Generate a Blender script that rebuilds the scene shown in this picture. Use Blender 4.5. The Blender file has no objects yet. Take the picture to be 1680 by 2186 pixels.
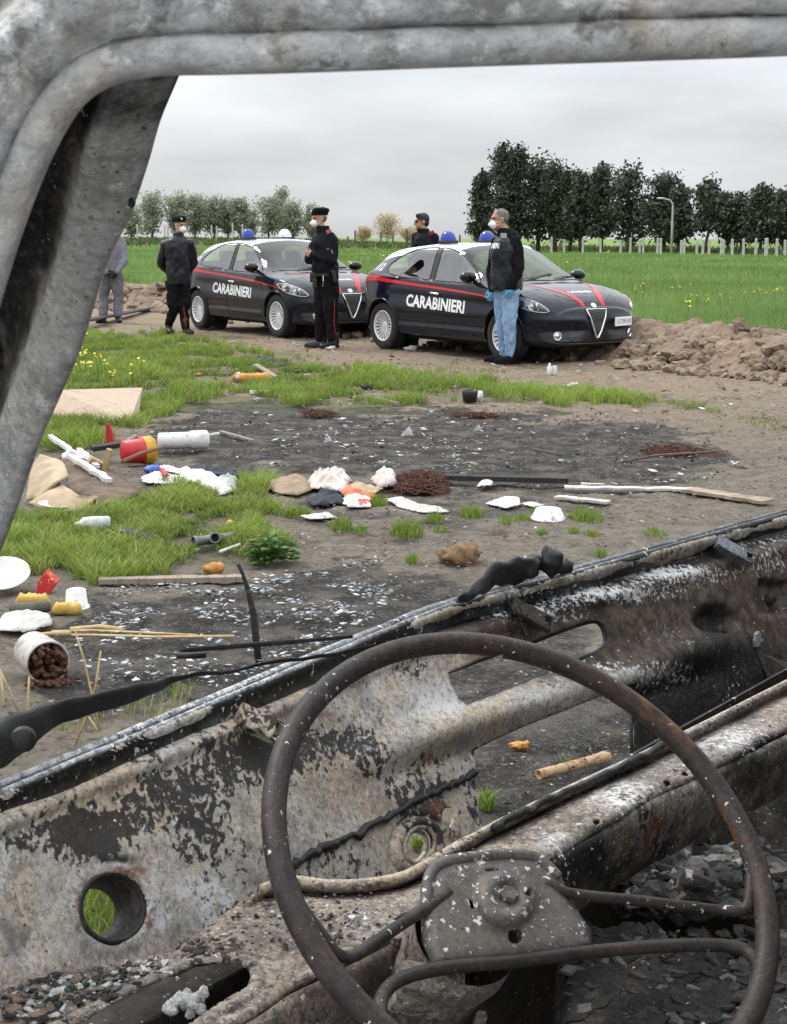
import bpy, bmesh, math, random
import numpy as np
from mathutils import Vector, Matrix, noise as mnoise
from mathutils.bvhtree import BVHTree
random.seed(7); RNG = np.random.default_rng(7)
R = math.radians
SC = bpy.context.scene
COL = SC.collection

# ------------------------------------------------------------------ camera
FPX, CX, CY = 3184.0, 840.0, 1093.0           # focal length and centre on a 1680 x 2186 picture
PITCH = math.atan2(586.0, FPX)
SP, CP = math.sin(PITCH), math.cos(PITCH)
EYE = Vector((0, 0, 1.45))
cam = bpy.data.cameras.new('camera'); camo = bpy.data.objects.new('camera', cam); COL.objects.link(camo)
camo.location = EYE; camo.rotation_euler = (math.pi/2 - PITCH, 0, 0)
cam.sensor_fit = 'VERTICAL'; cam.sensor_height = 36.0; cam.sensor_width = 36.0; cam.lens = FPX/2186*36
cam.clip_start = 0.05; cam.clip_end = 3000
cam.dof.use_dof = True; cam.dof.focus_distance = 6.5; cam.dof.aperture_fstop = 58
SC.camera = camo
SC.view_settings.view_transform = 'Standard'; SC.view_settings.look = 'None'
SC.view_settings.exposure = 0.5; SC.view_settings.gamma = 1.0
SC.render.engine = 'CYCLES'
SC.cycles.use_denoising = True
SC.cycles.max_bounces = 6; SC.cycles.transparent_max_bounces = 12
SC.cycles.caustics_reflective = False; SC.cycles.caustics_refractive = False

# ------------------------------------------------------------------ sky and sun
SUN_EL, SUN_AZ = R(50), R(-50)               # behind thin cloud, high on the left, ahead of the camera
W = bpy.data.worlds.new('World'); SC.world = W; W.use_nodes = True
nt = W.node_tree; nt.nodes.clear()
def nn(t, typ, **kw):
    n = t.nodes.new(typ)
    for k, v in kw.items(): setattr(n, k, v)
    return n
out = nn(nt, 'ShaderNodeOutputWorld'); bg = nn(nt, 'ShaderNodeBackground')
sky = nn(nt, 'ShaderNodeTexSky', sky_type='NISHITA', sun_disc=False)
sky.sun_elevation = SUN_EL; sky.sun_rotation = SUN_AZ
tc = nn(nt, 'ShaderNodeTexCoord'); sep = nn(nt, 'ShaderNodeSeparateXYZ')
nt.links.new(tc.outputs['Generated'], sep.inputs[0])
gr = nn(nt, 'ShaderNodeMapRange'); gr.inputs['From Min'].default_value = 0; gr.inputs['From Max'].default_value = 1
gr.inputs['To Min'].default_value = 0.52; gr.inputs['To Max'].default_value = 2.05     # an overcast sky: zenith about three times the horizon
nt.links.new(sep.outputs['Z'], gr.inputs['Value'])
mp = nn(nt, 'ShaderNodeMapping'); mp.inputs['Scale'].default_value = (1.6, 1.6, 7.0)
nt.links.new(tc.outputs['Generated'], mp.inputs[0])
cn = nn(nt, 'ShaderNodeTexNoise'); cn.inputs['Scale'].default_value = 3.4; cn.inputs['Detail'].default_value = 6; cn.inputs['Roughness'].default_value = 0.5
nt.links.new(mp.outputs[0], cn.inputs['Vector'])
cr = nn(nt, 'ShaderNodeMapRange'); cr.inputs['From Min'].default_value = 0.3; cr.inputs['From Max'].default_value = 0.7
cr.inputs['To Min'].default_value = 0.79; cr.inputs['To Max'].default_value = 1.10
nt.links.new(cn.outputs['Fac'], cr.inputs['Value'])
mul = nn(nt, 'ShaderNodeMath', operation='MULTIPLY')
nt.links.new(gr.outputs[0], mul.inputs[0]); nt.links.new(cr.outputs[0], mul.inputs[1])
tint = nn(nt, 'ShaderNodeMix', data_type='RGBA', blend_type='MULTIPLY'); tint.inputs['Factor'].default_value = 1
tint.inputs['A'].default_value = (0.975, 1.0, 1.03, 1)
nt.links.new(mul.outputs[0], tint.inputs['B'])
sm = nn(nt, 'ShaderNodeMix', data_type='RGBA', blend_type='MULTIPLY'); sm.inputs['Factor'].default_value = 1
sm.inputs['B'].default_value = (0.1, 0.1, 0.1, 1); nt.links.new(sky.outputs[0], sm.inputs['A'])
mx = nn(nt, 'ShaderNodeMix', data_type='RGBA'); mx.inputs['Factor'].default_value = 0.93
nt.links.new(sm.outputs['Result'], mx.inputs['A']); nt.links.new(tint.outputs['Result'], mx.inputs['B'])
nt.links.new(mx.outputs['Result'], bg.inputs['Color']); bg.inputs['Strength'].default_value = 1.0
nt.links.new(bg.outputs[0], out.inputs[0])
sl = bpy.data.lights.new('sun', 'SUN'); sl.energy = 1.3; sl.angle = R(14); sl.color = (1.0, 0.95, 0.88)
slo = bpy.data.objects.new('sun', sl); COL.objects.link(slo)
sd = Vector((math.sin(SUN_AZ)*math.cos(SUN_EL), math.cos(SUN_AZ)*math.cos(SUN_EL), math.sin(SUN_EL)))
slo.rotation_euler = sd.to_track_quat('Z', 'Y').to_euler(); slo.location = (-20, 20, 30)

# ------------------------------------------------------------------ pixels to places
def ray(px, py):
    x = (px-CX)/FPX; y = -(py-CY)/FPX
    return Vector((x, CP + y*SP, -SP + y*CP))
def at(px, py, Y):                            # the point seen at px,py whose distance ahead is Y
    r = ray(px, py); return EYE + r*(Y/r.y)
def gp(px, py, z=0.0):                        # the point seen at px,py at height z
    r = ray(px, py); return EYE + r*((z-EYE.z)/r.z)
def sstep(a, b, x):
    t = np.clip((np.asarray(x, float)-a)/(b-a), 0, 1); return t*t*(3-2*t)

# ------------------------------------------------------------------ objects
def tag(o, label=None, cat=None, group=None, kind=None):
    if label: o['label'] = label
    if cat: o['category'] = cat
    if group: o['group'] = group
    if kind: o['kind'] = kind
    return o
def empty(name, loc=(0, 0, 0), rz=0.0, **kw):
    o = bpy.data.objects.new(name, None); COL.objects.link(o); o.location = loc; o.rotation_euler = (0, 0, rz)
    o.empty_display_size = 0.2
    return tag(o, **kw)
def mats_of(me, m):
    for a in (m if isinstance(m, (list, tuple)) else [m]): me.materials.append(a)
def link(name, me, m=None, parent=None, smooth=False, loc=None, **kw):
    if m is not None: mats_of(me, m)
    if smooth: me.polygons.foreach_set('use_smooth', [True]*len(me.polygons))
    me.name = name
    o = bpy.data.objects.new(name, me); COL.objects.link(o)
    if parent is not None: o.parent = parent
    if loc is not None: o.location = loc
    return tag(o, **kw)
def copy_tree(o, parent=None):
    c = o.copy(); COL.objects.link(c)
    if parent is not None: c.parent = parent
    for ch in list(o.children): copy_tree(ch, c)
    return c

class MB:
    """Collects shapes into one mesh."""
    def __init__(s): s.v = []; s.f = []; s.m = []; s.mi = 0
    def add(s, vs, fs):
        b = len(s.v); s.v += [tuple(p) for p in vs]
        for f in fs: s.f.append(tuple(i+b for i in f)); s.m.append(s.mi)
        return s
    def box(s, c, d, rot=None, bev=0.0):
        x, y, z = (k/2 for k in d); M = rot if rot is not None else Matrix.Identity(3)
        if bev <= 0:
            vs = [Vector((a*x, b*y, e*z)) for e in (-1, 1) for b in (-1, 1) for a in (-1, 1)]
            fs = [(0, 2, 3, 1), (4, 5, 7, 6), (0, 1, 5, 4), (2, 6, 7, 3), (0, 4, 6, 2), (1, 3, 7, 5)]
        else:
            b_ = bmesh.new(); bmesh.ops.create_cube(b_, size=1.0)
            for v in b_.verts: v.co = Vector((v.co.x*d[0], v.co.y*d[1], v.co.z*d[2]))
            bmesh.ops.bevel(b_, geom=b_.edges[:], offset=bev, segments=2, affect='EDGES', profile=0.6)
            b_.verts.index_update(); vs = [v.co.copy() for v in b_.verts]; fs = [[v.index for v in f.verts] for f in b_.faces]; b_.free()
        return s.add([Vector(c) + M @ v for v in vs], fs)
    def tube(s, pts, r, n=10, closed=False, caps=True, flat=1.0, upv=None):
        pts = [Vector(p) for p in pts]; N = len(pts)
        rs = r if isinstance(r, (list, tuple, np.ndarray)) else [r]*N
        vs = []; prev = None
        for i, p in enumerate(pts):
            a = pts[(i-1) % N] if (closed or i > 0) else p; b = pts[(i+1) % N] if (closed or i < N-1) else p
            t = (b-a).normalized() if (b-a).length > 1e-9 else Vector((0, 0, 1))
            if prev is None:
                u = Vector(upv) if upv is not None else (Vector((0, 0, 1)) if abs(t.z) < 0.9 else Vector((1, 0, 0)))
            else: u = prev
            u = (u - t*u.dot(t)); u = u.normalized() if u.length > 1e-6 else t.orthogonal().normalized()
            prev = u; w = t.cross(u)
            for k in range(n):
                q = 2*math.pi*k/n; vs.append(p + u*(math.cos(q)*rs[i]*flat) + w*(math.sin(q)*rs[i]))
        fs = []
        for i in range(N if closed else N-1):
            j = (i+1) % N
            for k in range(n): fs.append((i*n+k, i*n+(k+1) % n, j*n+(k+1) % n, j*n+k))
        if not closed and caps:
            fs.append(tuple(range(n-1, -1, -1))); fs.append(tuple((N-1)*n+k for k in range(n)))
        return s.add(vs, fs)
    def lathe(s, prof, M=None, n=24, a0=0.0, a1=2*math.pi):
        """prof: (radius, height) along local Z; M is a 4x4 matrix."""
        M = M if M is not None else Matrix.Identity(4); full = abs(a1-a0-2*math.pi) < 1e-6; m = n if full else n+1
        vs = [M @ Vector((r*math.cos(a0+(a1-a0)*k/n), r*math.sin(a0+(a1-a0)*k/n), z)) for r, z in prof for k in range(m)]
        fs = []
        for i in range(len(prof)-1):
            for k in range(n):
                k2 = (k+1) % m; fs.append((i*m+k, i*m+k2, (i+1)*m+k2, (i+1)*m+k))
        return s.add(vs, fs)
    def sphere(s, c, r, M=None, n=12, k=8, jit=0.0):
        c = Vector(c); r3 = r if isinstance(r, (tuple, list, Vector)) else (r, r, r); M = M if M is not None else Matrix.Identity(3)
        vs = [];
        for i in range(k+1):
            th = math.pi*i/k
            for j in range(n):
                ph = 2*math.pi*j/n
                d = Vector((math.sin(th)*math.cos(ph), math.sin(th)*math.sin(ph), math.cos(th)))
                q = 1.0 + (jit*(.55*mnoise.noise(d*1.7 + c*7) + (.30*mnoise.noise(d*4.3 + c*9) + .20*mnoise.noise(d*9.1 + c*5) if n > 10 else .35*mnoise.noise(d*3.1+c*3))) if jit else 0)
                vs.append(c + M @ Vector((d.x*r3[0]*q, d.y*r3[1]*q, d.z*r3[2]*q)))
        fs = [(i*n+j, (i+1)*n+j, (i+1)*n+(j+1) % n, i*n+(j+1) % n) for i in range(k) for j in range(n)]
        return s.add(vs, fs)
    def prism(s, poly, d):
        """poly: list of 3D points (a planar outline), d: extrusion vector."""
        n = len(poly); P = [Vector(p) for p in poly]; d = Vector(d)
        return s.add(P + [p+d for p in P], [tuple(range(n-1, -1, -1)), tuple(range(n, 2*n))] + [(i, (i+1) % n, n+(i+1) % n, n+i) for i in range(n)])
    def mesh(s, name='m', clean=True):
        me = bpy.data.meshes.new(name); me.from_pydata(s.v, [], s.f)
        if any(s.m): me.polygons.foreach_set('material_index', s.m)
        if clean:
            b = bmesh.new(); b.from_mesh(me); bmesh.ops.remove_doubles(b, verts=b.verts, dist=1e-5)
            bmesh.ops.recalc_face_normals(b, faces=b.faces); b.to_mesh(me); b.free()
        me.validate(); me.update(); return me
    def build(s, name, m, parent=None, smooth=False, clean=True, loc=None, **kw):
        me = s.mesh(name, clean)
        if loc is not None: me.transform(Matrix.Translation(-Vector(loc)))
        return link(name, me, m, parent, smooth, loc=loc, **kw)

def np_mesh(name, V, quads=None, tris=None, attrs=None, midx=None):
    """A mesh straight from arrays: V (n,3), quads (a,4), tris (b,3); attrs: {name: per-vertex float}."""
    me = bpy.data.meshes.new(name)
    q = np.zeros((0, 4), int) if quads is None else np.asarray(quads, int); t = np.zeros((0, 3), int) if tris is None else np.asarray(tris, int)
    loops = np.concatenate([q.ravel(), t.ravel()]).astype(np.int32)
    starts = np.concatenate([np.arange(len(q))*4, len(q)*4 + np.arange(len(t))*3]).astype(np.int32)
    me.vertices.add(len(V)); me.vertices.foreach_set('co', np.asarray(V, np.float32).ravel())
    me.loops.add(len(loops)); me.loops.foreach_set('vertex_index', loops)
    me.polygons.add(len(starts)); me.polygons.foreach_set('loop_start', starts)
    if midx is not None: me.polygons.foreach_set('material_index', np.asarray(midx, np.int32))
    for k, a in (attrs or {}).items():
        at_ = me.attributes.new(k, 'FLOAT', 'POINT'); at_.data.foreach_set('value', np.asarray(a, np.float32))
    me.update(calc_edges=True); me.validate(); return me

# ------------------------------------------------------------------ polygons filled with a fine grid
def poly_sd(P, poly):
    """Signed distance (negative inside) of points P (n,2) to a polygon, and the nearest outline points."""
    A = np.asarray(poly, float); B = np.roll(A, -1, 0); best = np.full(len(P), 1e18); near = np.zeros((len(P), 2)); ins = np.zeros(len(P), bool)
    for a, b in zip(A, B):
        ab = b-a; L = max(ab@ab, 1e-12); t = np.clip(((P-a)@ab)/L, 0, 1); q = a + t[:, None]*ab; d = ((P-q)**2).sum(1)
        m = d < best; best[m] = d[m]; near[m] = q[m]
        c = (a[1] > P[:, 1]) != (b[1] > P[:, 1])
        if c.any():
            xs = (b[0]-a[0])*(P[:, 1]-a[1])/(b[1]-a[1] if abs(b[1]-a[1]) > 1e-12 else 1e-12)+a[0]; ins ^= c & (P[:, 0] < xs)
    d = np.sqrt(best); return np.where(ins, -d, d), near
def grid_fill(outer, holes, step, inside=None):
    """Quads of a grid kept inside OUTER and outside HOLES, the border vertices drawn onto the outlines: (points (n,2), quads)."""
    A = np.asarray(outer, float); x0, y0 = A.min(0)-step; x1, y1 = A.max(0)+step
    xs = np.arange(x0, x1+step, step); ys = np.arange(y0, y1+step, step); nx, ny = len(xs), len(ys)
    P = np.stack(np.meshgrid(xs, ys, indexing='xy'), -1).reshape(-1, 2)
    sd, nr = poly_sd(P, outer)
    for h in holes:
        d, n2 = poly_sd(P, h); d = -d; m = d > sd; sd[m] = d[m]; nr[m] = n2[m]
    snap = np.abs(sd) < 0.62*step; P[snap] = nr[snap]; sd[snap] = 0
    i = (np.arange(ny-1)[:, None]*nx + np.arange(nx-1)[None]).ravel(); Q = np.stack([i, i+1, i+nx+1, i+nx], 1)
    Q = Q[(sd[Q] <= 1e-9).all(1) & (sd[Q] < -1e-9).any(1)]
    u, inv = np.unique(Q, return_inverse=True); return P[u], inv.reshape(-1, 4)
def spline(pts, n=8, closed=False):
    """Catmull-Rom through points of any dimension."""
    P = [np.asarray(p, float) for p in pts]; N = len(P); o = []
    for i in range(N if closed else N-1):
        p0 = P[(i-1) % N] if (closed or i > 0) else 2*P[0]-P[1]; p1 = P[i]; p2 = P[(i+1) % N]; p3 = P[(i+2) % N] if (closed or i < N-2) else 2*P[-1]-P[-2]
        for k in range(n):
            t = k/n; o.append(0.5*((2*p1)+(-p0+p2)*t+(2*p0-5*p1+4*p2-p3)*t*t+(-p0+3*p1-3*p2+p3)*t**3))
    if not closed: o.append(P[-1])
    return o
def fnoise(P, scale, octaves=4, seed=0.0):
    """Fractal noise at points (n,3) or (n,2)."""
    o = np.empty(len(P)); off = Vector((seed*13.1, seed*7.7, seed*3.3))
    for i, p in enumerate(P):
        v = Vector((p[0], p[1], p[2] if len(p) > 2 else 0.0))*scale + off
        o[i] = mnoise.fractal(v, 1.0, 2.0, octaves)
    return o

# ------------------------------------------------------------------ materials
def new_mat(name):
    m = bpy.data.materials.new(name); m.use_nodes = True; t = m.node_tree; b = t.nodes['Principled BSDF']; return m, t, b
def c4(c): return (c[0], c[1], c[2], 1.0)
def noise_node(t, scale, detail=5, rough=0.55, dist=0.0, vec=None, stretch=None):
    if vec is None:
        tc_ = nn(t, 'ShaderNodeTexCoord'); vec = tc_.outputs['Object']
    if stretch is not None:
        mp_ = nn(t, 'ShaderNodeMapping'); mp_.inputs['Scale'].default_value = stretch; t.links.new(vec, mp_.inputs[0]); vec = mp_.outputs[0]
    n = nn(t, 'ShaderNodeTexNoise'); n.inputs['Scale'].default_value = scale; n.inputs['Detail'].default_value = detail
    n.inputs['Roughness'].default_value = rough; n.inputs['Distortion'].default_value = dist
    t.links.new(vec, n.inputs['Vector']); return n.outputs['Fac']
def rng_node(t, src, a, b, lo=0.0, hi=1.0, smooth=True):
    n = nn(t, 'ShaderNodeMapRange'); n.interpolation_type = 'SMOOTHSTEP' if smooth else 'LINEAR'
    n.inputs['From Min'].default_value = a; n.inputs['From Max'].default_value = b; n.inputs['To Min'].default_value = lo; n.inputs['To Max'].default_value = hi
    t.links.new(src, n.inputs['Value']); return n.outputs[0]
def math_node(t, op, a, b):
    n = nn(t, 'ShaderNodeMath', operation=op)
    for i, s in enumerate((a, b)):
        if isinstance(s, (int, float)): n.inputs[i].default_value = s
        else: t.links.new(s, n.inputs[i])
    return n.outputs[0]
def mix_node(t, fac, a, b, blend='MIX'):
    n = nn(t, 'ShaderNodeMix', data_type='RGBA', blend_type=blend)
    for k, s in (('Factor', fac), ('A', a), ('B', b)):
        if isinstance(s, (int, float)): n.inputs[k].default_value = s
        elif isinstance(s, tuple): n.inputs[k].default_value = c4(s)
        else: t.links.new(s, n.inputs[k])
    return n.outputs['Result']
def attr_node(t, name):
    n = nn(t, 'ShaderNodeAttribute'); n.attribute_name = name; return n.outputs['Fac']
def bump_node(t, b, h, strength=0.5, dist=0.01):
    n = nn(t, 'ShaderNodeBump'); n.inputs['Strength'].default_value = strength; n.inputs['Distance'].default_value = dist
    t.links.new(h, n.inputs['Height']); t.links.new(n.outputs[0], b.inputs['Normal'])
def mat(name, col, rough=0.6, metal=0.0, var=0.25, scale=8.0, spec=None, bump=0.0, bscale=40.0, col2=None, coat=0.0):
    """A plain surface with a little variation of tone and an optional fine relief."""
    m, t, b = new_mat(name)
    c2 = col2 if col2 is not None else tuple(max(0, c*(1-var)) for c in col)
    f = rng_node(t, noise_node(t, scale), 0.35, 0.65)
    t.links.new(mix_node(t, f, col, c2), b.inputs['Base Color'])
    b.inputs['Roughness'].default_value = rough; b.inputs['Metallic'].default_value = metal
    if spec is not None: b.inputs['Specular IOR Level'].default_value = spec
    if coat: b.inputs['Coat Weight'].default_value = coat; b.inputs['Coat Roughness'].default_value = 0.03
    if bump: bump_node(t, b, noise_node(t, bscale), bump, 0.01)
    return m
def layered(name, base, layers, rough=0.75, bump=0.4, bdist=0.004, bscale=60.0, metal=0.0, pre=None):
    """BASE tone with patches on it. Each layer: (colour, scale, threshold, softness, detail, attribute or None, weight)."""
    m, t, b = new_mat(name); col = base; hs = []
    for L in layers:
        c, sc, th, so, de = L[:5]; an = L[5] if len(L) > 5 else None; w = L[6] if len(L) > 6 else 1.0
        n = noise_node(t, sc, de, 0.6, L[7] if len(L) > 7 else 0.0, stretch=L[8] if len(L) > 8 else None)
        if an: n = math_node(t, 'ADD', n, math_node(t, 'MULTIPLY', attr_node(t, an), w))
        f = rng_node(t, n, th, th+so); hs.append(f)
        col = mix_node(t, f, col, c)
    if isinstance(col, tuple): b.inputs['Base Color'].default_value = c4(col)
    else: t.links.new(col, b.inputs['Base Color'])
    b.inputs['Roughness'].default_value = rough; b.inputs['Metallic'].default_value = metal
    if bump:
        h = noise_node(t, bscale, 6, 0.65)
        for f in hs[:3]: h = math_node(t, 'ADD', h, math_node(t, 'MULTIPLY', f, 0.35))
        bump_node(t, b, h, bump, bdist)
    return m

# ------------------------------------------------------------------ ground
def terrain(x, y):
    return 0.95*sstep(70, 230, y)*sstep(12, -25, x)
def project(P):
    P = np.asarray(P, float); x = P[:, 0]; y = P[:, 1]; z = P[:, 2]-EYE.z
    f = y*CP - z*SP; u = y*SP + z*CP; return np.stack([CX+FPX*x/f, CY-FPX*u/f], 1)
SOOT_FAR = [(300,905),(420,880),(560,872),(700,880),(900,872),(1080,872),(1250,885),(1400,905),(1540,950),(1590,1000),(1500,1030),(1250,1048),(1000,1030),(860,1020),(640,1005),(520,1000),(430,985),(330,965)]
SOOT_NEAR = [(180,1250),(500,1228),(800,1195),(1020,1260),(1200,1330),(1400,1560),(1400,1720),(1000,1760),(900,1500),(700,1400),(500,1480),(200,1560),(20,1520),(120,1350)]
SOOT_MID = [(600,1060),(900,1050),(1200,1040),(1420,1050),(1300,1120),(950,1160),(700,1140)]
BAND = [(100,745),(200,702),(330,700),(440,722),(560,748),(700,768),(830,780),(900,792),(1010,800),(1120,812),(1300,838),(1420,858),(1560,868),(1560,884),(1440,876),(1300,868),(1150,868),(1000,862),(860,868),(700,874),(560,864),(480,853),(400,882),(330,892),(300,930),(200,960),(60,960)]
LOWER = [(-40,1080),(40,1085),(130,1112),(230,1092),(300,1045),(390,1022),(440,1045),(500,1062),(512,1018),(600,1008),(640,1020),(560,1052),(600,1085),(655,1100),(560,1115),(645,1150),(600,1200),(520,1205),(430,1212),(330,1232),(200,1252),(100,1228),(-60,1222)]
HOLE_LEFT = [(120,1850),(370,1850),(380,2060),(100,2060)]
FIELD = [(-400,596),(200,600),(300,606),(430,618),(800,655),(1100,690),(1340,722),(1500,738),(1700,752),(2300,800),(2600,560),(1700,552),(1150,538),(1000,524),(700,518),(200,518),(-400,518)]
RUST = [[(845,1012),(950,1012),(960,1050),(900,1060),(840,1050)],[(1380,950),(1480,952),(1560,975),(1440,978),(1375,972)],[(640,878),(720,880),(720,890),(640,890)],[(950,882),(1060,885),(1120,900),(1000,898)],[(640,1000),(700,1003),(690,1012),(630,1008)]]
nr_, nc_ = 560, 330
ys_ = np.concatenate([np.geomspace(0.9, 30, 430), np.geomspace(30, 1500, 131)[1:]])
us_ = np.concatenate([np.linspace(-14, -1.25, 14), np.linspace(-1.2, 1.2, 300), np.linspace(1.25, 14, 14)])
YY, UU = np.meshgrid(ys_, us_, indexing='ij'); XX = UU*(0.30*YY+0.75)
V = np.stack([XX.ravel(), YY.ravel(), terrain(XX.ravel(), YY.ravel())], 1)
dst = V[:, 1]; near = dst < 40
n1 = np.zeros(len(V)); n2 = np.zeros(len(V)); n3 = np.zeros(len(V))
idx = np.where(near)[0]
n1[idx] = fnoise(V[idx, :2], 0.9, 3, 1); n2[idx] = fnoise(V[idx, :2], 5.0, 4, 2); n3[idx] = fnoise(V[idx, :2], 22.0, 2, 3)
V[:, 2] += (n1*0.022 + n2*0.012 + n3*0.007)*np.clip((40-dst)/15, 0, 1) - 0.012
px = project(V); pxs = np.where(np.isfinite(px), px, -1e4)
def mask(poly, soft, amp):
    sd, _ = poly_sd(pxs, poly); return sstep(soft, -soft, sd + amp*(n1*0.9 + n2*0.8))
soot = np.maximum(np.maximum(mask(SOOT_FAR, 24, 40), 0.95*mask(SOOT_NEAR, 40, 60)), 0.60*mask(SOOT_MID, 30, 60))
grassy = np.maximum(mask(BAND, 14, 40), np.maximum(mask(LOWER, 20, 30), mask(HOLE_LEFT, 30, 20)))
field = mask(FIELD, 4, 3); field[dst > 45] = np.maximum(field, (pxs[:, 1] < 600)*1.0)[dst > 45]
rust = np.max([mask(p, 9, 14) for p in RUST], 0)
neard = sstep(15.5, 9.5, dst + 1.2*n1)
nrw, ncl = YY.shape
i_ = (np.arange(nrw-1)[:, None]*ncl + np.arange(ncl-1)[None]).ravel(); Q = np.stack([i_, i_+1, i_+ncl+1, i_+ncl], 1)
def ground_mat():
    m, t, b = new_mat('earth')
    f1 = rng_node(t, noise_node(t, 1.3, 6), 0.3, 0.7); f2 = rng_node(t, noise_node(t, 9, 6, 0.65), 0.35, 0.65); f3 = noise_node(t, 55, 4, 0.7)
    dry = mix_node(t, f2, mix_node(t, f1, (0.30, 0.232, 0.162), (0.235, 0.18, 0.127)), (0.35, 0.28, 0.205))
    grey = mix_node(t, f2, mix_node(t, f1, (0.215, 0.184, 0.148), (0.150, 0.131, 0.108)), (0.275, 0.24, 0.195))
    col = mix_node(t, attr_node(t, 'near'), dry, grey)
    spk = rng_node(t, f3, 0.58, 0.63); col = mix_node(t, math_node(t, 'MULTIPLY', spk, 0.75), col, (0.36, 0.33, 0.28))
    drk = rng_node(t, noise_node(t, 30, 6, 0.72), 0.54, 0.62); col = mix_node(t, math_node(t, 'MULTIPLY', drk, 0.65), col, (0.055, 0.047, 0.038))
    s = math_node(t, 'ADD', attr_node(t, 'soot'), math_node(t, 'MULTIPLY', math_node(t, 'SUBTRACT', noise_node(t, 3.2, 8, 0.7), 0.5), 1.2))
    sf = rng_node(t, s, 0.30, 0.75)
    sc_ = mix_node(t, rng_node(t, noise_node(t, 4.5, 7, 0.7), 0.42, 0.62), (0.047, 0.044, 0.040), (0.145, 0.132, 0.115))
    ash = rng_node(t, noise_node(t, 62, 5, 0.78), 0.56, 0.62); sc_ = mix_node(t, math_node(t, 'MULTIPLY', ash, 0.85), sc_, (0.27, 0.265, 0.26))
    ash2 = rng_node(t, noise_node(t, 2.1, 6, 0.7, stretch=(1, 2.2, 1)), 0.58, 0.72); sc_ = mix_node(t, math_node(t, 'MULTIPLY', ash2, 0.7), sc_, (0.215, 0.205, 0.19))
    col = mix_node(t, sf, col, sc_)
    gr_ = mix_node(t, f2, (0.075, 0.11, 0.028), (0.11, 0.12, 0.045))
    col = mix_node(t, math_node(t, 'MULTIPLY', rng_node(t, math_node(t, 'ADD', attr_node(t, 'grassy'), math_node(t, 'MULTIPLY', math_node(t, 'SUBTRACT', f3, 0.5), 0.9)), 0.35, 0.7), 0.42), col, gr_)
    col = mix_node(t, rng_node(t, math_node(t, 'ADD', attr_node(t, 'rust'), math_node(t, 'MULTIPLY', math_node(t, 'SUBTRACT', f3, 0.5), 1.6)), 0.5, 0.9), col, (0.07, 0.038, 0.027))
    fcol = mix_node(t, rng_node(t, noise_node(t, 0.35, 5), 0.35, 0.65), (0.13, 0.20, 0.055), (0.18, 0.25, 0.085))
    col = mix_node(t, attr_node(t, 'field'), col, fcol)
    t.links.new(col, b.inputs['Base Color']); b.inputs['Roughness'].default_value = 0.95; b.inputs['Specular IOR Level'].default_value = 0.2
    h = math_node(t, 'ADD', noise_node(t, 28, 8, 0.7), math_node(t, 'MULTIPLY', noise_node(t, 130, 4, 0.7), 0.4)); bump_node(t, b, h, 0.95, 0.05)
    return m
gm = np_mesh('ground', V, Q, None, dict(soot=soot, grassy=grassy, field=field, rust=rust, near=neard))
link('ground', gm, ground_mat(), smooth=True, kind='structure', label='bare brown earth blackened by fire with tufts of grass')

# ------------------------------------------------------------------ grass
def foliage_mat(name, a, b_, rough=0.6, trans=0.25, tip=None):
    m, t, b = new_mat(name)
    col = mix_node(t, attr_node(t, 'tint'), a, b_)
    if tip: col = mix_node(t, attr_node(t, 'dry'), col, tip)
    t.links.new(col, b.inputs['Base Color']); b.inputs['Roughness'].default_value = rough; b.inputs['Specular IOR Level'].default_value = 0.25
    if trans:
        tr = nn(t, 'ShaderNodeBsdfTranslucent'); t.links.new(col, tr.inputs['Color']); ms = nn(t, 'ShaderNodeMixShader'); ms.inputs[0].default_value = trans
        t.links.new(b.outputs[0], ms.inputs[1]); t.links.new(tr.outputs[0], ms.inputs[2]); t.links.new(ms.outputs[0], t.nodes['Material Output'].inputs[0])
    return m
GRASS = foliage_mat('grass_blade', (0.085, 0.145, 0.020), (0.26, 0.37, 0.062), tip=(0.42, 0.35, 0.17))
WHEAT = foliage_mat('wheat_blade', (0.12, 0.215, 0.055), (0.25, 0.36, 0.115), tip=(0.34, 0.36, 0.16))
SCRUB = foliage_mat('scrub_leaf', (0.045, 0.085, 0.022), (0.10, 0.14, 0.05), tip=(0.2, 0.17, 0.1))
def blades(P, h, w, lean=0.5, tint=None, dry=0.06):
    n = len(P); P = np.asarray(P, float); h = np.broadcast_to(h, n); w = np.broadcast_to(w, n)
    a = RNG.uniform(0, 2*np.pi, n); s = np.stack([np.cos(a), np.sin(a), np.zeros(n)], 1); b = RNG.uniform(0, 2*np.pi, n)
    L = np.stack([np.cos(b), np.sin(b), np.zeros(n)], 1)*(RNG.uniform(0.1, 1, n)*lean*h)[:, None]; up = np.zeros((n, 3)); up[:, 2] = h
    Vb = np.empty((n, 5, 3)); Vb[:, 0] = P - s*(w/2)[:, None]; Vb[:, 1] = P + s*(w/2)[:, None]
    mid = P + up*0.55 + L*0.33; Vb[:, 2] = mid - s*(w*0.38)[:, None]; Vb[:, 3] = mid + s*(w*0.38)[:, None]; Vb[:, 4] = P + up*0.97 + L
    k = np.arange(n)*5; q = np.stack([k, k+1, k+3, k+2], 1); tr = np.stack([k+2, k+3, k+4], 1)
    ti = RNG.uniform(0, 1, n) if tint is None else np.clip(tint + RNG.normal(0, 0.22, n), 0, 1)
    return Vb.reshape(-1, 3), q, tr, np.repeat(ti, 5), np.repeat((RNG.uniform(0, 1, n) < dry)*1.0, 5)
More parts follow.
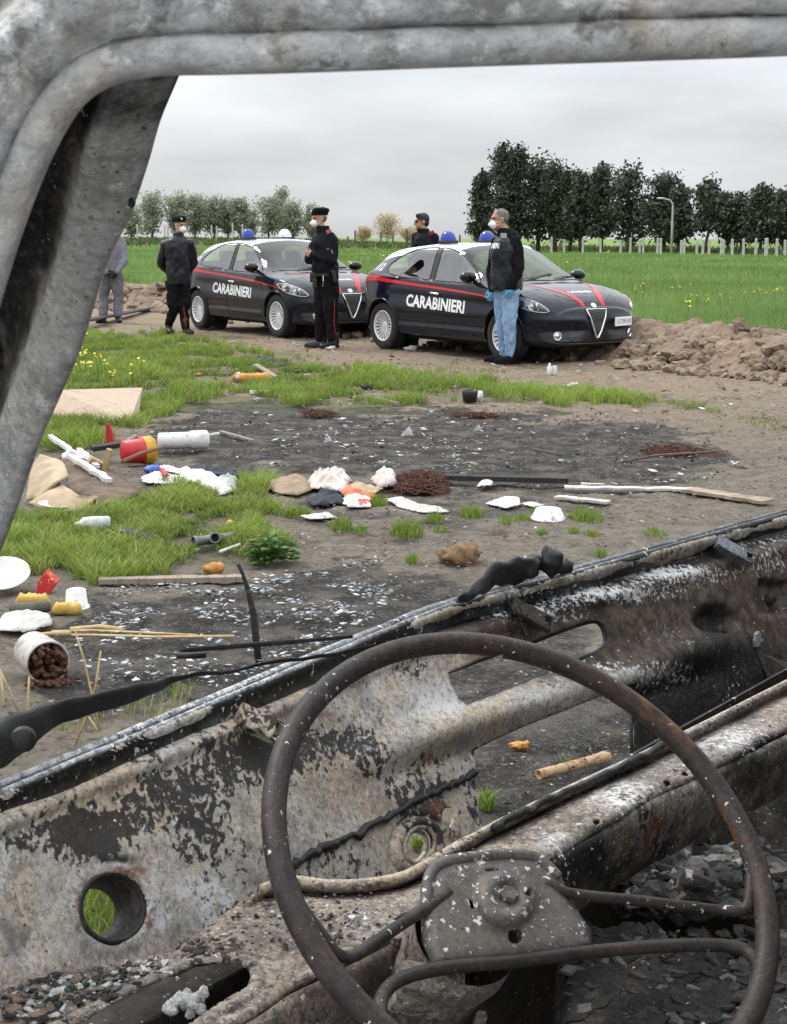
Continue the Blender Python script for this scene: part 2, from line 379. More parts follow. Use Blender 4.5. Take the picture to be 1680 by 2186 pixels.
def blades_obj(name, m, sets, parent=None, loc=None, **kw):
    Vs, Qs, Ts, A, D = [], [], [], [], []; o = 0
    for v, q, t, a, d in sets:
        Vs.append(v); Qs.append(q+o); Ts.append(t+o); A.append(a); D.append(d); o += len(v)
    Vs = np.concatenate(Vs)
    if loc is not None: Vs = Vs - np.asarray(loc)
    me = np_mesh(name, Vs, np.concatenate(Qs), np.concatenate(Ts), dict(tint=np.concatenate(A), dry=np.concatenate(D)))
    return link(name, me, m, parent, loc=loc, **kw)
def scatter(poly, density, nmax=10**6):
    """Random ground points inside a polygon given in picture coordinates, even per square metre."""
    W_ = np.array([gp(x, max(y, 512))[:2] for x, y in poly]); x0, y0 = W_.min(0); x1, y1 = W_.max(0)
    n = int(min(nmax, density*(x1-x0)*(y1-y0))); P = np.stack([RNG.uniform(x0, x1, n), RNG.uniform(y0, y1, n), np.zeros(n)], 1)
    sd, _ = poly_sd(project(P), poly); return P[sd < 0], sd[sd < 0]
def nval(P, s, seed): return fnoise(P[:, :2], s, 3, seed)
P, sd = scatter(BAND, 5600); k = nval(P, 1.4, 5); k2 = nval(P, 5.5, 15)
keep = (np.clip(-sd/30, 0, 1) + k*1.1 + k2*1.4) > 0.88; P, k, k2 = P[keep], k[keep], k2[keep]
setA = blades(P, RNG.uniform(0.02, 0.075, len(P))*(1+0.9*np.clip(k+k2, -.6, 1)), 0.0075, 1.3, 0.45+0.7*k+.4*k2, 0.10)
P, sd = scatter(LOWER, 17000); k = nval(P, 2.4, 6); k2 = nval(P, 8, 16); keep = (np.clip(-sd/30, 0, 1) + k*1.1 + k2*1.2) > 0.58; P, k, k2 = P[keep], k[keep], k2[keep]
P3_ = P; setB = blades(P, RNG.uniform(0.015, 0.065, len(P))*(1+1.2*np.clip(k+.8*k2, -.6, 1.2)), 0.0052, 1.5, 0.5+0.7*k+.5*k2, 0.16)
P, sd = scatter([(120,905),(200,900),(205,950),(110,960)], 6000); setC = blades(P, RNG.uniform(0.05, 0.12, len(P)), 0.005, 0.9, 0.4)
P, sd = scatter(HOLE_LEFT, 9000); setD = blades(P, RNG.uniform(0.05, 0.16, len(P)), 0.0035, 0.9, 0.35, 0.15)
P, sd = scatter([(20,1600),(110,1560),(420,1470),(420,1560),(200,1640),(60,1660)], 2600); k = nval(P, 3, 8); P = P[k > 0.0]; setE = blades(P, RNG.uniform(0.03, 0.09, len(P)), 0.0032, 1.0, 0.5, 0.3)
P, sd = scatter([(700,770),(1680,900),(1750,980),(1500,860),(1100,790)], 500); k = nval(P, 1.6, 9); P = P[k > 0.18]; setF = blades(P, RNG.uniform(0.02, 0.05, len(P)), 0.007, 1.0, 0.4, 0.2)
blades_obj('grass', GRASS, [setA, setB, setC, setD, setE, setF], kind='stuff', label='short green grass between the rubbish and along the dirt track', cat='grass')
def row(y0, y1, n, hh, ww):
    y = np.sqrt(RNG.uniform(y0**2, y1**2, n)); x = RNG.uniform(-1, 1, n)*(0.30*y+1.2); P = np.stack([x, y, terrain(x, y)], 1); sd, _ = poly_sd(project(P), FIELD); P = P[sd < 0]
    k = fnoise(P[:, :2], 0.5, 3, 4); k2 = fnoise(P[:, :2], 0.12, 2, 14); return blades(P, RNG.uniform(0.6, 1.15, len(P))*hh*(1+0.25*k), ww, 0.5, 0.45+0.5*k+0.5*k2, 0.05)
blades_obj('wheat_field', WHEAT, [row(16, 27, 85000, 0.30, 0.012), row(27, 45, 80000, 0.30, 0.022), row(45, 75, 70000, 0.32, 0.04), row(75, 125, 60000, 0.32, 0.08), row(125, 225, 40000, 0.3, 0.15)], kind='stuff', label='green field of young wheat behind the cars', cat='wheat')
P = np.concatenate([np.stack([RNG.uniform(4, 40, 26000), RNG.uniform(100, 165, 26000)], 1)]); P3 = np.concatenate([P, np.zeros((len(P), 1))], 1); pp = project(P3)
lim = np.interp(pp[:, 0], [1140, 1680, 1800], [536, 553, 556]); m1 = (pp[:, 1] < lim) & (pp[:, 1] > lim-9) & (pp[:, 0] > 1140)
S1_ = blades(P3[m1], RNG.uniform(0.15, 0.75, m1.sum())*(1+0.6*nval(P3[m1], 0.3, 3)), 0.16, 0.8, 0.3)
P = np.stack([RNG.uniform(-60, 20, 16000), RNG.uniform(150, 250, 16000)], 1); P3 = np.concatenate([P, terrain(P[:, 0], P[:, 1])[:, None]], 1); P3 = P3[nval(P3, 0.07, 6) > -0.15]
S2_ = blades(P3, RNG.uniform(0.2, 0.8, len(P3)), 0.25, 0.8, 0.35, 0.2)
blades_obj('scrub_vegetation', SCRUB, [S1_, S2_], kind='stuff', label='low dark weeds along the far edge of the field', cat='weeds')
# yellow flowers
FLOWER = mat('yellow_petal', (0.75, 0.62, 0.03), 0.6); STALK = mat('green_stalk', (0.09, 0.16, 0.03), 0.6)
mb = MB()
def bloom(mb, p, h, r, n=5):
    mb.mi = 1; mb.tube([p, p+Vector((random.uniform(-.03, .03), random.uniform(-.03, .03), h))], max(0.002, r*0.12), 4, caps=False); mb.mi = 0
    for _ in range(n):
        q = p + Vector((random.uniform(-r, r), random.uniform(-r, r), h + random.uniform(-r, r)*0.9)); a = random.uniform(0, 6.3); s = r*0.55
        u = Vector((math.cos(a), math.sin(a), random.uniform(-.6, .6)))*s; w = Vector((-math.sin(a), math.cos(a), random.uniform(-.6, .6)))*s; mb.add([q-u, q-w, q+u, q+w], [(0, 1, 2, 3)])
for x, y in [(172,770),(182,765),(190,790),(176,800),(205,800),(214,795),(222,790),(195,812),(228,800),(285,818),(292,828),(180,750),(240,812),(300,822),(182,782),(170,790)]:
    bloom(mb, gp(x+random.uniform(-6, 6), y+12), random.uniform(0.12, 0.3), 0.03, 6)
for _ in range(46):
    x = random.uniform(250, 1680); y = random.choice([random.uniform(530, 570), random.uniform(560, 700)])
    if poly_sd(np.array([[x, y]]), FIELD)[0][0] < -2 and y < 700: p = gp(x, y); bloom(mb, p, 0.38, 0.02+0.0011*p.y, 4)
for x, y in [(1135,648),(1500,662),(1510,668),(1350,640),(1460,640),(1640,650),(1655,645),(1620,655),(1665,660),(1600,600),(1230,570)]:
    p = gp(x, y+8)
    for _ in range(3): bloom(mb, p+Vector((random.uniform(-.25, .25), random.uniform(-.3, .3), 0)), random.uniform(0.3, 0.42), 0.03, 6)
mb.build('wildflowers', [FLOWER, STALK], clean=False, kind='stuff', label='scattered yellow wildflowers standing in the grass and wheat', cat='flowers')

# ------------------------------------------------------------------ trees
BARK = mat('bark', (0.11, 0.085, 0.065), 0.9, bump=0.6, bscale=12)
def leaf_cards(C, size, tint):
    """One small four-cornered leaf spray per centre, turned at random."""
    n = len(C); A = RNG.normal(0, 1, (n, 3)); A /= np.linalg.norm(A, axis=1)[:, None]; B = RNG.normal(0, 1, (n, 3)); B -= A*(A*B).sum(1)[:, None]; B /= np.linalg.norm(B, axis=1)[:, None]
    s = (size*RNG.uniform(0.55, 1.3, n))[:, None]; V = np.empty((n, 4, 3)); V[:, 0] = C - A*s; V[:, 1] = C - B*s*0.45; V[:, 2] = C + A*s; V[:, 3] = C + B*s*0.45
    k = np.arange(n)*4; return V.reshape(-1, 3), np.stack([k, k+1, k+2, k+3], 1), np.repeat(np.clip(tint, 0, 1), 4)
def tree(name, base, H, Wd, kind, m, label, group, cat='tree', leaves=5200, lo=0.12, size=0.2):
    t = empty(name, base, RNG.uniform(0, 6.28), label=label, cat=cat, group=group)
    mb = MB(); hs = [0, 0.15*H, 0.4*H, 0.7*H, 0.93*H]; wob = [Vector((0, 0, 0))] + [Vector((RNG.normal(0, .012*H), RNG.normal(0, .012*H), 0)) for _ in hs[1:]]
    pts = [w + Vector((0, 0, h)) for w, h in zip(wob, hs)]; r0 = 0.018*H+0.03; mb.tube(pts, [r0*1.3, r0, r0*.75, r0*.45, r0*.12], 8)
    ax = lambda z: Vector((np.interp(z, hs, [p.x for p in pts]), np.interp(z, hs, [p.y for p in pts]), z))
    C, T = [], []; nb = {'conifer': 64, 'broad': 30, 'euc': 30, 'bare': 34}[kind]; per = leaves//nb
    for i in range(nb):
        f = lo + (1-lo)*((i+RNG.uniform(0, 1))/nb); z = f*H; g = (f-lo)/(1-lo); a = RNG.uniform(0, 6.28)
        if kind == 'conifer': L = Wd/2*(1-g)**0.85*RNG.uniform(0.45, 1.25)+0.10*Wd*(1-g*0.7)*RNG.uniform(0.2, 1.2); rise = 0.18
        elif kind == 'broad': L = Wd/2*math.sin(math.pi*min(.985, 0.14+0.86*g))**0.75*RNG.uniform(0.4, 1.2); rise = 0.35
        else: L = Wd/2*math.sin(math.pi*(0.06+0.9*g))**0.6*RNG.uniform(0.35, 1.15); rise = 0.55
        s = ax(min(z, 0.9*H)*(0.8 if kind != 'conifer' else 0.95)); e = ax(z) + Vector((math.cos(a)*L, math.sin(a)*L, rise*L*0.6 + RNG.normal(0, 0.03*H)))
        mid = (s+e)/2 + Vector((0, 0, -0.06*L)); rb = 0.25*r0*(1-g*0.7)+0.008; mb.tube([s, mid, e], [rb, rb*.6, rb*.2], 5, caps=False)
        if kind == 'bare':
            for _ in range(9):
                u = RNG.uniform(0.3, 1); q = s.lerp(e, u); e2 = q + Vector(tuple(RNG.normal(0, 0.09*H, 3)))+Vector((0, 0, 0.06*H)); mb.tube([q, e2], [rb*.4, rb*.15], 4, caps=False)
        u = RNG.uniform(0.25, 1.05, per)**0.8; cl = RNG.normal(0, 1, (per, 3)); w = (0.055 if kind == 'conifer' else 0.085)*Wd*(1.15-0.4*u) + 0.03*H
        P = np.asarray(s)[None]*(1-u)[:, None] + np.asarray(e)[None]*u[:, None] + cl*w[:, None]*np.array([1, 1, 0.6 if kind == 'conifer' else 0.75])[None]
        C.append(P); T.append(np.full(per, RNG.uniform(0.1, 0.7)) + RNG.normal(0, 0.2, per) + 0.25*(g-0.5))
    if kind == 'conifer':
        u = RNG.uniform(0.8, 1.06, 160); P = np.stack([RNG.normal(0, 0.03, 160)*H*(1.1-u), RNG.normal(0, 0.03, 160)*H*(1.1-u), u*H], 1); C.append(P); T.append(np.full(160, 0.4))
    mb.build('trunk', BARK, t, smooth=True, clean=False)
    C = np.concatenate(C); C[:, 2] = np.maximum(C[:, 2], 0.05*H); v, q, tt = leaf_cards(C, size, np.concatenate(T)); link('crown', np_mesh('crown', v, q, None, dict(tint=tt, dry=np.zeros(len(tt)))), m, t); return t
DARKLEAF = foliage_mat('dark_needles', (0.030, 0.038, 0.029), (0.105, 0.116, 0.085), trans=0.1)
EUCLEAF = foliage_mat('grey_green_leaf', (0.24, 0.26, 0.20), (0.37, 0.38, 0.29), trans=0.3)
PALELEAF = foliage_mat('pale_blossom', (0.45, 0.38, 0.27), (0.6, 0.5, 0.36), trans=0.3)
def base_at(x, Y): p = at(x, 507, Y); return Vector((p.x, Y, float(terrain(p.x, Y))))
def top_h(x, ytop, Y): return at(x, ytop, Y).z - base_at(x, Y).z
WORDS = ['tallest dark conifer with spiky top at the end of the row', 'dark conifer with twin spires just behind the tallest tree', 'dark conifer with a ragged pointed crown above the bald man', 'broad dark tree with domed crown near the end of the row', 'broad dark tree with sloping shoulder beside the domed one', 'small dark tree in the dip of the row', 'narrow dark tree in the middle of the row', 'dark conifer with a thin spike in the middle of the row', 'large dark round-topped tree left of the street lamp', 'dark leaning-topped tree behind the street lamp', 'low dark tree right of the street lamp', 'dark tree on a bare trunk with sky beneath its crown', 'low wide dark tree right of the bare-trunked one', 'lower dark tree filling the gap before the last spires', 'dark pointed conifer near the right end of the row', 'dark bushy tree at the right end of the row']
for i, (zx, zy, zw, kd, Y, lo) in enumerate([(108,215,105,'conifer',140,.05),(215,88,150,'conifer',138,.06),(292,96,120,'conifer',139,.06),(400,132,150,'broad',141,.06),(490,158,150,'broad',138,.06),(560,195,90,'broad',136,.08),(622,205,110,'broad',134,.08),(722,182,130,'conifer',132,.08),(862,190,165,'broad',129,.07),(1040,222,150,'broad',126,.07),(1125,292,130,'conifer',124,.08),(1272,268,110,'broad',121,.30),(1375,328,140,'broad',119,.22),(1445,345,110,'broad',118,.15),(1545,285,150,'conifer',116,.10),(1665,312,120,'broad',114,.12)]):
    X = (1050+zx*.4429)/1.0679; yt = (300+zy*.4429)/1.0679; w = zw*.4429/1.0679*Y/FPX
    tree('dark_tree', base_at(X, Y), top_h(X, yt, Y), w*1.34, kd, DARKLEAF, WORDS[i], 'row of dark trees behind the field', leaves=4300 if kd == 'conifer' else 3500, lo=lo+.13, size=0.21)
EW = ['greyish tree at the left end of the far row beside the burnt pillar', 'domed greyish tree second in the far row', 'greyish tree third in the far row behind the capped officer', 'greyish tree fourth in the far row with a flat crown', 'greyish tree fifth in the far row, slightly lower', 'tall narrow greyish tree at the right end of the left clump', 'wide greyish tree just right of the gap in the far row', 'thin tall greyish tree rising above the others in the far row', 'greyish sloping tree right of the tall thin one', 'small greyish tree behind the officer with crossed arms', 'low greyish tree closing the left end of the gap', 'greyish half hidden tree beside the pillar edge']
for i, (zx, zy, zw, Y) in enumerate([(135,95,130,235),(262,90,110,236),(340,100,100,238),(425,108,110,240),(492,120,90,240),(550,112,80,238),(682,115,130,232),(738,62,80,238),(795,130,110,230),(885,150,90,228),(600,170,70,245),(45,150,90,240)]):
    X = (280+zx*.488)/1.0679; yt = (400+zy*.488)/1.0679; w = zw*.488/1.0679*Y/FPX
    tree('pale_tree', base_at(X, Y), top_h(X, yt, Y), w*1.15, 'euc', EUCLEAF, EW[i], 'row of greyish trees far behind the field', leaves=2300, lo=0.22, size=0.26)
for X, yt, w, Y, lb in [(826,461,62,300,'pale leafless tree in the gap between the two rows'), (1022,478,40,310,'pale leafless tree beside the dark row of trees'), (775,488,40,320,'low pale bush left of the leafless tree'), (870,490,60,330,'low pale bush right of the leafless tree')]:
    tree('bare_tree', base_at(X, Y), top_h(X, yt, Y), w*Y/FPX, 'bare', PALELEAF, lb, 'pale trees on the horizon', leaves=2000, lo=0.2, size=0.22)

# ------------------------------------------------------------------ fence posts and street lamp
CONC = mat('pale_concrete', (0.52, 0.50, 0.46), 0.85, var=0.25, scale=3, bump=0.3, bscale=30); DARKPOST = mat('grey_wood', (0.12, 0.11, 0.10), 0.9, bump=0.3)
def post(X, ytop, ybase, Y, m, label, group, w=0.13):
    zb = min(at(X, ybase, Y).z, float(terrain(at(X, 507, Y).x, Y))); zt = at(X, ytop, Y).z; p = at(X, ybase, Y); mb = MB(); h = zt-zb; lean = random.uniform(-.02, .02)
    mb.box((lean*h/2, 0, h/2-0.3), (w, w*0.9, h+0.6), Matrix.Rotation(lean, 3, 'Y'), 0.012); mb.add([Vector((lean*h-w*.5, -w*.45, h-.002)), Vector((lean*h+w*.5, -w*.45, h-.002)), Vector((lean*h+w*.5, w*.45, h-.002)), Vector((lean*h-w*.5, w*.45, h-.002)), Vector((lean*h, 0, h+.05))], [(0, 1, 4), (1, 2, 4), (2, 3, 4), (3, 0, 4)])
    mb.build('fence_post', m, loc=None, label=label, cat='post', group=group).location = (p.x, Y, zb)
PX = [467,532,628,720,823,873,921,940,1012,1030,1135,1150,1215,1245,1277,1340,1350,1398,1455,1517,1572,1626,1668]
for i, zx in enumerate(PX):
    X = (1050+zx*.4429)/1.0679; f = (zx-467)/1200; Y = 128-26*f + random.uniform(-2, 2); yb = 531+21*f; yt = 509+2*f+random.uniform(-2, 4)
    post(X, yt, yb, Y, CONC, 'pale concrete fence post in the row before the dark trees', 'concrete posts before the dark trees', 0.16 if zx != 1572 else 0.22)
for zx, top, Y, m in [(70,228,228,CONC),(197,232,230,CONC),(212,236,231,CONC),(415,234,230,CONC),(440,238,230,CONC),(515,225,229,CONC),(560,230,229,CONC)]:
    X = (280+zx*.488)/1.0679; post(X, (400+top*.488)/1.0679, 512, Y, m, 'pale post of the far fence under the greyish trees', 'posts below the greyish trees', 0.24)
for zx, top, Y in [(1085,258,190),(1205,268,195),(1262,275,195),(1325,250,180),(1575,278,190),(1050,285,195)]:
    X = (280+zx*.488)/1.0679; post(X, (400+top*.488)/1.0679, 513, Y, DARKPOST, 'dark wooden post in the open gap below the horizon', 'dark posts in the gap between the tree rows', 0.22)
LY = 122; lb_ = at(1433, 543, LY); lt = at(1433, 424, LY); h = lt.z-lb_.z
lamp = empty('street_lamp', (lb_.x, LY, lb_.z), label='tall pale street lamp with curved arm before the dark trees', cat='street lamp')
MB().tube([(0, 0, -0.2), (0, 0, h*0.5), (0, 0, h*0.86), (-.05, 0, h*.92), (-.25, 0, h*0.975), (-.75, 0, h)], [.12, .095, .075, .065, .06, .05], 10).build('pole', CONC, lamp, smooth=True)
mb = MB(); mb.sphere((-.98, 0, h+.02), (.36, .14, .085)); mb.build('lamp_head', mat('lamp_head', (0.5, 0.5, 0.48), 0.5), lamp, smooth=True)

# ------------------------------------------------------------------ bank of ploughed clods
SOIL = layered('soil', (0.225, 0.168, 0.12), [((0.31, 0.24, 0.175), 3.2, .5, .2, 6), ((0.115, 0.083, 0.06), 9, .54, .15, 6)], 0.95, 0.9, 0.02, 22)
def clod_mesh(seed, r):
    b = bmesh.new(); bmesh.ops.create_icosphere(b, subdivisions=3, radius=1.0); o = Vector((seed*3.7, seed*1.3, seed*2.1))
    cuts = [Vector((RNG.normal(), RNG.normal(), RNG.normal())).normalized() for _ in range(15)]; ds = [RNG.uniform(0.45, 0.85) for _ in cuts]
    for v in b.verts:
        d = v.co.normalized(); rr = 1.0
        for c, q in zip(cuts, ds):
            k = d.dot(c)
            if k > 0.05: rr = min(rr, q/k)
        rr = min(rr, 1.0)*(1+0.13*mnoise.fractal(d*3.4+o, 1, 2, 5)) + 0.12*mnoise.noise(d*1.6+o); v.co = Vector((d.x*r*1.15, d.y*r, d.z*r*0.78))*rr
    me = bpy.data.meshes.new('clod'); b.to_mesh(me); b.free(); me.materials.append(SOIL); return me
clods = [clod_mesh(i+1, 1.0) for i in range(9)]
LINE = spline([gp(x, y) for x, y in [(-300, 652), (180, 652), (300, 660), (430, 668), (800, 715), (1330, 770), (1480, 785), (1600, 797), (1780, 815), (2200, 860)]], 12)
LINE = [Vector(p) for p in LINE]
mb = MB(); prof = [(-0.30, -0.03), (-0.1, 0.10), (0.2, 0.24), (0.7, 0.36), (1.3, 0.30), (1.9, 0.12), (2.3, -0.03)]; rows = []
for i in range(len(LINE)-1):
    for k in range(6):
        p = LINE[i].lerp(LINE[i+1], k/6); t = (LINE[i+1]-LINE[i]).normalized(); nrm = Vector((-t.y, t.x, 0)); rows.append([p + nrm*a + Vector((0, 0, z)) for a, z in spline(prof, 5)])
nc = len(rows[0]); vs = []
for r in rows:
    for p in r:
        n_ = mnoise.fractal(p*1.6, 1, 2, 4); n2_ = mnoise.fractal(p*5, 1, 2, 3); e = min(1, max(0, (p.z+0.03)*6)); vs.append(p + Vector((0, 0, (0.20*n_+0.08*n2_)*e)))
mb.add(vs, [(i*nc+j, i*nc+j+1, (i+1)*nc+j+1, (i+1)*nc+j) for i in range(len(rows)-1) for j in range(nc-1)])
heap_bits = MB(); heap_bits.add(mb.v, mb.f)
def bank_pt(s, a):
    i = min(int(s), len(LINE)-2); p = LINE[i].lerp(LINE[i+1], s-i); t = (LINE[i+1]-LINE[i]).normalized(); return p + Vector((-t.y, t.x, 0))*a
for _ in range(260):                                              # middling broken lumps along the crest and face
    s = random.uniform(0, len(LINE)-1); a = random.uniform(-0.3, 1.3); p = bank_pt(s, a); r = random.uniform(0.05, 0.17); p.z = float(np.interp(a, [q[0] for q in prof], [q[1] for q in prof]))*random.uniform(.75, 1.1); c_ = clods[random.randrange(9)]; M_ = Matrix.Rotation(random.uniform(0, 6), 3, 'Z') @ Matrix.Rotation(random.uniform(-.6, .6), 3, 'X'); heap_bits.add([p + M_ @ (v.co*r) for v in c_.vertices], [tuple(q.vertices) for q in c_.polygons])
for _ in range(900):
    s = random.uniform(0, len(LINE)-1); a = random.uniform(-0.75, 1.4); p = bank_pt(s, a); r = random.uniform(0.02, 0.085); z = 0.0 if a < -0.2 else np.interp(a, [q[0] for q in prof], [q[1] for q in prof])
    p.z = z + r*0.3; heap_bits.sphere(p, (r*1.3, r, r*0.75), Matrix.Rotation(random.uniform(0, 6), 3, 'Z') @ Matrix.Rotation(random.uniform(-1, 1), 3, 'X'), 7, 5, 0.9)
link('soil_bank', heap_bits.mesh('soil_bank', False), SOIL, smooth=False, kind='stuff', label='long bank of loose brown soil turned up at the field edge', cat='soil')
CL = [(1352,740,.20),(1385,775,.17),(1400,735,.22),(1440,728,.19),(1455,765,.36),(1500,782,.15),(1520,735,.24),(1548,768,.25),(1570,725,.16),(1600,752,.27),(1612,785,.17),(1650,730,.22),(1668,770,.36),(1690,790,.25),(1640,800,.12),(1420,785,.12),(1480,745,.16),(1565,790,.14),(1362,715,.14),(1540,712,.11),(1585,700,.14),(1630,715,.13),(1500,715,.12),(1430,710,.13),(270,632,.26),(292,620,.22),(315,640,.24),(335,622,.25),(352,645,.24),(262,650,.16),(300,655,.16),(345,610,.16),(380,640,.2),(240,640,.22)]
for i, (x, y, r) in enumerate(CL):
    base = LINE; yy = np.interp(x, [180, 300, 430, 800, 1330, 1480, 1600, 1780], [652, 660, 668, 715, 770, 785, 797, 815]); hgt = max(0.0, (yy-y)/FPX*gp(x, yy).y)
    q = gp(x, yy); d = q.y + (0.9*min(1, hgt/0.4) if hgt > 0 else 0); p = at(x, y, d)
    o = bpy.data.objects.new('clod', clods[i % len(clods)]); COL.objects.link(o); o.location = (p.x, d, max(p.z, r*0.35)); o.scale = (r, r, r); o.rotation_euler = (random.uniform(-.4, .4), random.uniform(-.4, .4), random.uniform(0, 6.28))
    tag(o, 'brown clod of earth in the soil bank right of the cars' if x > 1000 else 'brown clod of earth in the soil bank left of the cars', 'clod', 'large clods on the soil bank right of the cars' if x > 1000 else 'large clods on the soil bank left of the cars')

# ------------------------------------------------------------------ police cars (x forward, y to its left, z up)
def paint_mat(name, col, rough=0.3, coat=1.0):
    m, t, b = new_mat(name); b.inputs['Base Color'].default_value = c4(col); b.inputs['Roughness'].default_value = rough
    b.inputs['Coat Weight'].default_value = coat; b.inputs['Coat Roughness'].default_value = 0.03; b.inputs['Specular IOR Level'].default_value = 0.05; b.inputs['Coat IOR'].default_value = 1.38
    dust = rng_node(t, noise_node(t, 5, 6, 0.7), 0.45, 0.9); tc_ = nn(t, 'ShaderNodeTexCoord'); sp = nn(t, 'ShaderNodeSeparateXYZ'); t.links.new(tc_.outputs['Object'], sp.inputs[0])
    low = rng_node(t, sp.outputs['Z'], 0.55, 0.15); f = math_node(t, 'MULTIPLY', math_node(t, 'MULTIPLY', dust, low), 0.5)
    t.links.new(mix_node(t, f, col, (0.16, 0.13, 0.10)), b.inputs['Base Color']); t.links.new(math_node(t, 'SUBTRACT', coat, math_node(t, 'MULTIPLY', f, 1.5)), b.inputs['Coat Weight']); return m
NAVY = paint_mat('navy_paint', (0.005, 0.007, 0.017)); WHITEP = paint_mat('white_paint', (0.80, 0.81, 0.82)); REDP = paint_mat('red_band', (0.62, 0.018, 0.025), 0.35, 0.7)
LETTER = mat('white_lettering', (0.82, 0.83, 0.84), 0.45, var=0.03); BLACKP = mat('black_plastic', (0.012, 0.012, 0.013), 0.45, var=0.2); GLOSSB = paint_mat('gloss_black', (0.006, 0.006, 0.007), 0.15)
RUBBER = mat('tyre_rubber', (0.022, 0.021, 0.020), 0.85, var=0.4, scale=20, bump=0.2); CHROME = mat('chrome', (0.75, 0.76, 0.78), 0.12, 1.0, var=0.03)
ALLOY = mat('silver_alloy', (0.78, 0.79, 0.80), 0.38, 0.35, var=0.06); TRIM = mat('seat_cloth', (0.03, 0.03, 0.034), 0.9); WELL = mat('wheel_well', (0.006, 0.006, 0.006), 0.95)
LAMPW = mat('lamp_silver', (0.6, 0.62, 0.65), 0.15, 0.8, var=0.2, scale=25)
LAMPIN = layered('lamp_housing', (.42, .43, .45), [((.02, .02, .022), 9, .47, .06, 2), ((.8, .8, .8), 22, .60, .05, 2)], .25, 0, metal=.4)
def glass_mat(name, tint, refl=0.06, alpha=0.25, rough=0.02):
    m, t, b = new_mat(name); t.nodes.remove(b); o = t.nodes['Material Output']
    tr = nn(t, 'ShaderNodeBsdfTransparent'); tr.inputs[0].default_value = c4(tint); gl = nn(t, 'ShaderNodeBsdfGlossy'); gl.inputs['Roughness'].default_value = rough; gl.inputs['Color'].default_value = (1, 1, 1, 1)
    ge = nn(t, 'ShaderNodeNewGeometry'); dt = nn(t, 'ShaderNodeVectorMath', operation='DOT_PRODUCT'); t.links.new(ge.outputs['Normal'], dt.inputs[0]); t.links.new(ge.outputs['Incoming'], dt.inputs[1])
    sch = math_node(t, 'POWER', math_node(t, 'SUBTRACT', 1.0, math_node(t, 'ABSOLUTE', dt.outputs['Value'], 0.0)), 5.0); ms = nn(t, 'ShaderNodeMixShader'); t.links.new(math_node(t, 'ADD', math_node(t, 'MULTIPLY', sch, 0.92), 0.05+refl), ms.inputs[0])
    t.links.new(tr.outputs[0], ms.inputs[1]); t.links.new(gl.outputs[0], ms.inputs[2]); t.links.new(ms.outputs[0], o.inputs[0]); return m
GLASS = glass_mat('car_glass', (0.86, 0.89, 0.88), 0.12); SCREEN = glass_mat('screen_glass', (0.42, 0.50, 0.56), 0.01); CLEAR = glass_mat('clear_plastic', (0.9, 0.92, 0.93), 0.04)
BLUEL = mat('blue_beacon', (0.008, 0.032, 0.36), 0.15, coat=.6, var=0.5, scale=30, spec=.2)

AX, WR = 1.317, 0.325
def tab(T, x): 
    T = np.asarray(T, float); X, Yv = T[:, 0], T[:, 1]; m = np.gradient(Yv, X); x = np.clip(x, X[0], X[-1]); i = np.clip(np.searchsorted(X, x)-1, 0, len(X)-2); h = X[i+1]-X[i]; t = (x-X[i])/h
    dl = np.diff(Yv)/np.diff(X)                                     # limited slopes: no overshoot
    for k in range(len(m)):
        a = dl[k-1] if k > 0 else dl[0]; c = dl[k] if k < len(dl) else dl[-1]
        m[k] = 0 if a*c <= 0 else np.sign(a)*min(abs(m[k]), 3*min(abs(a), abs(c)))
    return (2*t**3-3*t**2+1)*Yv[i] + (t**3-2*t**2+t)*h*m[i] + (-2*t**3+3*t**2)*Yv[i+1] + (t**3-t**2)*h*m[i+1]
ZT = [(-2.12,.66),(-2.10,.84),(-2.05,.99),(-1.95,1.12),(-1.80,1.26),(-1.64,1.345),(-1.45,1.395),(-1.05,1.44),(-.53,1.468),(-.12,1.468),(.17,1.448),(.37,1.375),(.62,1.245),(.87,1.105),(1.04,1.010),(1.15,.980),(1.4,.945),(1.65,.90),(1.85,.85),(2.0,.795),(2.10,.74),(2.16,.685)]
ZB = [(-2.12,.50),(-2.10,.38),(-2.05,.30),(-1.9,.25),(-1.6,.22),(1.6,.19),(2.0,.19),(2.16,.215)]
ZS = [(-2.12,.64),(-2.05,.86),(-1.9,.965),(-1.6,1.0),(-1.2,.995),(-.4,.955),(.5,.92),(.9,.905),(1.3,.875),(1.7,.80),(2.0,.70),(2.16,.59)]
WW = [(-2.12,.56),(-2.10,.68),(-2.05,.765),(-1.9,.83),(-1.6,.878),(-1.3,.899),(-.6,.886),(.4,.884),(1.0,.890),(1.3,.899),(1.6,.875),(1.8,.838),(1.95,.785),(2.06,.725),(2.12,.675),(2.16,.63)]
WRF = [(-2.12,.42),(-1.9,.50),(-1.6,.555),(-1.2,.60),(-.4,.635),(.17,.635),(.57,.655),(1.05,.72),(1.4,.70),(2.0,.52),(2.16,.40)]
NSEC = [4, 3, 4, 8, 8, 3, 14, 7, 8, 8]                              # samples per stretch of a half section
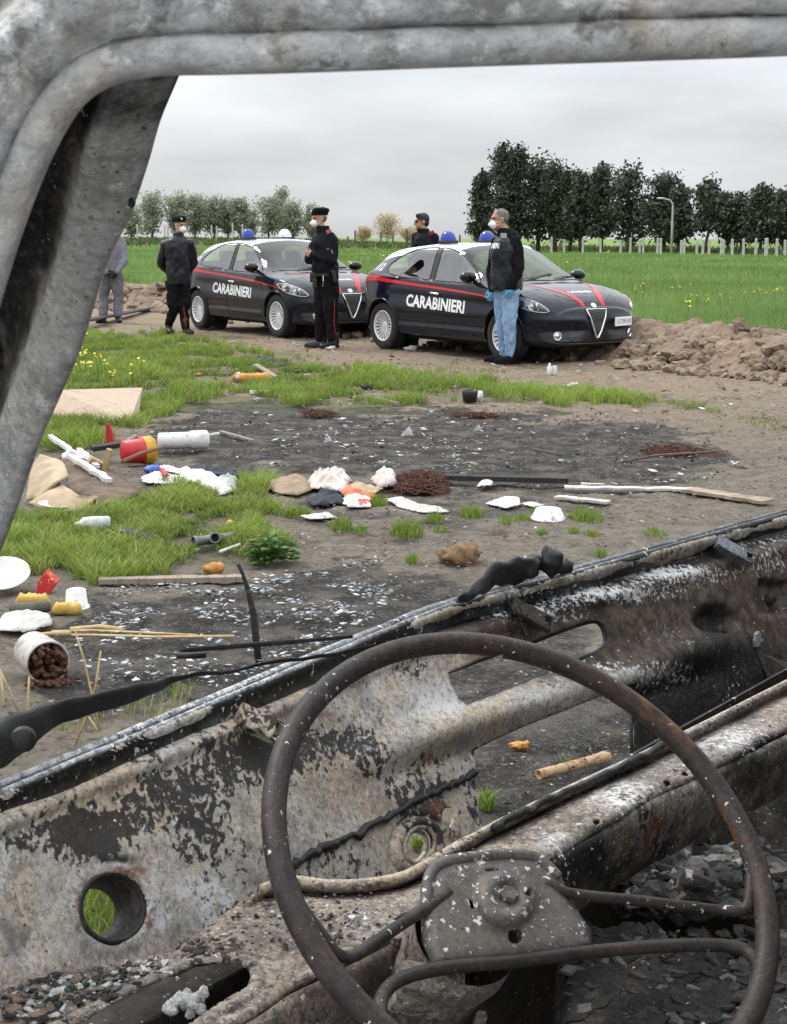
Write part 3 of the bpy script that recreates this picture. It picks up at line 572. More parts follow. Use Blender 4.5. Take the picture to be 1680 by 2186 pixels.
def section(x):
    zt, zb, zs, w, wr = (float(tab(T, x)) for T in (ZT, ZB, ZS, WW, WRF)); zs = min(zs, zt-0.012)
    g = float(np.clip((zt-zs-0.12)/0.34, 0, 1)); ws = w*(0.985-0.03*g); zm = zb+0.52*(zs-zb); cr = 0.05 if .12 < x < 1.15 else 0.022
    flare = 0.018*(math.exp(-((x-AX)/.33)**2)+math.exp(-((x+AX)/.36)**2))
    low = [(0, zb), (w*.70, zb), (w*.93, zb+.035), (w*.968, zb+.12), (w+flare, zm), (ws+flare*.3, zs)]
    hood = [(w*.93, zs+.30*(zt-zs)), (w*.80, zs+.62*(zt-zs)), (w*.62, zs+.84*(zt-zs)), (w*.32, zt-.05*(zt-zs))]
    cab = [(ws-.035, zs+.03), (wr+.030, zt-.125-cr*.5), (wr-.05, zt-.028-cr), (wr*.52, zt-.007-cr*.3)]
    up = [(a[0]*(1-g)+b[0]*g, a[1]*(1-g)+b[1]*g) for a, b in zip(hood, cab)]
    pts = low + up + [(0, zt)]
    o = []; N = len(pts)
    for i in range(N-1):                                           # gently rounded through the points
        p0 = np.array(pts[max(i-1, 0)]); p1 = np.array(pts[i]); p2 = np.array(pts[i+1]); p3 = np.array(pts[min(i+2, N-1)]) if i+2 < N else np.array((-pts[-2][0], pts[-2][1]))
        if i == 0: p0 = np.array((-pts[1][0], pts[1][1]))
        d = np.linalg.norm(p2-p1); k0 = min(1, d/max(1e-6, np.linalg.norm(p1-p0))); k1 = min(1, d/max(1e-6, np.linalg.norm(p3-p2)))
        m1 = (p2-p0)*.5*min(1, 2*k0/(1+k0)*1.0); m2 = (p3-p1)*.5*min(1, 2*k1/(1+k1)*1.0)
        if i == 6: m1 = (p2-p1)*1.0; m2 = (p2-p1)*1.0
        if i == 5: m2 = (p2-p1)*.6
        if i == 7: m1 = (p2-p1)*0.6 + (p1-p0)*0.12
        for k in range(NSEC[i]):
            t = k/NSEC[i]; o.append((2*t**3-3*t**2+1)*p1+(t**3-2*t**2+t)*m1+(-2*t**3+3*t**2)*p2+(t**3-t**2)*m2)
    o.append(np.array(pts[-1])); return o
xs = np.concatenate([-2.12+0.14*(1-np.cos(np.linspace(0, np.pi/2, 10)))[:-1], np.linspace(-1.98, 1.95, 190)[:-1], np.linspace(1.95, 2.16, 14)])
SEC = [section(x) for x in xs]; NH = len(SEC[0]); CUM = np.concatenate([[0], np.cumsum(NSEC)])
CAPK = [(2.16 + .085*math.sin(a), math.cos(a)) for a in np.linspace(0, math.pi/2, 17)[1:]]   # the blunt nose
for x, k in CAPK: xs = np.append(xs, x); SEC.append([np.array((p[0]*(.15+.85*k) if k > .01 else 0.0, .44+(p[1]-.44)*k)) for p in SEC[204-1 if False else len(xs)-2-CAPK.index((x, k))]])
TK = [(-2.12 - .035*math.sin(a), math.cos(a)) for a in np.linspace(0, math.pi/2, 8)[1:]]
base_tail = SEC[0]
for x, k in TK: xs = np.insert(xs, 0, x); SEC.insert(0, [np.array((p[0]*k, .57+(p[1]-.57)*k)) for p in base_tail])
full = NH*2-1                                                       # right side (y<0) -> centre top -> left side
xs = np.where(xs < -1.7, -1.7+(xs+1.7)*.5, xs)                     # short tail
NX = lambda x: np.where(np.asarray(x) > 1.55, 1.55+(np.asarray(x)-1.55)*.78, x)
xs = NX(xs)
BV = np.zeros((len(xs), full, 3))
for i, (x, s) in enumerate(zip(xs, SEC)):
    for j, (y, z) in enumerate(s): BV[i, j] = (x, -y, z); BV[i, full-1-j] = (x, y, z)
WIN_F = [(.80,.962),(.68,1.03),(.47,1.165),(.27,1.285),(.10,1.352),(-.05,1.385),(-.25,1.400),(-.21,.972),(.3,.962)]
WIN_R = [(-.31,.978),(-.35,1.402),(-.60,1.396),(-.85,1.372),(-1.05,1.325),(-1.22,1.25),(-1.33,1.17),(-1.33,1.11),(-1.20,1.045),(-.95,1.005)]
DOOR_F = [(.84,.25),(.90,.62),(.86,.93),(-.23,.985),(-.27,.45),(-.23,.25)]
DOOR_R = [(-.24,.25),(-.28,.45),(-.24,.985),(-1.20,1.04),(-1.18,.82),(-1.03,.66),(-.95,.40),(-.92,.25)]
zz_ = BV[..., 2]; nf = sstep(1.72, 1.95, BV[..., 0])*sstep(.13, .30, np.abs(BV[..., 1]))                # bumper shoulder and recess, door creases
BV[..., 0] += nf*(.030*np.exp(-((zz_-.535)/.045)**2) - .035*np.exp(-((zz_-.40)/.055)**2) + .018*np.exp(-((zz_-.265)/.03)**2))
sf = sstep(-1.5, -1.2, BV[..., 0])*sstep(1.75, 1.5, BV[..., 0])*(np.abs(BV[..., 1]) > .6)
BV[..., 1] += np.sign(BV[..., 1])*sf*(.014*np.exp(-((zz_-.835+.03*BV[..., 0])/.022)**2) - .010*np.exp(-((zz_-.72+.03*BV[..., 0])/.07)**2) + .014*np.exp(-((zz_-.345+.01*BV[..., 0])/.022)**2) - .012*np.exp(-((zz_-.43)/.05)**2))
side_j = np.array([min(j, full-1-j) for j in range(full)]); is_side = (side_j >= 7) & (side_j <= CUM[7]+1)
fx, fz = BV[..., 0].copy(), BV[..., 2].copy(); P2 = np.stack([fx.ravel(), fz.ravel()], 1); smask = np.repeat(is_side[None], len(xs), 0).ravel()
for poly in (WIN_F, WIN_R):
    sd, nr = poly_sd(P2, poly); m = (np.abs(sd) < 0.0125) & smask & (np.repeat((side_j >= CUM[5]+1)[None], len(xs), 0).ravel()); P2[m] = nr[m]
for a in (AX, -AX):
    d = np.hypot(P2[:, 0]-a, P2[:, 1]-WR); rr = 0.372; m = (np.abs(d-rr) < 0.0135) & np.repeat(((side_j >= 3) & (side_j <= CUM[5]))[None], len(xs), 0).ravel()
    P2[m] = np.array([a, WR]) + (P2[m]-np.array([a, WR]))*(rr/d[m])[:, None]
HULL = BVHTree.FromPolygons([tuple(p) for p in BV.reshape(-1, 3)], [(i*full+j, i*full+j+1, (i+1)*full+j+1, (i+1)*full+j) for i in range(len(xs)-1) for j in range(full-1)])
def proj(p, d, off=0.0):
    p = Vector(p); d = Vector(d).normalized(); h = HULL.ray_cast(p - d*3, d)
    if h[0] is None:
        q = HULL.find_nearest(p); return q[0] - d*off
    return h[0] - d*off
V0 = BV.reshape(-1, 3).copy(); moved = (np.abs(P2-np.stack([fx.ravel(), fz.ravel()], 1)).sum(1) > 1e-9)
for k in np.where(moved)[0]:
    s = 1 if V0[k, 1] > 0 else -1; h = HULL.ray_cast(Vector((P2[k, 0], s*3, P2[k, 1])), Vector((0, -s, 0)))
    if h[0] is not None: V0[k] = h[0]
Fq = np.array([(i*full+j, (i+1)*full+j, (i+1)*full+j+1, i*full+j+1) for i in range(len(xs)-1) for j in range(full-1)])
FC = V0[Fq].mean(1); FJ = np.array([min(j, full-2-j) for i in range(len(xs)-1) for j in range(full-1)]); FP = FC[:, [0, 2]]
inF = (poly_sd(FP, WIN_F)[0] < -1e-4) & (FJ >= CUM[5]+1) & (FJ <= CUM[7]+2); inR = (poly_sd(FP, WIN_R)[0] < -1e-4) & (FJ >= CUM[5]+1) & (FJ <= CUM[7]+2)
arch = ((np.hypot(FP[:, 0]-AX, FP[:, 1]-WR) < .3715) | (np.hypot(FP[:, 0]+AX, FP[:, 1]-WR) < .3715)) & (np.abs(FC[:, 1]) > .5) & (FC[:, 2] < .72)
top = FJ >= CUM[7]; ay = np.abs(FC[:, 1])
wind = top & (FC[:, 0] > .19-.07*(ay/.6)**2) & (FC[:, 0] < 1.07-.20*(ay/.7)**2) & (FJ >= CUM[7]+2)
rearw = top & (FC[:, 0] < -1.64) & (FC[:, 0] > -1.83) & (ay < .46)
roofm = (FJ >= CUM[7]) & (FC[:, 0] > -1.62) & (FC[:, 0] <= .19-.07*(ay/.6)**2) & ~inF & ~inR & ~wind
doorF = (poly_sd(FP, DOOR_F)[0] < 0) & (FJ >= 5) & (FJ <= CUM[6]) & ~arch; doorR = (poly_sd(FP, DOOR_R)[0] < 0) & (FJ >= 5) & (FJ <= CUM[6]) & ~arch & ~doorF
def sub(name, sel, m, parent, **kw):
    q = Fq[sel]; u, inv = np.unique(q, return_inverse=True); return link(name, np_mesh(name, V0[u], inv.reshape(-1, 4)), m, parent, smooth=True, **kw)
lft = FC[:, 1] > 0
def patch(poly, O, U, Wv, d, off, step=0.012, thick=0.0, bulge=0.0):
    """A piece laid on the hull: POLY in (u,w) of the plane O,U,Wv is sent along D onto the hull and lifted by OFF."""
    P, q = grid_fill(poly, [], step); sd, _ = poly_sd(P, poly); O, U, Wv = Vector(O), Vector(U), Vector(Wv)
    vs = [proj(O+U*p[0]+Wv*p[1], d, off + (bulge*min(1, -s/0.03) if bulge else 0)) for p, s in zip(P, sd)]; return vs, [tuple(f) for f in q]
SIDE = lambda s: (Vector((0, 0, 0)), Vector((1, 0, 0)), Vector((0, 0, 1)), Vector((0, -s, 0)))
def line_on(mb, pts, s, r, off=0.0):
    P = [proj(Vector((x, 0, z)), (0, -s, 0), off) for x, z in pts]; mb.tube(P, r, 6); return mb
def dense(poly, d=0.04):
    o = []
    for a, b in zip(poly, poly[1:]+poly[:1]):
        n = max(1, int(math.dist(a, b)/d)); o += [(a[0]+(b[0]-a[0])*k/n, a[1]+(b[1]-a[1])*k/n) for k in range(n)]
    return o + [poly[0]]
def text_mesh(txt, size, bold=0.0, space=1.0):
    cu = bpy.data.curves.new('t', 'FONT'); cu.body = txt; cu.size = size; cu.align_x = 'CENTER'; cu.align_y = 'CENTER'; cu.offset = bold; cu.space_character = space; cu.resolution_u = 3
    o = bpy.data.objects.new('t', cu); COL.objects.link(o); dg = bpy.context.evaluated_depsgraph_get(); me = bpy.data.meshes.new_from_object(o.evaluated_get(dg)); bpy.data.objects.remove(o)
    b = bmesh.new(); b.from_mesh(me); bmesh.ops.triangulate(b, faces=b.faces[:]); bmesh.ops.subdivide_edges(b, edges=[e for e in b.edges if e.calc_length() > size*.22], cuts=2, use_grid_fill=True); b.verts.index_update()
    vs = [v.co.copy() for v in b.verts]; fs = [tuple(v.index for v in f.verts) for f in b.faces]; b.free(); return vs, fs
def wheel_mesh_tyre():
    pr = [(.205,-.098),(.225,-.104),(.262,-.112),(.296,-.108),(.316,-.094),(.325,-.075),(.325,-.03),(.318,-.026),(.318,-.018),(.325,-.014),(.325,.014),(.318,.018),(.318,.026),(.325,.03),(.325,.075),(.316,.094),(.296,.108),(.262,.112),(.225,.104),(.205,.098)]
    return MB().lathe(pr, n=48)
def wheel(parent, name, loc, s):
    """s = +1 left, -1 right; the wheel's axis is y, its outer face towards s."""
    M = Matrix.Rotation(-s*math.pi/2, 4, 'X'); w = empty(name, loc); w.parent = parent
    t = MB(); pr = wheel_mesh_tyre(); t.add([M @ Vector(v) for v in pr.v], pr.f); t.build('tyre', RUBBER, w, smooth=True)
    r = MB(); r.lathe([(.205,-.09),(.198,-.085),(.190,.02),(.192,.075),(.208,.092),(.214,.100),(.207,.104),(.196,.098),(.186,.06)], M, 48)
    r.lathe([(0,.072),(.038,.070),(.058,.062),(.060,.05)], M, 24)
    for k in range(20):
        a = 2*math.pi*k/20; c, sn = math.cos(a), math.sin(a); w2 = lambda rr, da, z: M @ Vector((rr*math.cos(a)-da*sn, rr*sn+da*c, z))
        r.add([w2(.050,-.0075,.062), w2(.050,.0075,.062), w2(.196,.0115,.092), w2(.196,-.0115,.092), w2(.05,-.006,.04), w2(.05,.006,.04), w2(.196,.009,.062), w2(.196,-.009,.062)], [(0,1,2,3),(4,7,6,5),(0,4,5,1),(1,5,6,2),(2,6,7,3),(3,7,4,0)])
    r.build('rim', ALLOY, w, smooth=False)
    b = MB(); b.lathe([(0,-.01),(.15,-.01),(.15,.0),(.19,.0)], M, 32); b.build('brake_disc', mat('brake_disc', (0.09, 0.085, 0.08), 0.5, 0.6) if 'brake_disc' not in bpy.data.materials else bpy.data.materials['brake_disc'], w, smooth=False)
    return w
def make_car(label):
    car = empty('police_car', label=label, cat='police car', group='police cars parked on the dirt track')
    body = sub('body', ~(inF | inR | arch | wind | rearw | roofm | doorF | doorR), NAVY, car)
    sub('roof', roofm, WHITEP, car, label='white roof')
    sub('windscreen', wind, SCREEN, car); sub('rear_window', rearw, GLASS, car)
    for s, sel in ((-1, ~lft), (1, lft)):
        for nm, dm, wm, poly, hx, hz in (('door', doorF, inF, DOOR_F, -.11, .81), ('door', doorR, inR, DOOR_R, -.90, .865)):
            d = sub(nm, dm & sel, NAVY, car)
            sub('window', wm & sel, GLASS, d)
            mb = MB(); line_on(mb, dense(poly), s, 0.0042, -0.001); mb.build('seam', BLACKP, d, smooth=True)
            if dm is doorF:
                mb = MB(); P = [proj(Vector((x, 0, z)), (0, -s, 0), .022) for x, z in ((hx-.10, hz+.004), (hx-.05, hz), (hx+.05, hz-.008), (hx+.10, hz-.012))]; mb.tube(P, [.008, .014, .014, .009], 8, flat=1.2); mb.build('handle', CHROME, d, smooth=True)
        mb = MB()
        for poly in (WIN_F, WIN_R): line_on(mb, dense(poly), s, 0.0075, 0.003)
        vs, fs = patch([(-.205,.965),(-.315,.97),(-.355,1.404),(-.245,1.402)], *SIDE(s), 0.004); mb.add(vs, fs); mb.build('window_trim', BLACKP, car, smooth=True)
        # red band along the flank
        band = [(-1.88,.965),(-1.76,1.012),(-1.5,1.012),(-1.1,.965),(-.5,.922),(.2,.875),(.9,.822),(1.30,.775),(1.56,.725),(1.55,.716),(1.28,.760),(.9,.802),(.2,.850),(-.5,.890),(-1.1,.924),(-1.5,.948),(-1.76,.93),(-1.88,.885)]
        vs, fs = patch(band, *SIDE(s), 0.0035, 0.007); MB().add(vs, fs).build('red_band', REDP, car, smooth=True)
        # lettering
        vs, fs = text_mesh('CARABINIERI', 0.205, 0.007, 1.02); mb = MB(); sx = s*-1.0
        mb.add([proj(Vector((-.10 + sx*v.x*1.06, 0, .665 + v.y*1.05 + sx*v.x*-.045)), (0, -s, 0), .004) for v in vs], fs); mb.build('lettering', LETTER, car, clean=False)
        vs, fs = text_mesh('112', 0.135, 0.003); mb = MB(); mb.add([proj(Vector((-1.55 + sx*v.x, 0, 1.125 + v.y)), (0, -s, 0), .004) for v in vs], fs); mb.build('number', LETTER, car, clean=False)
        # sill strip, side repeater
        mb = MB(); vs, fs = patch([(.98,.800),(1.19,.788),(1.19,.772),(.98,.782)], *SIDE(s), 0.008, .008); mb.add(vs, fs); mb.build('side_badge', CHROME, car, smooth=True)
        mb = MB(); vs, fs = patch([(-.88,.36),(.10,.335),(.80,.30),(.80,.285),(.1,.30),(-.88,.325)], *SIDE(s), 0.006, .007); mb.add(vs, fs); mb.build('sill_crease', NAVY, car, smooth=True)
        # mirror
        mr = MB(); c0 = proj(Vector((.66, 0, .985)), (0, -s, 0)); mr.sphere(c0 + Vector((.02, s*.13, .055)), (.10, .115, .075), n=16, k=12); mr.tube([c0+Vector((.02, -s*.02, -.015)), c0+Vector((.02, s*.09, .02))], [.045, .035], 8, flat=.5); mi = mr.build('mirror', GLOSSB, car, smooth=True)
        # headlight
        U = Vector((.60, -s*.80, 0)); O = Vector((1.74, s*.71, .70)); D = Vector((-.80, -s*.60, -.12)); hl = [(-.365,.115),(-.26,.118),(-.10,.075),(.05,.012),(.165,-.055),(.185,-.09),(.12,-.105),(-.02,-.088),(-.16,-.045),(-.28,.02),(-.35,.075)]
        hl = [(-.36,.125),(-.25,.125),(-.11,.085),(.03,.025),(.13,-.045),(.15,-.075),(.09,-.09),(-.04,-.072),(-.17,-.03),(-.28,.035),(-.345,.09)]
        vs, fs = patch([tuple(p) for p in spline(hl, 4, True)], O, U, Vector((0, 0, 1)), D, 0.004, .012); h_ = MB().add(vs, fs).build('headlight', LAMPIN, car, smooth=True)
        mb = MB(); n_ = -D.normalized()
        for (u, w_, r_) in ((-.22, .062, .052), (-.055, -.012, .046)):
            c = proj(O+U*u+Vector((0, 0, 1))*w_, D, .006); M4 = Matrix.Translation(c) @ n_.to_track_quat('Z', 'Y').to_matrix().to_4x4(); mb.lathe([(0,.012),(r_*.45,.010),(r_*.5,.004),(r_*.85,.006),(r_,.012),(r_*1.02,.0)], M4, 20)
        mb.build('lamp', LAMPW, h_, smooth=True)
        vs, fs = patch([tuple(p) for p in spline(hl, 4, True)], O, U, Vector((0, 0, 1)), D, 0.010, .012, bulge=.016); MB().add(vs, fs).build('lens', CLEAR, h_, smooth=True)
        mb = MB(); mb.tube([proj(O+U*p[0]+Vector((0, 0, 1))*p[1], D, .008) for p in spline(hl, 3, True)], .004, 6, True); mb.build('lamp_edge', CHROME, h_, smooth=True)
        # fog light in its black recess
        fo = MB(); c = Vector((2.0, s*.57, .345)); rc = [(-.22,.035),(.10,.075),(.22,.08),(.20,.0),(.16,-.075),(-.20,-.06)]
        DF = Vector((-.92, -s*.38, 0)); UF = Vector((.38, -s*.92, 0)).normalized(); vs, fs = patch(rc, c, UF, Vector((0, 0, 1)), DF, .004, .012); f_ = fo.add(vs, fs).build('fog_light', BLACKP, car, smooth=True)
        q = proj(c + UF*-.02, DF, .006); M4 = Matrix.Translation(q) @ (-DF).to_track_quat('Z', 'Y').to_matrix().to_4x4(); MB().lathe([(0,.008),(.03,.010),(.033,.002),(.042,.004),(.046,.016),(.052,.016),(.055,0)], M4, 20).build('lamp', CHROME, f_, smooth=True)
        # tail lamp
        ul = Vector((0, 1, 0)); vs, fs = patch([(s*.45,.93),(s*.70,.97),(s*.74,.90),(s*.60,.84),(s*.44,.86)], Vector((-1.9, 0, 0)), ul, Vector((0, 0, 1)), (1, 0, 0), .008, .014); MB().add(vs, fs).build('tail_light', mat('tail_red', (0.45, 0.01, 0.01), 0.15, coat=1) if 'tail_red' not in bpy.data.materials else bpy.data.materials['tail_red'], car, smooth=True)
        # bonnet stripe
        st = [(1.08,.56),(1.3,.52),(1.6,.42),(1.85,.31),(2.05,.225),(2.15,.195),(2.15,.14),(2.05,.15),(1.85,.215),(1.6,.355),(1.3,.49),(1.1,.545)]
        vs, fs = patch([(float(NX(a)), s*b) for a, b in st], Vector((0, 0, 0)), Vector((1, 0, 0)), Vector((0, 1, 0)), (0, 0, -1), .0035, .012); MB().add(vs, fs).build('bonnet_stripe', REDP, car, smooth=True)
        # wheels, arches
        for a in (AX, -AX):
            wheel(car, 'wheel', (a, s*.775, WR), s)
            mb = MB(); M4 = Matrix.Translation((a, 0, WR)) @ Matrix.Rotation(-math.pi/2, 4, 'X')
            mb.lathe([(.385, s*.50), (.385, s*.868)], M4, 28, -math.pi*.02-math.pi, math.pi*.02); mb.lathe([(0, s*.5), (.40, s*.5)], M4, 28); mb.build('wheel_arch', WELL, car)
            mb = MB(); P = []
            for k in range(33):
                q = math.pi*(-.03+1.06*k/32); x, z = a+.376*math.cos(q), WR+.376*math.sin(q)
                if z > .205: P.append(proj(Vector((x, 0, z)), (0, -s, 0), .001))
            mb.tube(P, .011, 8); mb.build('arch_lip', NAVY, car, smooth=True)
    DN = Vector((-1, 0, 0)); U = Vector((0, 1, 0)); Z = Vector((0, 0, 1)); O = Vector((2.3, 0, 0))
    sc = [(-.165,.66),(0,.662),(.165,.66),(.13,.56),(.06,.39),(.022,.315),(0,.305),(-.022,.315),(-.06,.39),(-.125,.56)]
    def mesh_tex():
        m, t, b = new_mat('honeycomb'); v = nn(t, 'ShaderNodeTexVoronoi'); v.feature = 'DISTANCE_TO_EDGE'; v.inputs['Scale'].default_value = 34; v.inputs['Randomness'].default_value = 0.0
        tc_ = nn(t, 'ShaderNodeTexCoord'); t.links.new(tc_.outputs['Object'], v.inputs['Vector']); f = rng_node(t, v.outputs['Distance'], 0.06, 0.12); t.links.new(mix_node(t, f, (0.045, 0.045, 0.048), (0.004, 0.004, 0.004)), b.inputs['Base Color']); b.inputs['Roughness'].default_value = 0.4; return m
    HC = bpy.data.materials.get('honeycomb') or mesh_tex()
    vs, fs = patch(sc, O, U, Z, DN, .010, .012); gr_ = MB().add(vs, fs).build('grille', HC, car, smooth=True)
    mb = MB(); P = [proj(O+U*p[0]+Z*p[1], DN, .016) for p in sc]; mb.tube(P, [.009, .007, .009, .011, .015, .017, .018, .017, .015, .011], 8, True); mb.build('grille_frame', CHROME, gr_, smooth=True)
    lg = [(-.47,.395),(-.12,.40),(-.07,.33),(.07,.33),(.12,.40),(.47,.395),(.40,.265),(-.40,.265)]
    vs, fs = patch(lg, O, U, Z, DN, .006, .014); MB().add(vs, fs).build('lower_grille', HC, car, smooth=True)
    mb = MB(); P = [proj(O+U*y+Z*z, DN, .012) for y, z in ((-.72,.28),(-.60,.25),(-.4,.242),(0,.24),(.4,.242),(.60,.25),(.72,.28))]; mb.tube(P, .018, 8, flat=.7); mb.build('front_lip', BLACKP, car, smooth=True)
    c = proj(Vector((2.02, 0, .70)), Vector((-1, 0, -.8)), .004); M4 = Matrix.Translation(c) @ Vector((.8, 0, .6)).to_track_quat('Z', 'Y').to_matrix().to_4x4(); mb = MB(); mb.lathe([(0,.014),(.030,.013),(.037,.010),(.040,0)], M4, 20); mb.build('bonnet_badge', CHROME, car, smooth=True)
    pc = proj(O+U*.40+Z*.50, DN, .0); pn = Vector((.97, .24, 0)).normalized(); pl = MB(); Mp = pn.to_track_quat('X', 'Z').to_matrix(); pl.box(pc + pn*.035, (.022, .36, .11), Mp, .004); pl = pl.build('number_plate', LETTER, car)
    vs, fs = text_mesh('CC DM 470', .075, .0); ux = Vector((0, 1, 0)); ux = (ux - pn*ux.dot(pn)).normalized(); mb = MB(); mb.add([pc + pn*.048 + ux*v.x*.85 + Z*v.y for v in vs], fs); mb.build('plate_text', mat('plate_text', (0.12, 0.1, 0.1), 0.5) if 'plate_text' not in bpy.data.materials else bpy.data.materials['plate_text'], pl, clean=False)
    vs, fs = text_mesh('CARABINIERI', .085, .001); mb = MB(); mb.add([proj(Vector((1.76 - v.y, 0, 0)) + Vector((0, v.x*.8, 0)), (0, 0, -1), .004) for v in vs], fs); mb.build('bonnet_lettering', LETTER, car, clean=False)
    # bonnet gap, cowl, wipers
    mb = MB(); mb.tube([proj(Vector((x, y, 0)), (0, 0, -1), .0) for x, y in ((.96,-.74),(1.03,-.6),(1.09,-.3),(1.11,0),(1.09,.3),(1.03,.6),(.96,.74))], .010, 6); mb.build('cowl', BLACKP, car, smooth=True)
    mb = MB()
    for y0, y1 in ((-.35, .25), (.18, .62)): mb.tube([proj(Vector((1.06, y0, 0)), (0, 0, -1), .012), proj(Vector((1.0, (y0+y1)/2, 0)), (0, 0, -1), .014), proj(Vector((.94, y1, 0)), (0, 0, -1), .012)], .007, 5)
    mb.build('wiper', BLACKP, car)
    for s in (-1, 1):
        mb = MB(); mb.tube([proj(Vector((x, s*y, 0)), (0, 0, -1), .001) for x, y in ((1.12,.62),(1.3,.61),(1.58,.56),(1.82,.45),(1.93,.32),(1.98,.2))], .004, 5); mb.build('bonnet_seam', BLACKP, car)
    # cabin: floor, dash, seats, wheel
    mb = MB(); mb.box((-.25, 0, .34), (2.6, 1.4, .06)); mb.box((.84, 0, .84), (.46, 1.34, .16), None, .05); mb.box((-1.35, 0, .72), (.7, 1.3, .34), None, .08); mb.build('cabin', TRIM, car)
    for x, y, w in ((.10, -.37, .50), (.10, .37, .50), (-.78, 0, 1.25)):
        mb = MB(); mb.box((x, y, .52), (.52, w, .16), None, .06); Rm = Matrix.Rotation(-.28, 3, 'Y'); mb.box((x-.32, y, .83), (.14, w*.94, .60), Rm, .06)
        for hy in ((0,) if w < 1 else (-.38, .38)): mb.box((x-.42, y+hy, 1.19), (.09, .26, .17), Rm, .04)
        mb.build('seat', TRIM, car, smooth=False)
    mb = MB(); Ms = Matrix.Translation((.54, .37, .95)) @ Matrix.Rotation(-1.15, 4, 'Y'); mb.tube([Ms @ Vector((.18*math.cos(q), .18*math.sin(q), 0)) for q in np.linspace(0, 2*math.pi, 25)[:-1]], .015, 8, True); mb.box(Ms @ Vector((0, 0, -.02)), (.05, .34, .03), Ms.to_3x3()); mb.build('steering_wheel', BLACKP, car, smooth=True)
    mb = MB(); mb.box((-.1, 0, .22), (3.0, 1.3, .1)); mb.build('underbody', WELL, car)
    # beacons
    for i, (x, y) in enumerate(((-.52, -.34), (-.52, .34))):
        c = proj(Vector((x, y, 0)), (0, 0, -1)); be = MB(); be.box(c+Vector((0, 0, .018)), (.20, .20, .05), None, .015); be = be.build('beacon', BLACKP, car)
        mb = MB(); vs = []
        for k, (hx, hy, z) in enumerate(((.098,.098,.035),(.094,.094,.07),(.074,.08,.125),(.04,.05,.16),(.012,.02,.17))):
            for q in range(16):
                a = 2*math.pi*q/16; ca, sa = math.cos(a), math.sin(a); e = .55; vs.append(c + Vector((math.copysign(abs(ca)**e, ca)*hx - (z-.035)*.10, math.copysign(abs(sa)**e, sa)*hy, z)))
        fs = [(k*16+q, k*16+(q+1) % 16, (k+1)*16+(q+1) % 16, (k+1)*16+q) for k in range(4) for q in range(16)] + [tuple(range(64, 80))]
        mb.add(vs, fs); mb.build('beacon_dome', BLUEL, be, smooth=True)
    return car
car1 = make_car('dark blue police car nearest the camera with the man in jeans at its front wheel')
def place_car(c, x, y, yaw, k): c.location = (x, y, 0); c.rotation_euler = (0, 0, R(yaw)); c.scale = (k, k, k); return c
place_car(car1, 1.25, 19.25, -54.6, .945)
car2 = copy_tree(car1); car2['label'] = 'dark blue police car parked farther back behind the officer with crossed arms'
place_car(car2, -1.725, 23.6, -56.2, .975)
for be in [o for o in car2.children if o.name.startswith('beacon')][1:]:
    dome = be.children[0]; dome.data = dome.data.copy(); dome.data.materials[0] = mat('clear_beacon', (0.62, 0.66, 0.68), 0.15, coat=1.0, var=0.3, scale=30); dome['label'] = 'clear beacon dome'

# ------------------------------------------------------------------ people
SKIN = mat('skin', (0.42, 0.235, 0.165), 0.55, var=0.15, scale=20); NAVYC = mat('navy_cloth', (0.0085, 0.0095, 0.015), 0.8, var=0.35, scale=9, bump=0.5, bscale=16); BLACKC = mat('black_cloth', (0.008, 0.008, 0.009), 0.85, var=0.4, scale=9, bump=0.5, bscale=18)
NAVYS = mat('navy_nylon', (0.011, 0.012, 0.019), 0.45, var=0.3, scale=6, bump=0.6, bscale=11); GREYC = mat('grey_cloth', (0.20, 0.20, 0.225), 0.85, var=0.2, scale=7, bump=0.5, bscale=14); LEATHER = mat('black_leather', (0.010, 0.010, 0.010), 0.4, var=0.3, bump=0.3)
GREYT = mat('grey_trouser_cloth', (0.16, 0.16, 0.185), 0.85, var=0.3, scale=7, bump=0.5, bscale=14); JEANS = mat('denim', (0.20, 0.33, 0.52), 0.85, col2=(0.27, 0.39, 0.57), scale=10, bump=0.5, bscale=15); MASKW = mat('white_mask', (0.80, 0.80, 0.79), 0.7, var=0.06); HAIRD = mat('dark_hair', (0.012, 0.010, 0.009), 0.6, bump=0.6, bscale=60); HAIRG = mat('grey_hair', (0.09, 0.082, 0.075), 0.7, col2=(0.18, 0.17, 0.16), scale=30, bump=0.6, bscale=60)
GLOVEB = mat('blue_glove', (0.13, 0.42, 0.72), 0.45, var=0.1); EYEM = mat('eye', (0.02, 0.015, 0.012), 0.2); REDC = mat('red_piping', (0.35, 0.015, 0.02), 0.7); FELT = mat('black_felt', (0.007, 0.007, 0.008), 0.9); PATCHM = mat('shoulder_badge', (0.45, 0.12, 0.12), 0.7)
for m_ in (NAVYC, BLACKC, GREYC, JEANS, FELT): m_.node_tree.nodes['Principled BSDF'].inputs['Specular IOR Level'].default_value = 0.15
NAVYS.node_tree.nodes['Principled BSDF'].inputs['Specular IOR Level'].default_value = 0.35
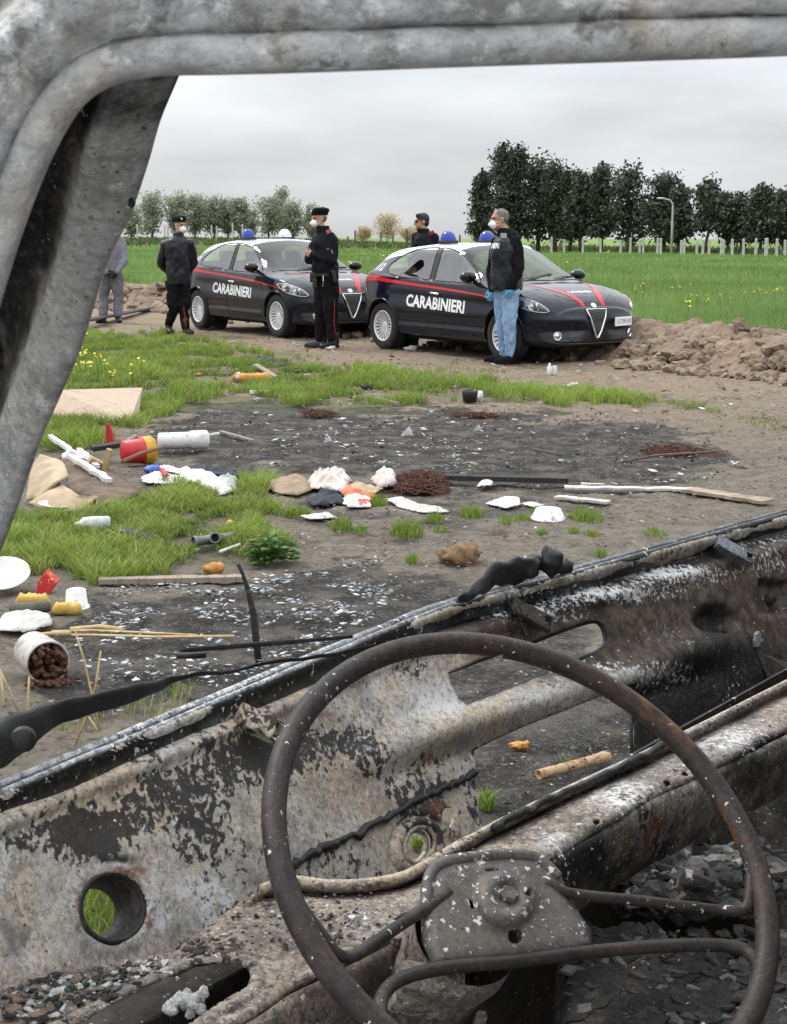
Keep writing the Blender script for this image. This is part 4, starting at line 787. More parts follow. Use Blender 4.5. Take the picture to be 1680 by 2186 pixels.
class Blob:
    """Rounded solids that are fused into one skin."""
    def __init__(s): s.mb = MB()
    def cap(s, a, ra, b, rb, n=14):
        a, b = Vector(a), Vector(b); d = b-a; L = d.length
        if L < 1e-6: s.mb.sphere(a, ra); return s
        q = d.to_track_quat('Z', 'Y').to_matrix(); pr = []
        for k in range(5): t = math.pi/2*k/5; pr.append((ra*math.sin(t), -ra*math.cos(t)))
        pr += [(ra, 0)] + [(ra+(rb-ra)*k/4, L*k/4) for k in range(1, 4)] + [(rb, L)]
        for k in range(1, 6): t = math.pi/2*k/5; pr.append((rb*math.cos(t), L+rb*math.sin(t)))
        M = Matrix.Translation(a) @ q.to_4x4(); s.mb.lathe(pr, M, n); return s
    def chain(s, pts, rs):
        for i in range(len(pts)-1): s.cap(pts[i], rs[i], pts[i+1], rs[i+1])
        return s
    def ell(s, c, r, M=None): s.mb.sphere(c, r, M, 18, 12); return s
    def loft(s, rings, yaw=0.0, n=24, p=2.4):
        """rings: (centre, half width, half depth) or with its own yaw."""
        vs = []
        for rg in rings:
            c, a, b = rg[:3]; yw = rg[3] if len(rg) > 3 else yaw; cy, sy = math.cos(yw), math.sin(yw)
            for k in range(n):
                q = 2*math.pi*k/n; u = math.copysign(abs(math.cos(q))**(2/p), math.cos(q))*a; v = math.copysign(abs(math.sin(q))**(2/p), math.sin(q))*b
                vs.append(Vector(c)+Vector((u*cy-v*sy, u*sy+v*cy, 0)))
        N = len(rings); fs = [(i*n+k, i*n+(k+1) % n, (i+1)*n+(k+1) % n, (i+1)*n+k) for i in range(N-1) for k in range(n)] + [tuple(range(n-1, -1, -1)), tuple((N-1)*n+k for k in range(n))]
        s.mb.add(vs, fs); return s
    def fuse(s, name, m, parent, voxel=0.012, smooth=4, fold=0.0, fscale=0.075, loc=None, **kw):
        me = s.mb.mesh('tmp', False); o = bpy.data.objects.new('tmp', me); COL.objects.link(o)
        r = o.modifiers.new('r', 'REMESH'); r.mode = 'VOXEL'; r.voxel_size = voxel
        if smooth: w = o.modifiers.new('s', 'SMOOTH'); w.factor = 0.5; w.iterations = smooth
        bpy.context.view_layer.update(); dg = bpy.context.evaluated_depsgraph_get(); me2 = bpy.data.meshes.new_from_object(o.evaluated_get(dg)); bpy.data.objects.remove(o)
        if fold:
            n_ = len(me2.vertices); co = np.empty(n_*3, np.float32); no = np.empty(n_*3, np.float32); me2.vertices.foreach_get('co', co); me2.vertices.foreach_get('normal', no); co = co.reshape(-1, 3); no = no.reshape(-1, 3)
            sc = np.array([1/fscale, 1/fscale, 0.55/fscale]); d = np.array([mnoise.noise(Vector(p*sc)) + 0.5*mnoise.noise(Vector(p*sc*2.3+5)) for p in co]); co += no*(d*fold)[:, None]; me2.vertices.foreach_set('co', co.ravel())
        return link(name, me2, m, parent, smooth=True, **kw)
def head_blob(b, c, f, k=1.0):
    """Skull, jaw, nose, ears round C (middle of the head), looking along the horizontal direction F."""
    f = Vector(f).normalized(); s = Vector((0, 0, 1)).cross(f).normalized(); c = Vector(c); M = Matrix((s, f, Vector((0, 0, 1)))).transposed(); P = lambda x, y, z: c + (s*x + f*y + Vector((0, 0, z)))*k
    b.ell(P(0, -.012, .028), (.074*k, .094*k, .092*k), M); b.ell(P(0, .022, -.045), (.057*k, .068*k, .072*k), M); b.ell(P(0, .062, -.085), (.026*k, .022*k, .02*k), M)
    b.cap(P(0, .083, .018), .010*k, P(0, .106, -.024), .014*k); b.ell(P(0, .083, -.052), (.026*k, .013*k, .010*k), M); b.ell(P(0, .080, .03), (.05*k, .012*k, .010*k), M)
    for q in (-1, 1): b.ell(P(q*.076, -.012, -.005), (.010*k, .020*k, .033*k), M)
    return P, M
def hand_blob(b, w, d, side, curl=0.6, k=1.0):
    """A palm from the wrist W along D with four fingers and a thumb; SIDE is the direction of the thumb."""
    w, d, side = Vector(w), Vector(d).normalized(), Vector(side); side = (side-d*side.dot(d)).normalized(); n = d.cross(side).normalized()
    b.cap(w, .025*k, w+d*.045*k, .030*k); b.cap(w+d*.02*k+side*.018*k, .018*k, w+d*.085*k+side*.022*k, .017*k); b.cap(w+d*.02*k-side*.018*k, .018*k, w+d*.08*k-side*.022*k, .015*k)
    for i, L in enumerate((.070, .080, .074, .058)):
        o = w + d*(.085-.004*abs(i-1))*k + side*(.030-.020*i)*k; a1 = d*math.cos(curl*.6)+n*math.sin(curl*.6); a2 = d*math.cos(curl*1.5)+n*math.sin(curl*1.5); p1 = o+a1*L*.5*k; b.chain([o, p1, p1+a2*L*.5*k], [.0105*k, .0095*k, .0080*k])
    t0 = w+d*.025*k+side*.026*k; t1 = t0+(d*.6+side*.55+n*.3).normalized()*.04*k; b.chain([t0, t1, t1+(d*.85+side*.15+n*.3).normalized()*.032*k], [.014*k, .011*k, .009*k])
def face_bits(per, P, M, f, mask=True, beret=None, hair=None, hmat=None, tilt=0.0, glasses=False):
    f = Vector(f).normalized()
    for q in (-1, 1):
        e = MB(); e.sphere(P(q*.031, .074, .012), .0115); e.build('eye', EYEM, per, smooth=True)
    if mask:
        b = Blob(); b.ell(P(0, .066, -.056), (.056, .046, .052), M); b.cap(P(0, .085, -.012), .018, P(0, .108, -.055), .024); b.cap(P(-.03, .07, -.055), .028, P(.03, .07, -.055), .028); o = b.fuse('face_mask', MASKW, per, 0.006, 4)
        mb = MB()
        for q in (-1, 1):
            for z in (-.03, -.075): mb.tube([P(q*.05, .07, z), P(q*.072, .02, (z-.01)*.6), P(q*.082, -.02, z*.2)], .0028, 5)
        st = mb.build('strap', MASKW, o)
    if hair:
        b = Blob(); b.ell(P(0, -.020, .046), (.082, .098, .088), M); b.ell(P(0, -.055, -.005), (.072, .06, .07), M); b.ell(P(0, .045, .095), (.06, .045, .03), M); b.fuse('hair', hmat, per, 0.007, 2, 0.006, 0.03)
    if beret:
        b = Blob(); b.loft([(P(0, -.014, .052), .088, .106), (P(0, -.014, .078), .090, .108), (P(.006, -.018, .098), .100, .116), (P(.014, -.024, .128), .100, .112), (P(.016, -.024, .146), .075, .09), (P(.016, -.024, .152), .04, .05)], math.atan2(-f.x, f.y)); o = b.fuse('beret', FELT, per, 0.008, 3, 0.006, 0.06)
        mb = MB(); mb.sphere(P(-.045, .090, .098), (.012, .008, .016)); mb.build('cap_badge', CHROME, o, smooth=True)
    if hmat is not None and not hair:
        b = Blob(); b.ell(P(0, -.045, .012), (.078, .062, .055), M); b.fuse('hair', hmat, per, 0.008, 2)
def boot(b, heel, toe_dir, k=1.0, h=0.16):
    t = Vector(toe_dir).normalized(); h_ = Vector(heel); b.cap(h_+Vector((0, 0, .05)), .044*k, h_+t*.13*k+Vector((0, 0, .040)), .043*k); b.cap(h_+t*.13*k+Vector((0, 0, .040)), .043*k, h_+t*.205*k+Vector((0, 0, .036)), .034*k); b.cap(h_+Vector((0, 0, .06)), .046*k, h_+Vector((0, 0, h)), .052*k)
    b.loft([(h_+t*.085*k+Vector((0, 0, .001)), .155*k, .046*k), (h_+t*.085*k+Vector((0, 0, .028)), .155*k, .046*k)], math.atan2(t.y, t.x))
def J(Y0):
    return lambda x, y, d=0.0: at(x, y, Y0+d)
PG = 'people standing by the police cars'

# --- officer on the left, hands behind his back
Y0 = gp(385, 712).y; j = J(Y0); O = Vector((j(380, 712).x, Y0, 0)); F = Vector((.78, -.62, 0)); S = Vector((.62, .78, 0))       # facing right and towards the camera
per = empty('person', O, label='masked officer in long jacket left of the rear car, hands behind his back', cat='person', group=PG)
def local(o_list):
    for o in o_list:
        o.parent = per
def finish(per):
    for o in list(per.children):
        o.data.transform(Matrix.Translation(-Vector(per.location)))
        for c in o.children: c.data.transform(Matrix.Translation(-Vector(per.location)))
sh1, sh2 = j(351, 523, -.05), j(409, 521, .05); nk = j(381, 505); hc = j(384, 482)
pel = j(379, 598); kn1, an1 = j(373, 654, -.05), j(360, 692, .10); kn2, an2 = j(391, 656, .02), j(396, 698, -.06); hp1, hp2 = j(369, 606, -.04), j(391, 606, .05)
el1, wr1 = j(344, 560, .05), j(364, 588, .17); el2, wr2 = j(413, 560, .16), j(398, 586, .22)
b = Blob(); P, M = head_blob(b, hc, F, 1.0); b.cap(nk, .055, hc+Vector((0, 0, -.06)), .055)
b.loft([(pel, .15, .10), (j(380, 560), .14, .095), (j(380, 530), .17, .10), (j(380, 512), .13, .08)], .9)
b.chain([sh1, el1, wr1], [.05, .042, .03]).chain([sh2, el2, wr2], [.05, .042, .03]).chain([hp1, kn1, an1], [.08, .055, .045]).chain([hp2, kn2, an2], [.08, .055, .045])
hand_blob(b, wr1, Vector((.9, .2, .1)), Vector((0, 0, 1))); hand_blob(b, wr2, Vector((-.9, .1, .1)), Vector((0, 0, 1))); b.fuse('body', SKIN, per, 0.0075, 2)
b = Blob(); b.loft([(j(380, 607), .190, .135), (j(380, 585), .195, .14), (j(380, 555), .19, .14), (j(380, 528), .225, .145), (j(380, 513), .195, .12), (j(381, 504), .10, .09)], .9)
b.chain([sh1+Vector((.02, 0, 0)), el1, wr1], [.082, .070, .05]).chain([sh2-Vector((.02, 0, 0)), el2, wr2], [.080, .070, .05]); b.fuse('jacket', NAVYS, per, 0.011, 2, 0.019, 0.10)
b = Blob(); b.loft([(nk+Vector((0, 0, -.03)), .085, .085), (nk+Vector((0, 0, .065)), .08, .08)], .9); b.fuse('collar', NAVYS, per, 0.009, 2, 0.004)
b = Blob(); b.chain([hp1, kn1, an1], [.110, .080, .058]).chain([hp2, kn2, an2], [.110, .080, .058]); b.cap(j(366, 632, -.06), .085, j(367, 648, -.06), .08); b.cap(j(396, 632, .04), .085, j(397, 650, .03), .08); b.fuse('trousers', BLACKC, per, 0.011, 2, 0.019, 0.09)
for a, t in ((an1, Vector((.25, -1, 0))), (an2, Vector((.55, -.8, 0)))):
    b = Blob(); h = Vector((a.x, a.y, 0)); g = gp(*project([h])[0]); boot(b, h, t, 1.05, .20); b.fuse('boot', LEATHER, per, 0.009, 2)
face_bits(per, P, M, F, True, True, False, HAIRD)
mb = MB(); d_ = Vector((-.02, -.13, 0)); mb.tube([kn2+Vector((.02, -.095, .0)), (kn2+an2)/2+Vector((.02, -.095, 0)), an2+Vector((.01, -.08, 0))], .006, 6); mb.build('trouser_stripe', REDC, per)
finish(per)

# --- officer with crossed arms
Y0 = gp(700, 742).y; j = J(Y0); F = Vector((-.92, -.40, 0)).normalized(); O = Vector((j(694, 742).x, Y0, 0))
per = empty('person', O, label='masked officer in black cap with crossed arms before the rear car', cat='person', group=PG)
hc, nk = j(681, 468), j(688, 490); sh1, sh2 = j(706, 512, -.10), j(678, 514, .13); pel = j(695, 585)
el1, wr1 = j(708, 556, -.16), j(668, 545, -.16); el2, wr2 = j(660, 552, .05), j(690, 541, -.17)
hp1, kn1, an1 = j(703, 592, -.05), j(707, 668, -.06), j(711, 722, -.06); hp2, kn2, an2 = j(688, 592, .07), j(685, 668, .06), j(686, 722, .08)
b = Blob(); P, M = head_blob(b, hc, F); b.cap(nk, .058, hc+Vector((.01, 0, -.06)), .055); b.loft([(pel, .11, .15), (j(694, 550), .10, .15), (j(692, 520), .11, .17), (j(691, 505), .09, .12)], -.3)
b.chain([sh1, el1, wr1], [.05, .045, .032]).chain([sh2, el2, wr2], [.05, .045, .032]).chain([hp1, kn1, an1], [.08, .06, .045]).chain([hp2, kn2, an2], [.08, .06, .045])
hand_blob(b, wr1, Vector((-.8, .3, .25)), Vector((0, -.2, 1)), .9); hand_blob(b, wr2, Vector((.85, -.1, .1)), Vector((0, -.2, 1)), .8); b.fuse('body', SKIN, per, 0.0075, 2)
b = Blob(); b.loft([(j(695, 583), .160, .20), (j(695, 570), .165, .21), (j(694, 548), .150, .20), (j(693, 522), .155, .215), (j(692, 508), .135, .18), (j(690, 496), .085, .10)], -.3)
b.chain([sh1, el1, wr1], [.095, .078, .052]).chain([sh2, el2, wr2], [.090, .075, .052]); b.fuse('jacket', NAVYC, per, 0.011, 2, 0.019, 0.10)
b = Blob(); b.loft([(nk+Vector((.015, 0, -.05)), .095, .095), (nk+Vector((.005, 0, .05)), .085, .085)], 0); b.fuse('collar', NAVYC, per, 0.009, 2, 0.004)
b = Blob(); b.loft([(pel+Vector((0, 0, .02)), .158, .185), (pel+Vector((0, 0, -.03)), .158, .185)], -.3); be = b.fuse('belt', LEATHER, per, 0.009, 1)
mb = MB(); mb.box(j(669, 592, -.10), (.09, .10, .13), None, .02); mb.build('pouch', LEATHER, per); mb = MB(); mb.box(j(672, 605, -.16), (.06, .05, .12), None, .015); mb.build('radio', BLACKP, per)
mb = MB(); mb.box(j(713, 590, -.19), (.05, .06, .17), Matrix.Rotation(-.25, 3, 'Y'), .015); mb.build('holster', LEATHER, per); mb = MB(); mb.tube([j(690, 588, -.2), j(690, 600, -.215), j(689, 612, -.2)], .007, 6); mb.build('key_clip', CHROME, per)
b = Blob(); b.chain([hp1, kn1, an1], [.130, .098, .076]).chain([hp2, kn2, an2], [.125, .094, .074]); b.cap(j(708, 640, -.09), .085, j(708, 655, -.09), .085); b.fuse('trousers', BLACKC, per, 0.011, 2, 0.019, 0.09)
mb = MB(); mb.tube([j(714, 640, -.19), j(714, 668, -.175), j(713, 690, -.15), j(716, 712, -.13)], .006, 6); mb.build('trouser_stripe', REDC, per)
for a, t in ((an1, Vector((-.75, -.65, 0))), (an2, Vector((-.97, -.2, 0)))):
    b = Blob(); boot(b, Vector((a.x+.03, a.y, 0)), t, 1.1, .17); b.fuse('boot', LEATHER, per, 0.009, 2)
mb = MB(); mb.box(j(702, 494, -.17), (.07, .02, .05), Matrix.Rotation(-.5, 3, 'Y'), .006); mb.build('shoulder_badge', PATCHM, per)
face_bits(per, P, M, F, True, True, False, HAIRG); finish(per)

# --- man behind the front car
Y0 = 22.0; j = J(Y0); F = Vector((-.96, -.25, 0)).normalized(); O = Vector((j(903, 700).x, Y0, 0)); gz = j(903, 700).z
per = empty('person', O, label='bare headed man in dark jacket standing behind the front car', cat='person', group=PG); k_ = Y0/FPX
hc, nk = j(900, 474), j(905, 493); sh1, sh2 = j(924, 508, -.08), j(890, 508, .10); pel = j(908, 596)
b = Blob(); P, M = head_blob(b, hc, F); b.cap(nk, .056, hc+Vector((.01, 0, -.06)), .055); b.loft([(pel, .12, .15), (j(908, 550), .11, .15), (j(907, 518), .12, .17), (j(906, 503), .09, .12)], -.2)
el1, wr1, el2, wr2 = j(929, 562, -.05), j(926, 622, -.1), j(888, 562, .1), j(892, 622, 0)
fx_ = lambda v, z: Vector((v.x, v.y, z))
hp1, hp2 = j(916, 600, -.05), j(900, 600, .06); kn1, an1, kn2, an2 = fx_(hp1, .5), fx_(hp1, .1), fx_(hp2, .5), fx_(hp2, .1)
b.chain([sh1, el1, wr1], [.05, .042, .03]).chain([sh2, el2, wr2], [.05, .042, .03]).chain([hp1, kn1, an1], [.08, .06, .045]).chain([hp2, kn2, an2], [.08, .06, .045]); hand_blob(b, wr1, Vector((0, -.1, -1)), Vector((-1, 0, 0))); hand_blob(b, wr2, Vector((0, -.1, -1)), Vector((-1, 0, 0))); b.fuse('body', SKIN, per, 0.008, 2)
b = Blob(); b.loft([(j(908, 606), .165, .20), (j(908, 560), .155, .20), (j(907, 522), .165, .22), (j(907, 508), .145, .18), (j(905, 497), .09, .10)], -.2); b.chain([sh1, el1, wr1], [.088, .07, .05]).chain([sh2, el2, wr2], [.088, .07, .05]); b.fuse('jacket', NAVYC, per, 0.012, 3, 0.012, 0.1)
b = Blob(); b.loft([(nk+Vector((.01, 0, -.05)), .095, .095), (nk+Vector((-.02, 0, .035)), .09, .085)], 0); b.fuse('collar', NAVYC, per, 0.009, 2, 0.004)
b = Blob(); b.chain([hp1, kn1, an1], [.125, .10, .075]).chain([hp2, kn2, an2], [.125, .10, .075]); b.fuse('trousers', BLACKC, per, 0.012, 3, 0.01)
for a in (an1, an2): b = Blob(); boot(b, fx_(a, 0), Vector((-1, -.2, 0)), 1.05, .16); b.fuse('boot', LEATHER, per, 0.01, 2)
mb = MB(); mb.box(j(921, 497, -.17), (.08, .02, .05), Matrix.Rotation(-.5, 3, 'Y'), .006); mb.build('shoulder_badge', REDC, per)
mb = MB(); c = [P(x, .092, .014) for x in (-.06, -.03, 0, .03, .06)]; mb.tube([P(.075, .01, .02)]+c+[P(-.075, .01, .02)], .006, 5); mb.box(P(-.03, .094, .008), (.012, .04, .03)); mb.box(P(.03, .094, .008), (.012, .04, .03)); mb.build('glasses', BLACKP, per)
face_bits(per, P, M, F, False, False, True, HAIRD); finish(per)

# --- man in jeans and blue gloves
Y0 = gp(1082, 775).y; j = J(Y0); F = Vector((-.97, -.22, 0)).normalized(); O = Vector((j(1080, 775).x, Y0, 0))
per = empty('person', O, label='grey haired masked man in vest, jeans and blue gloves by the front car', cat='person', group=PG)
hc, nk = j(1066, 469), j(1078, 494); sh1, sh2 = j(1098, 518, -.12), j(1064, 520, .12); pel = j(1082, 612)
el1, wr1 = j(1106, 572, -.16), j(1090, 612, -.20); el2, wr2 = j(1052, 575, .15), j(1050, 618, .06)
hp1, kn1, an1 = j(1089, 626, -.06), j(1088, 694, -.09), j(1090, 757, -.05); hp2, kn2, an2 = j(1071, 626, .07), j(1071, 692, .06), j(1077, 756, .09)
b = Blob(); P, M = head_blob(b, hc, F, 1.02); b.cap(nk, .060, hc+Vector((.012, 0, -.06)), .057); b.loft([(pel, .12, .15), (j(1081, 570), .12, .15), (j(1080, 530), .12, .17), (j(1080, 508), .09, .12)], -.2)
b.chain([sh1, el1, wr1], [.05, .045, .032]).chain([sh2, el2, wr2], [.05, .045, .032]).chain([hp1, kn1, an1], [.08, .06, .042]).chain([hp2, kn2, an2], [.08, .06, .042]); b.fuse('body', SKIN, per, 0.0075, 2)
b = Blob(); b.loft([(j(1081, 618), .175, .205), (j(1081, 600), .180, .21), (j(1081, 568), .178, .205), (j(1080, 535), .172, .215), (j(1081, 514), .140, .19), (j(1079, 502), .09, .11)], -.2); b.fuse('vest', NAVYS, per, 0.011, 2, 0.019, 0.11)
b = Blob(); b.chain([sh1, el1, wr1], [.088, .080, .055]).chain([sh2, el2, wr2], [.088, .075, .05]); b.cap(sh1, .085, sh2, .085); b.fuse('sleeves', BLACKC, per, 0.011, 2, 0.019, 0.08)
b = Blob(); b.loft([(j(1082, 506), .125, .13), (j(1080, 494), .10, .105), (j(1079, 487), .085, .085)], 0); b.ell(j(1094, 503, 0), (.08, .11, .06)); b.fuse('hood', BLACKC, per, 0.010, 3, 0.006)
for w, d, s_ in ((wr1, Vector((-.25, -.05, -1)), Vector((-1, .1, 0))), (wr2, Vector((-.05, -.1, -1)), Vector((-1, 0, 0)))):
    b = Blob(); hand_blob(b, w+Vector((0, 0, .01)), d, s_, .9, 1.12); b.cap(w, .038, w+d.normalized()*.05, .040); b.fuse('glove', GLOVEB, per, 0.0055, 2)
b = Blob(); b.chain([hp1, kn1, an1], [.112, .080, .062]).chain([hp2, kn2, an2], [.108, .076, .060]); b.cap(hp1, .115, hp2, .11); b.fuse('jeans', JEANS, per, 0.009, 2, 0.016, 0.06)
for a, t in ((an1, Vector((-.85, -.6, 0))), (an2, Vector((-1, -.05, 0)))):
    b = Blob(); boot(b, Vector((a.x+.02, a.y, 0)), t, 1.1, .11); b.fuse('shoe', BLACKC, per, 0.009, 2)
vest = [o for o in per.children if o.name.startswith('vest')][0]
bv = BVHTree.FromPolygons([v.co.copy() for v in vest.data.vertices], [tuple(p.vertices) for p in vest.data.polygons])
vs, fs = text_mesh('CARABINIERI', .082, .0025); mb = MB(); cx_ = j(1046, 524, -.3); V_ = []
for v in vs:
    a = (v.x)*3.1; dirr = Vector((-math.cos(.35+a*1.0)*1.0, -math.sin(.35+a*1.0), 0)); c = Vector((j(1081, 524).x, Y0, j(1081, 525).z + v.y)); h = bv.ray_cast(c + dirr*1.0, -dirr); V_.append((h[0] + dirr*.006) if h[0] is not None else c + dirr*.19)
mb.add(V_, fs); mb.build('vest_lettering', LETTER, per, clean=False)
c = j(1075, 503, -.20); mb = MB(); mb.box(c, (.07, .012, .055), None, .004); mb.build('chest_emblem', mat('grey_emblem', (0.35, 0.36, 0.38), 0.6), per)
face_bits(per, P, M, F, True, False, False, HAIRG)
b = Blob(); b.ell(P(0, -.022, .047), (.079, .095, .078), M); b.fuse('hair', HAIRG, per, 0.007, 1, 0.004, 0.02)
finish(per)

# --- person in grey, half hidden by the pillar
Y0 = gp(240, 688).y; j = J(Y0); F = Vector((-.5, .86, 0)).normalized(); O = Vector((j(238, 688).x, Y0, 0))
per = empty('person', O, label='person in grey work suit and black gloves half hidden behind the burnt pillar', cat='person', group=PG)
hc, nk = j(236, 476), j(237, 493); sh1, sh2 = j(258, 515, .05), j(214, 515, -.05); pel = j(237, 585)
el1, wr1 = j(266, 556, -.03), j(251, 580, -.18); el2, wr2 = j(206, 556, -.05), j(226, 582, -.2)
hp1, kn1, an1 = j(248, 592), j(253, 632, .03), j(252, 672, -.02); hp2, kn2, an2 = j(226, 592), j(222, 632, .03), j(221, 672, -.05)
b = Blob(); P, M = head_blob(b, hc, F); b.cap(nk, .058, hc+Vector((0, 0, -.06)), .055); b.loft([(pel, .15, .11), (j(237, 550), .14, .10), (j(237, 520), .17, .11), (j(237, 505), .12, .08)], .4)
b.chain([sh1, el1, wr1], [.05, .042, .03]).chain([sh2, el2, wr2], [.05, .042, .03]).chain([hp1, kn1, an1], [.08, .06, .042]).chain([hp2, kn2, an2], [.08, .06, .042]); b.fuse('body', SKIN, per, 0.009, 2)
b = Blob(); b.loft([(j(237, 588), .185, .14), (j(237, 570), .18, .135), (j(237, 545), .185, .14), (j(237, 520), .21, .14), (j(237, 506), .18, .11), (j(237, 498), .09, .08)], .4); b.chain([sh1, el1, wr1], [.08, .07, .05]).chain([sh2, el2, wr2], [.08, .07, .05]); b.fuse('grey_jacket', GREYC, per, 0.012, 3, 0.012, 0.09)
b = Blob(); b.chain([hp1, kn1, an1], [.120, .088, .078]).chain([hp2, kn2, an2], [.120, .088, .078]); b.fuse('grey_trousers', GREYT, per, 0.012, 3, 0.016, 0.10)
for w, d in ((wr1, Vector((-.6, -.1, -.6))), (wr2, Vector((.8, -.1, -.3)))):
    b = Blob(); hand_blob(b, w, d, Vector((0, 0, 1)), .8, 1.15); b.fuse('glove', LEATHER, per, 0.007, 2)
for a in (an1, an2): b = Blob(); boot(b, fx_(a, 0), Vector((.3, -1, 0)) if a is an1 else Vector((-.3, -1, 0)), 1.1, .2); b.fuse('boot', LEATHER, per, 0.009, 2)
face_bits(per, P, M, F, True, False, True, HAIRD); finish(per)

# ------------------------------------------------------------------ the burnt van the picture is taken from
VAN = empty('burnt_van', (0.15, 1.5, 0), label='burnt out van seen from its door, with steering wheel and scorched dashboard', cat='burnt van')
BACK = Vector((.791, -.612, 0)); FWD = -BACK; ALONG = Vector((.612, .791, 0))
def steel(name, base, warm, dark, flake=0.0, spots=0.5, rough=0.72, bump=0.5, bd=0.0025, fs=105, rustamt=0.0, grain=0.45):
    """Fire-scaled sheet metal: ash-pale scale, warm scale, flakes of black scale, specks of ash, rust."""
    m, t, b = new_mat(name); N = lambda s, d=5, r=.6, di=0.0, st=None: noise_node(t, s, d, r, di, stretch=st)
    col = mix_node(t, rng_node(t, N(7, 6), .42, .62), base, warm)
    col = mix_node(t, math_node(t, 'MULTIPLY', rng_node(t, N(19, 7, .68), .48, .64), .75), col, tuple(c*.50 for c in base))
    col = mix_node(t, math_node(t, 'MULTIPLY', rng_node(t, N(27, 6, .7), .54, .68), .8), col, tuple(min(.62, c*1.65) for c in base))
    col = mix_node(t, math_node(t, 'MULTIPLY', rng_node(t, N(170, 4, .7), .48, .62), grain), col, tuple(c*.36 for c in base))
    col = mix_node(t, math_node(t, 'MULTIPLY', rng_node(t, N(105, 8, .76), .505, .555), grain*1.25), col, tuple(c*.34 for c in base))
    col = mix_node(t, math_node(t, 'MULTIPLY', rng_node(t, N(150, 7, .76), .555, .60), grain*1.1), col, tuple(min(.66, c*1.7+.03) for c in base))
    col = mix_node(t, math_node(t, 'MULTIPLY', rng_node(t, N(13, 6, .66), .54, .66), .5), col, tuple(base[0]*k for k in (.54, .55, .57)))
    col = mix_node(t, rng_node(t, attr_node(t, 'white'), .1, .9, 0, 1), col, mix_node(t, rng_node(t, N(78, 8, .76), .47, .54), col, (.66, .66, .67)))
    cl = math_node(t, 'ADD', math_node(t, 'MULTIPLY', N(9, 5, .6), .9), math_node(t, 'MULTIPLY', N(fs, 5, .62, .4), .75)); cl = math_node(t, 'ADD', cl, math_node(t, 'MULTIPLY', attr_node(t, 'flake'), .30))
    fl = rng_node(t, math_node(t, 'ADD', cl, flake), .965, 1.005); col = mix_node(t, math_node(t, 'MULTIPLY', fl, .93), col, dark)
    sp = rng_node(t, math_node(t, 'ADD', N(230, 3, .6), math_node(t, 'MULTIPLY', N(14, 3), .22)), .76, .80); col = mix_node(t, sp, col, tuple(c*.7 for c in dark))
    ru = rng_node(t, math_node(t, 'ADD', math_node(t, 'ADD', N(24, 6, .65), math_node(t, 'MULTIPLY', attr_node(t, 'rust'), .42)), rustamt), .70, .86); col = mix_node(t, math_node(t, 'MULTIPLY', ru, .85), col, mix_node(t, rng_node(t, N(90), .4, .6), (.20, .085, .035), (.09, .040, .024)))
    br = rng_node(t, math_node(t, 'ADD', attr_node(t, 'brown'), math_node(t, 'MULTIPLY', math_node(t, 'SUBTRACT', N(16, 6, .65), .5), .8)), .15, .85); col = mix_node(t, br, col, mix_node(t, rng_node(t, N(45, 6, .7), .4, .6), (.105, .083, .066), (.040, .033, .029)))
    so = rng_node(t, math_node(t, 'ADD', attr_node(t, 'soot'), math_node(t, 'MULTIPLY', math_node(t, 'SUBTRACT', N(26, 7, .7), .5), 1.0)), .25, .8); col = mix_node(t, so, col, mix_node(t, rng_node(t, N(130, 4, .7), .5, .64), (.009, .009, .009), (.04, .038, .036)))
    wb = math_node(t, 'MULTIPLY', rng_node(t, math_node(t, 'ADD', N(120, 7, .76), math_node(t, 'MULTIPLY', attr_node(t, 'white'), .16)), .60, .66), rng_node(t, attr_node(t, 'white'), .15, .5)); col = mix_node(t, wb, col, (.62, .62, .62))
    ws = rng_node(t, math_node(t, 'ADD', N(120, 3, .65), math_node(t, 'MULTIPLY', N(11, 3), .30)), .80+.06*(1-spots), .83+.06*(1-spots)); col = mix_node(t, ws, col, (.66, .66, .65))
    t.links.new(col, b.inputs['Base Color']); b.inputs['Roughness'].default_value = rough; b.inputs['Specular IOR Level'].default_value = .22
    h = math_node(t, 'ADD', math_node(t, 'MULTIPLY', N(85, 7, .7), .7), math_node(t, 'MULTIPLY', fl, .5)); h = math_node(t, 'ADD', h, math_node(t, 'MULTIPLY', ws, .6)); h = math_node(t, 'ADD', h, math_node(t, 'MULTIPLY', N(300, 3, .7), .3)); bump_node(t, b, h, bump, bd); return m
SCALE = steel('fire_scaled_steel', (.50, .465, .41), (.52, .42, .295), (.030, .029, .030), grain=.5)
BEAMM = steel('ashy_steel', (.25, .225, .20), (.29, .24, .18), (.022, .021, .021), flake=-.02, spots=.8, grain=.7)
DARKST = steel('charred_steel', (.045, .041, .038), (.07, .055, .042), (.010, .010, .010), spots=.7, flake=-.05, rough=.6)
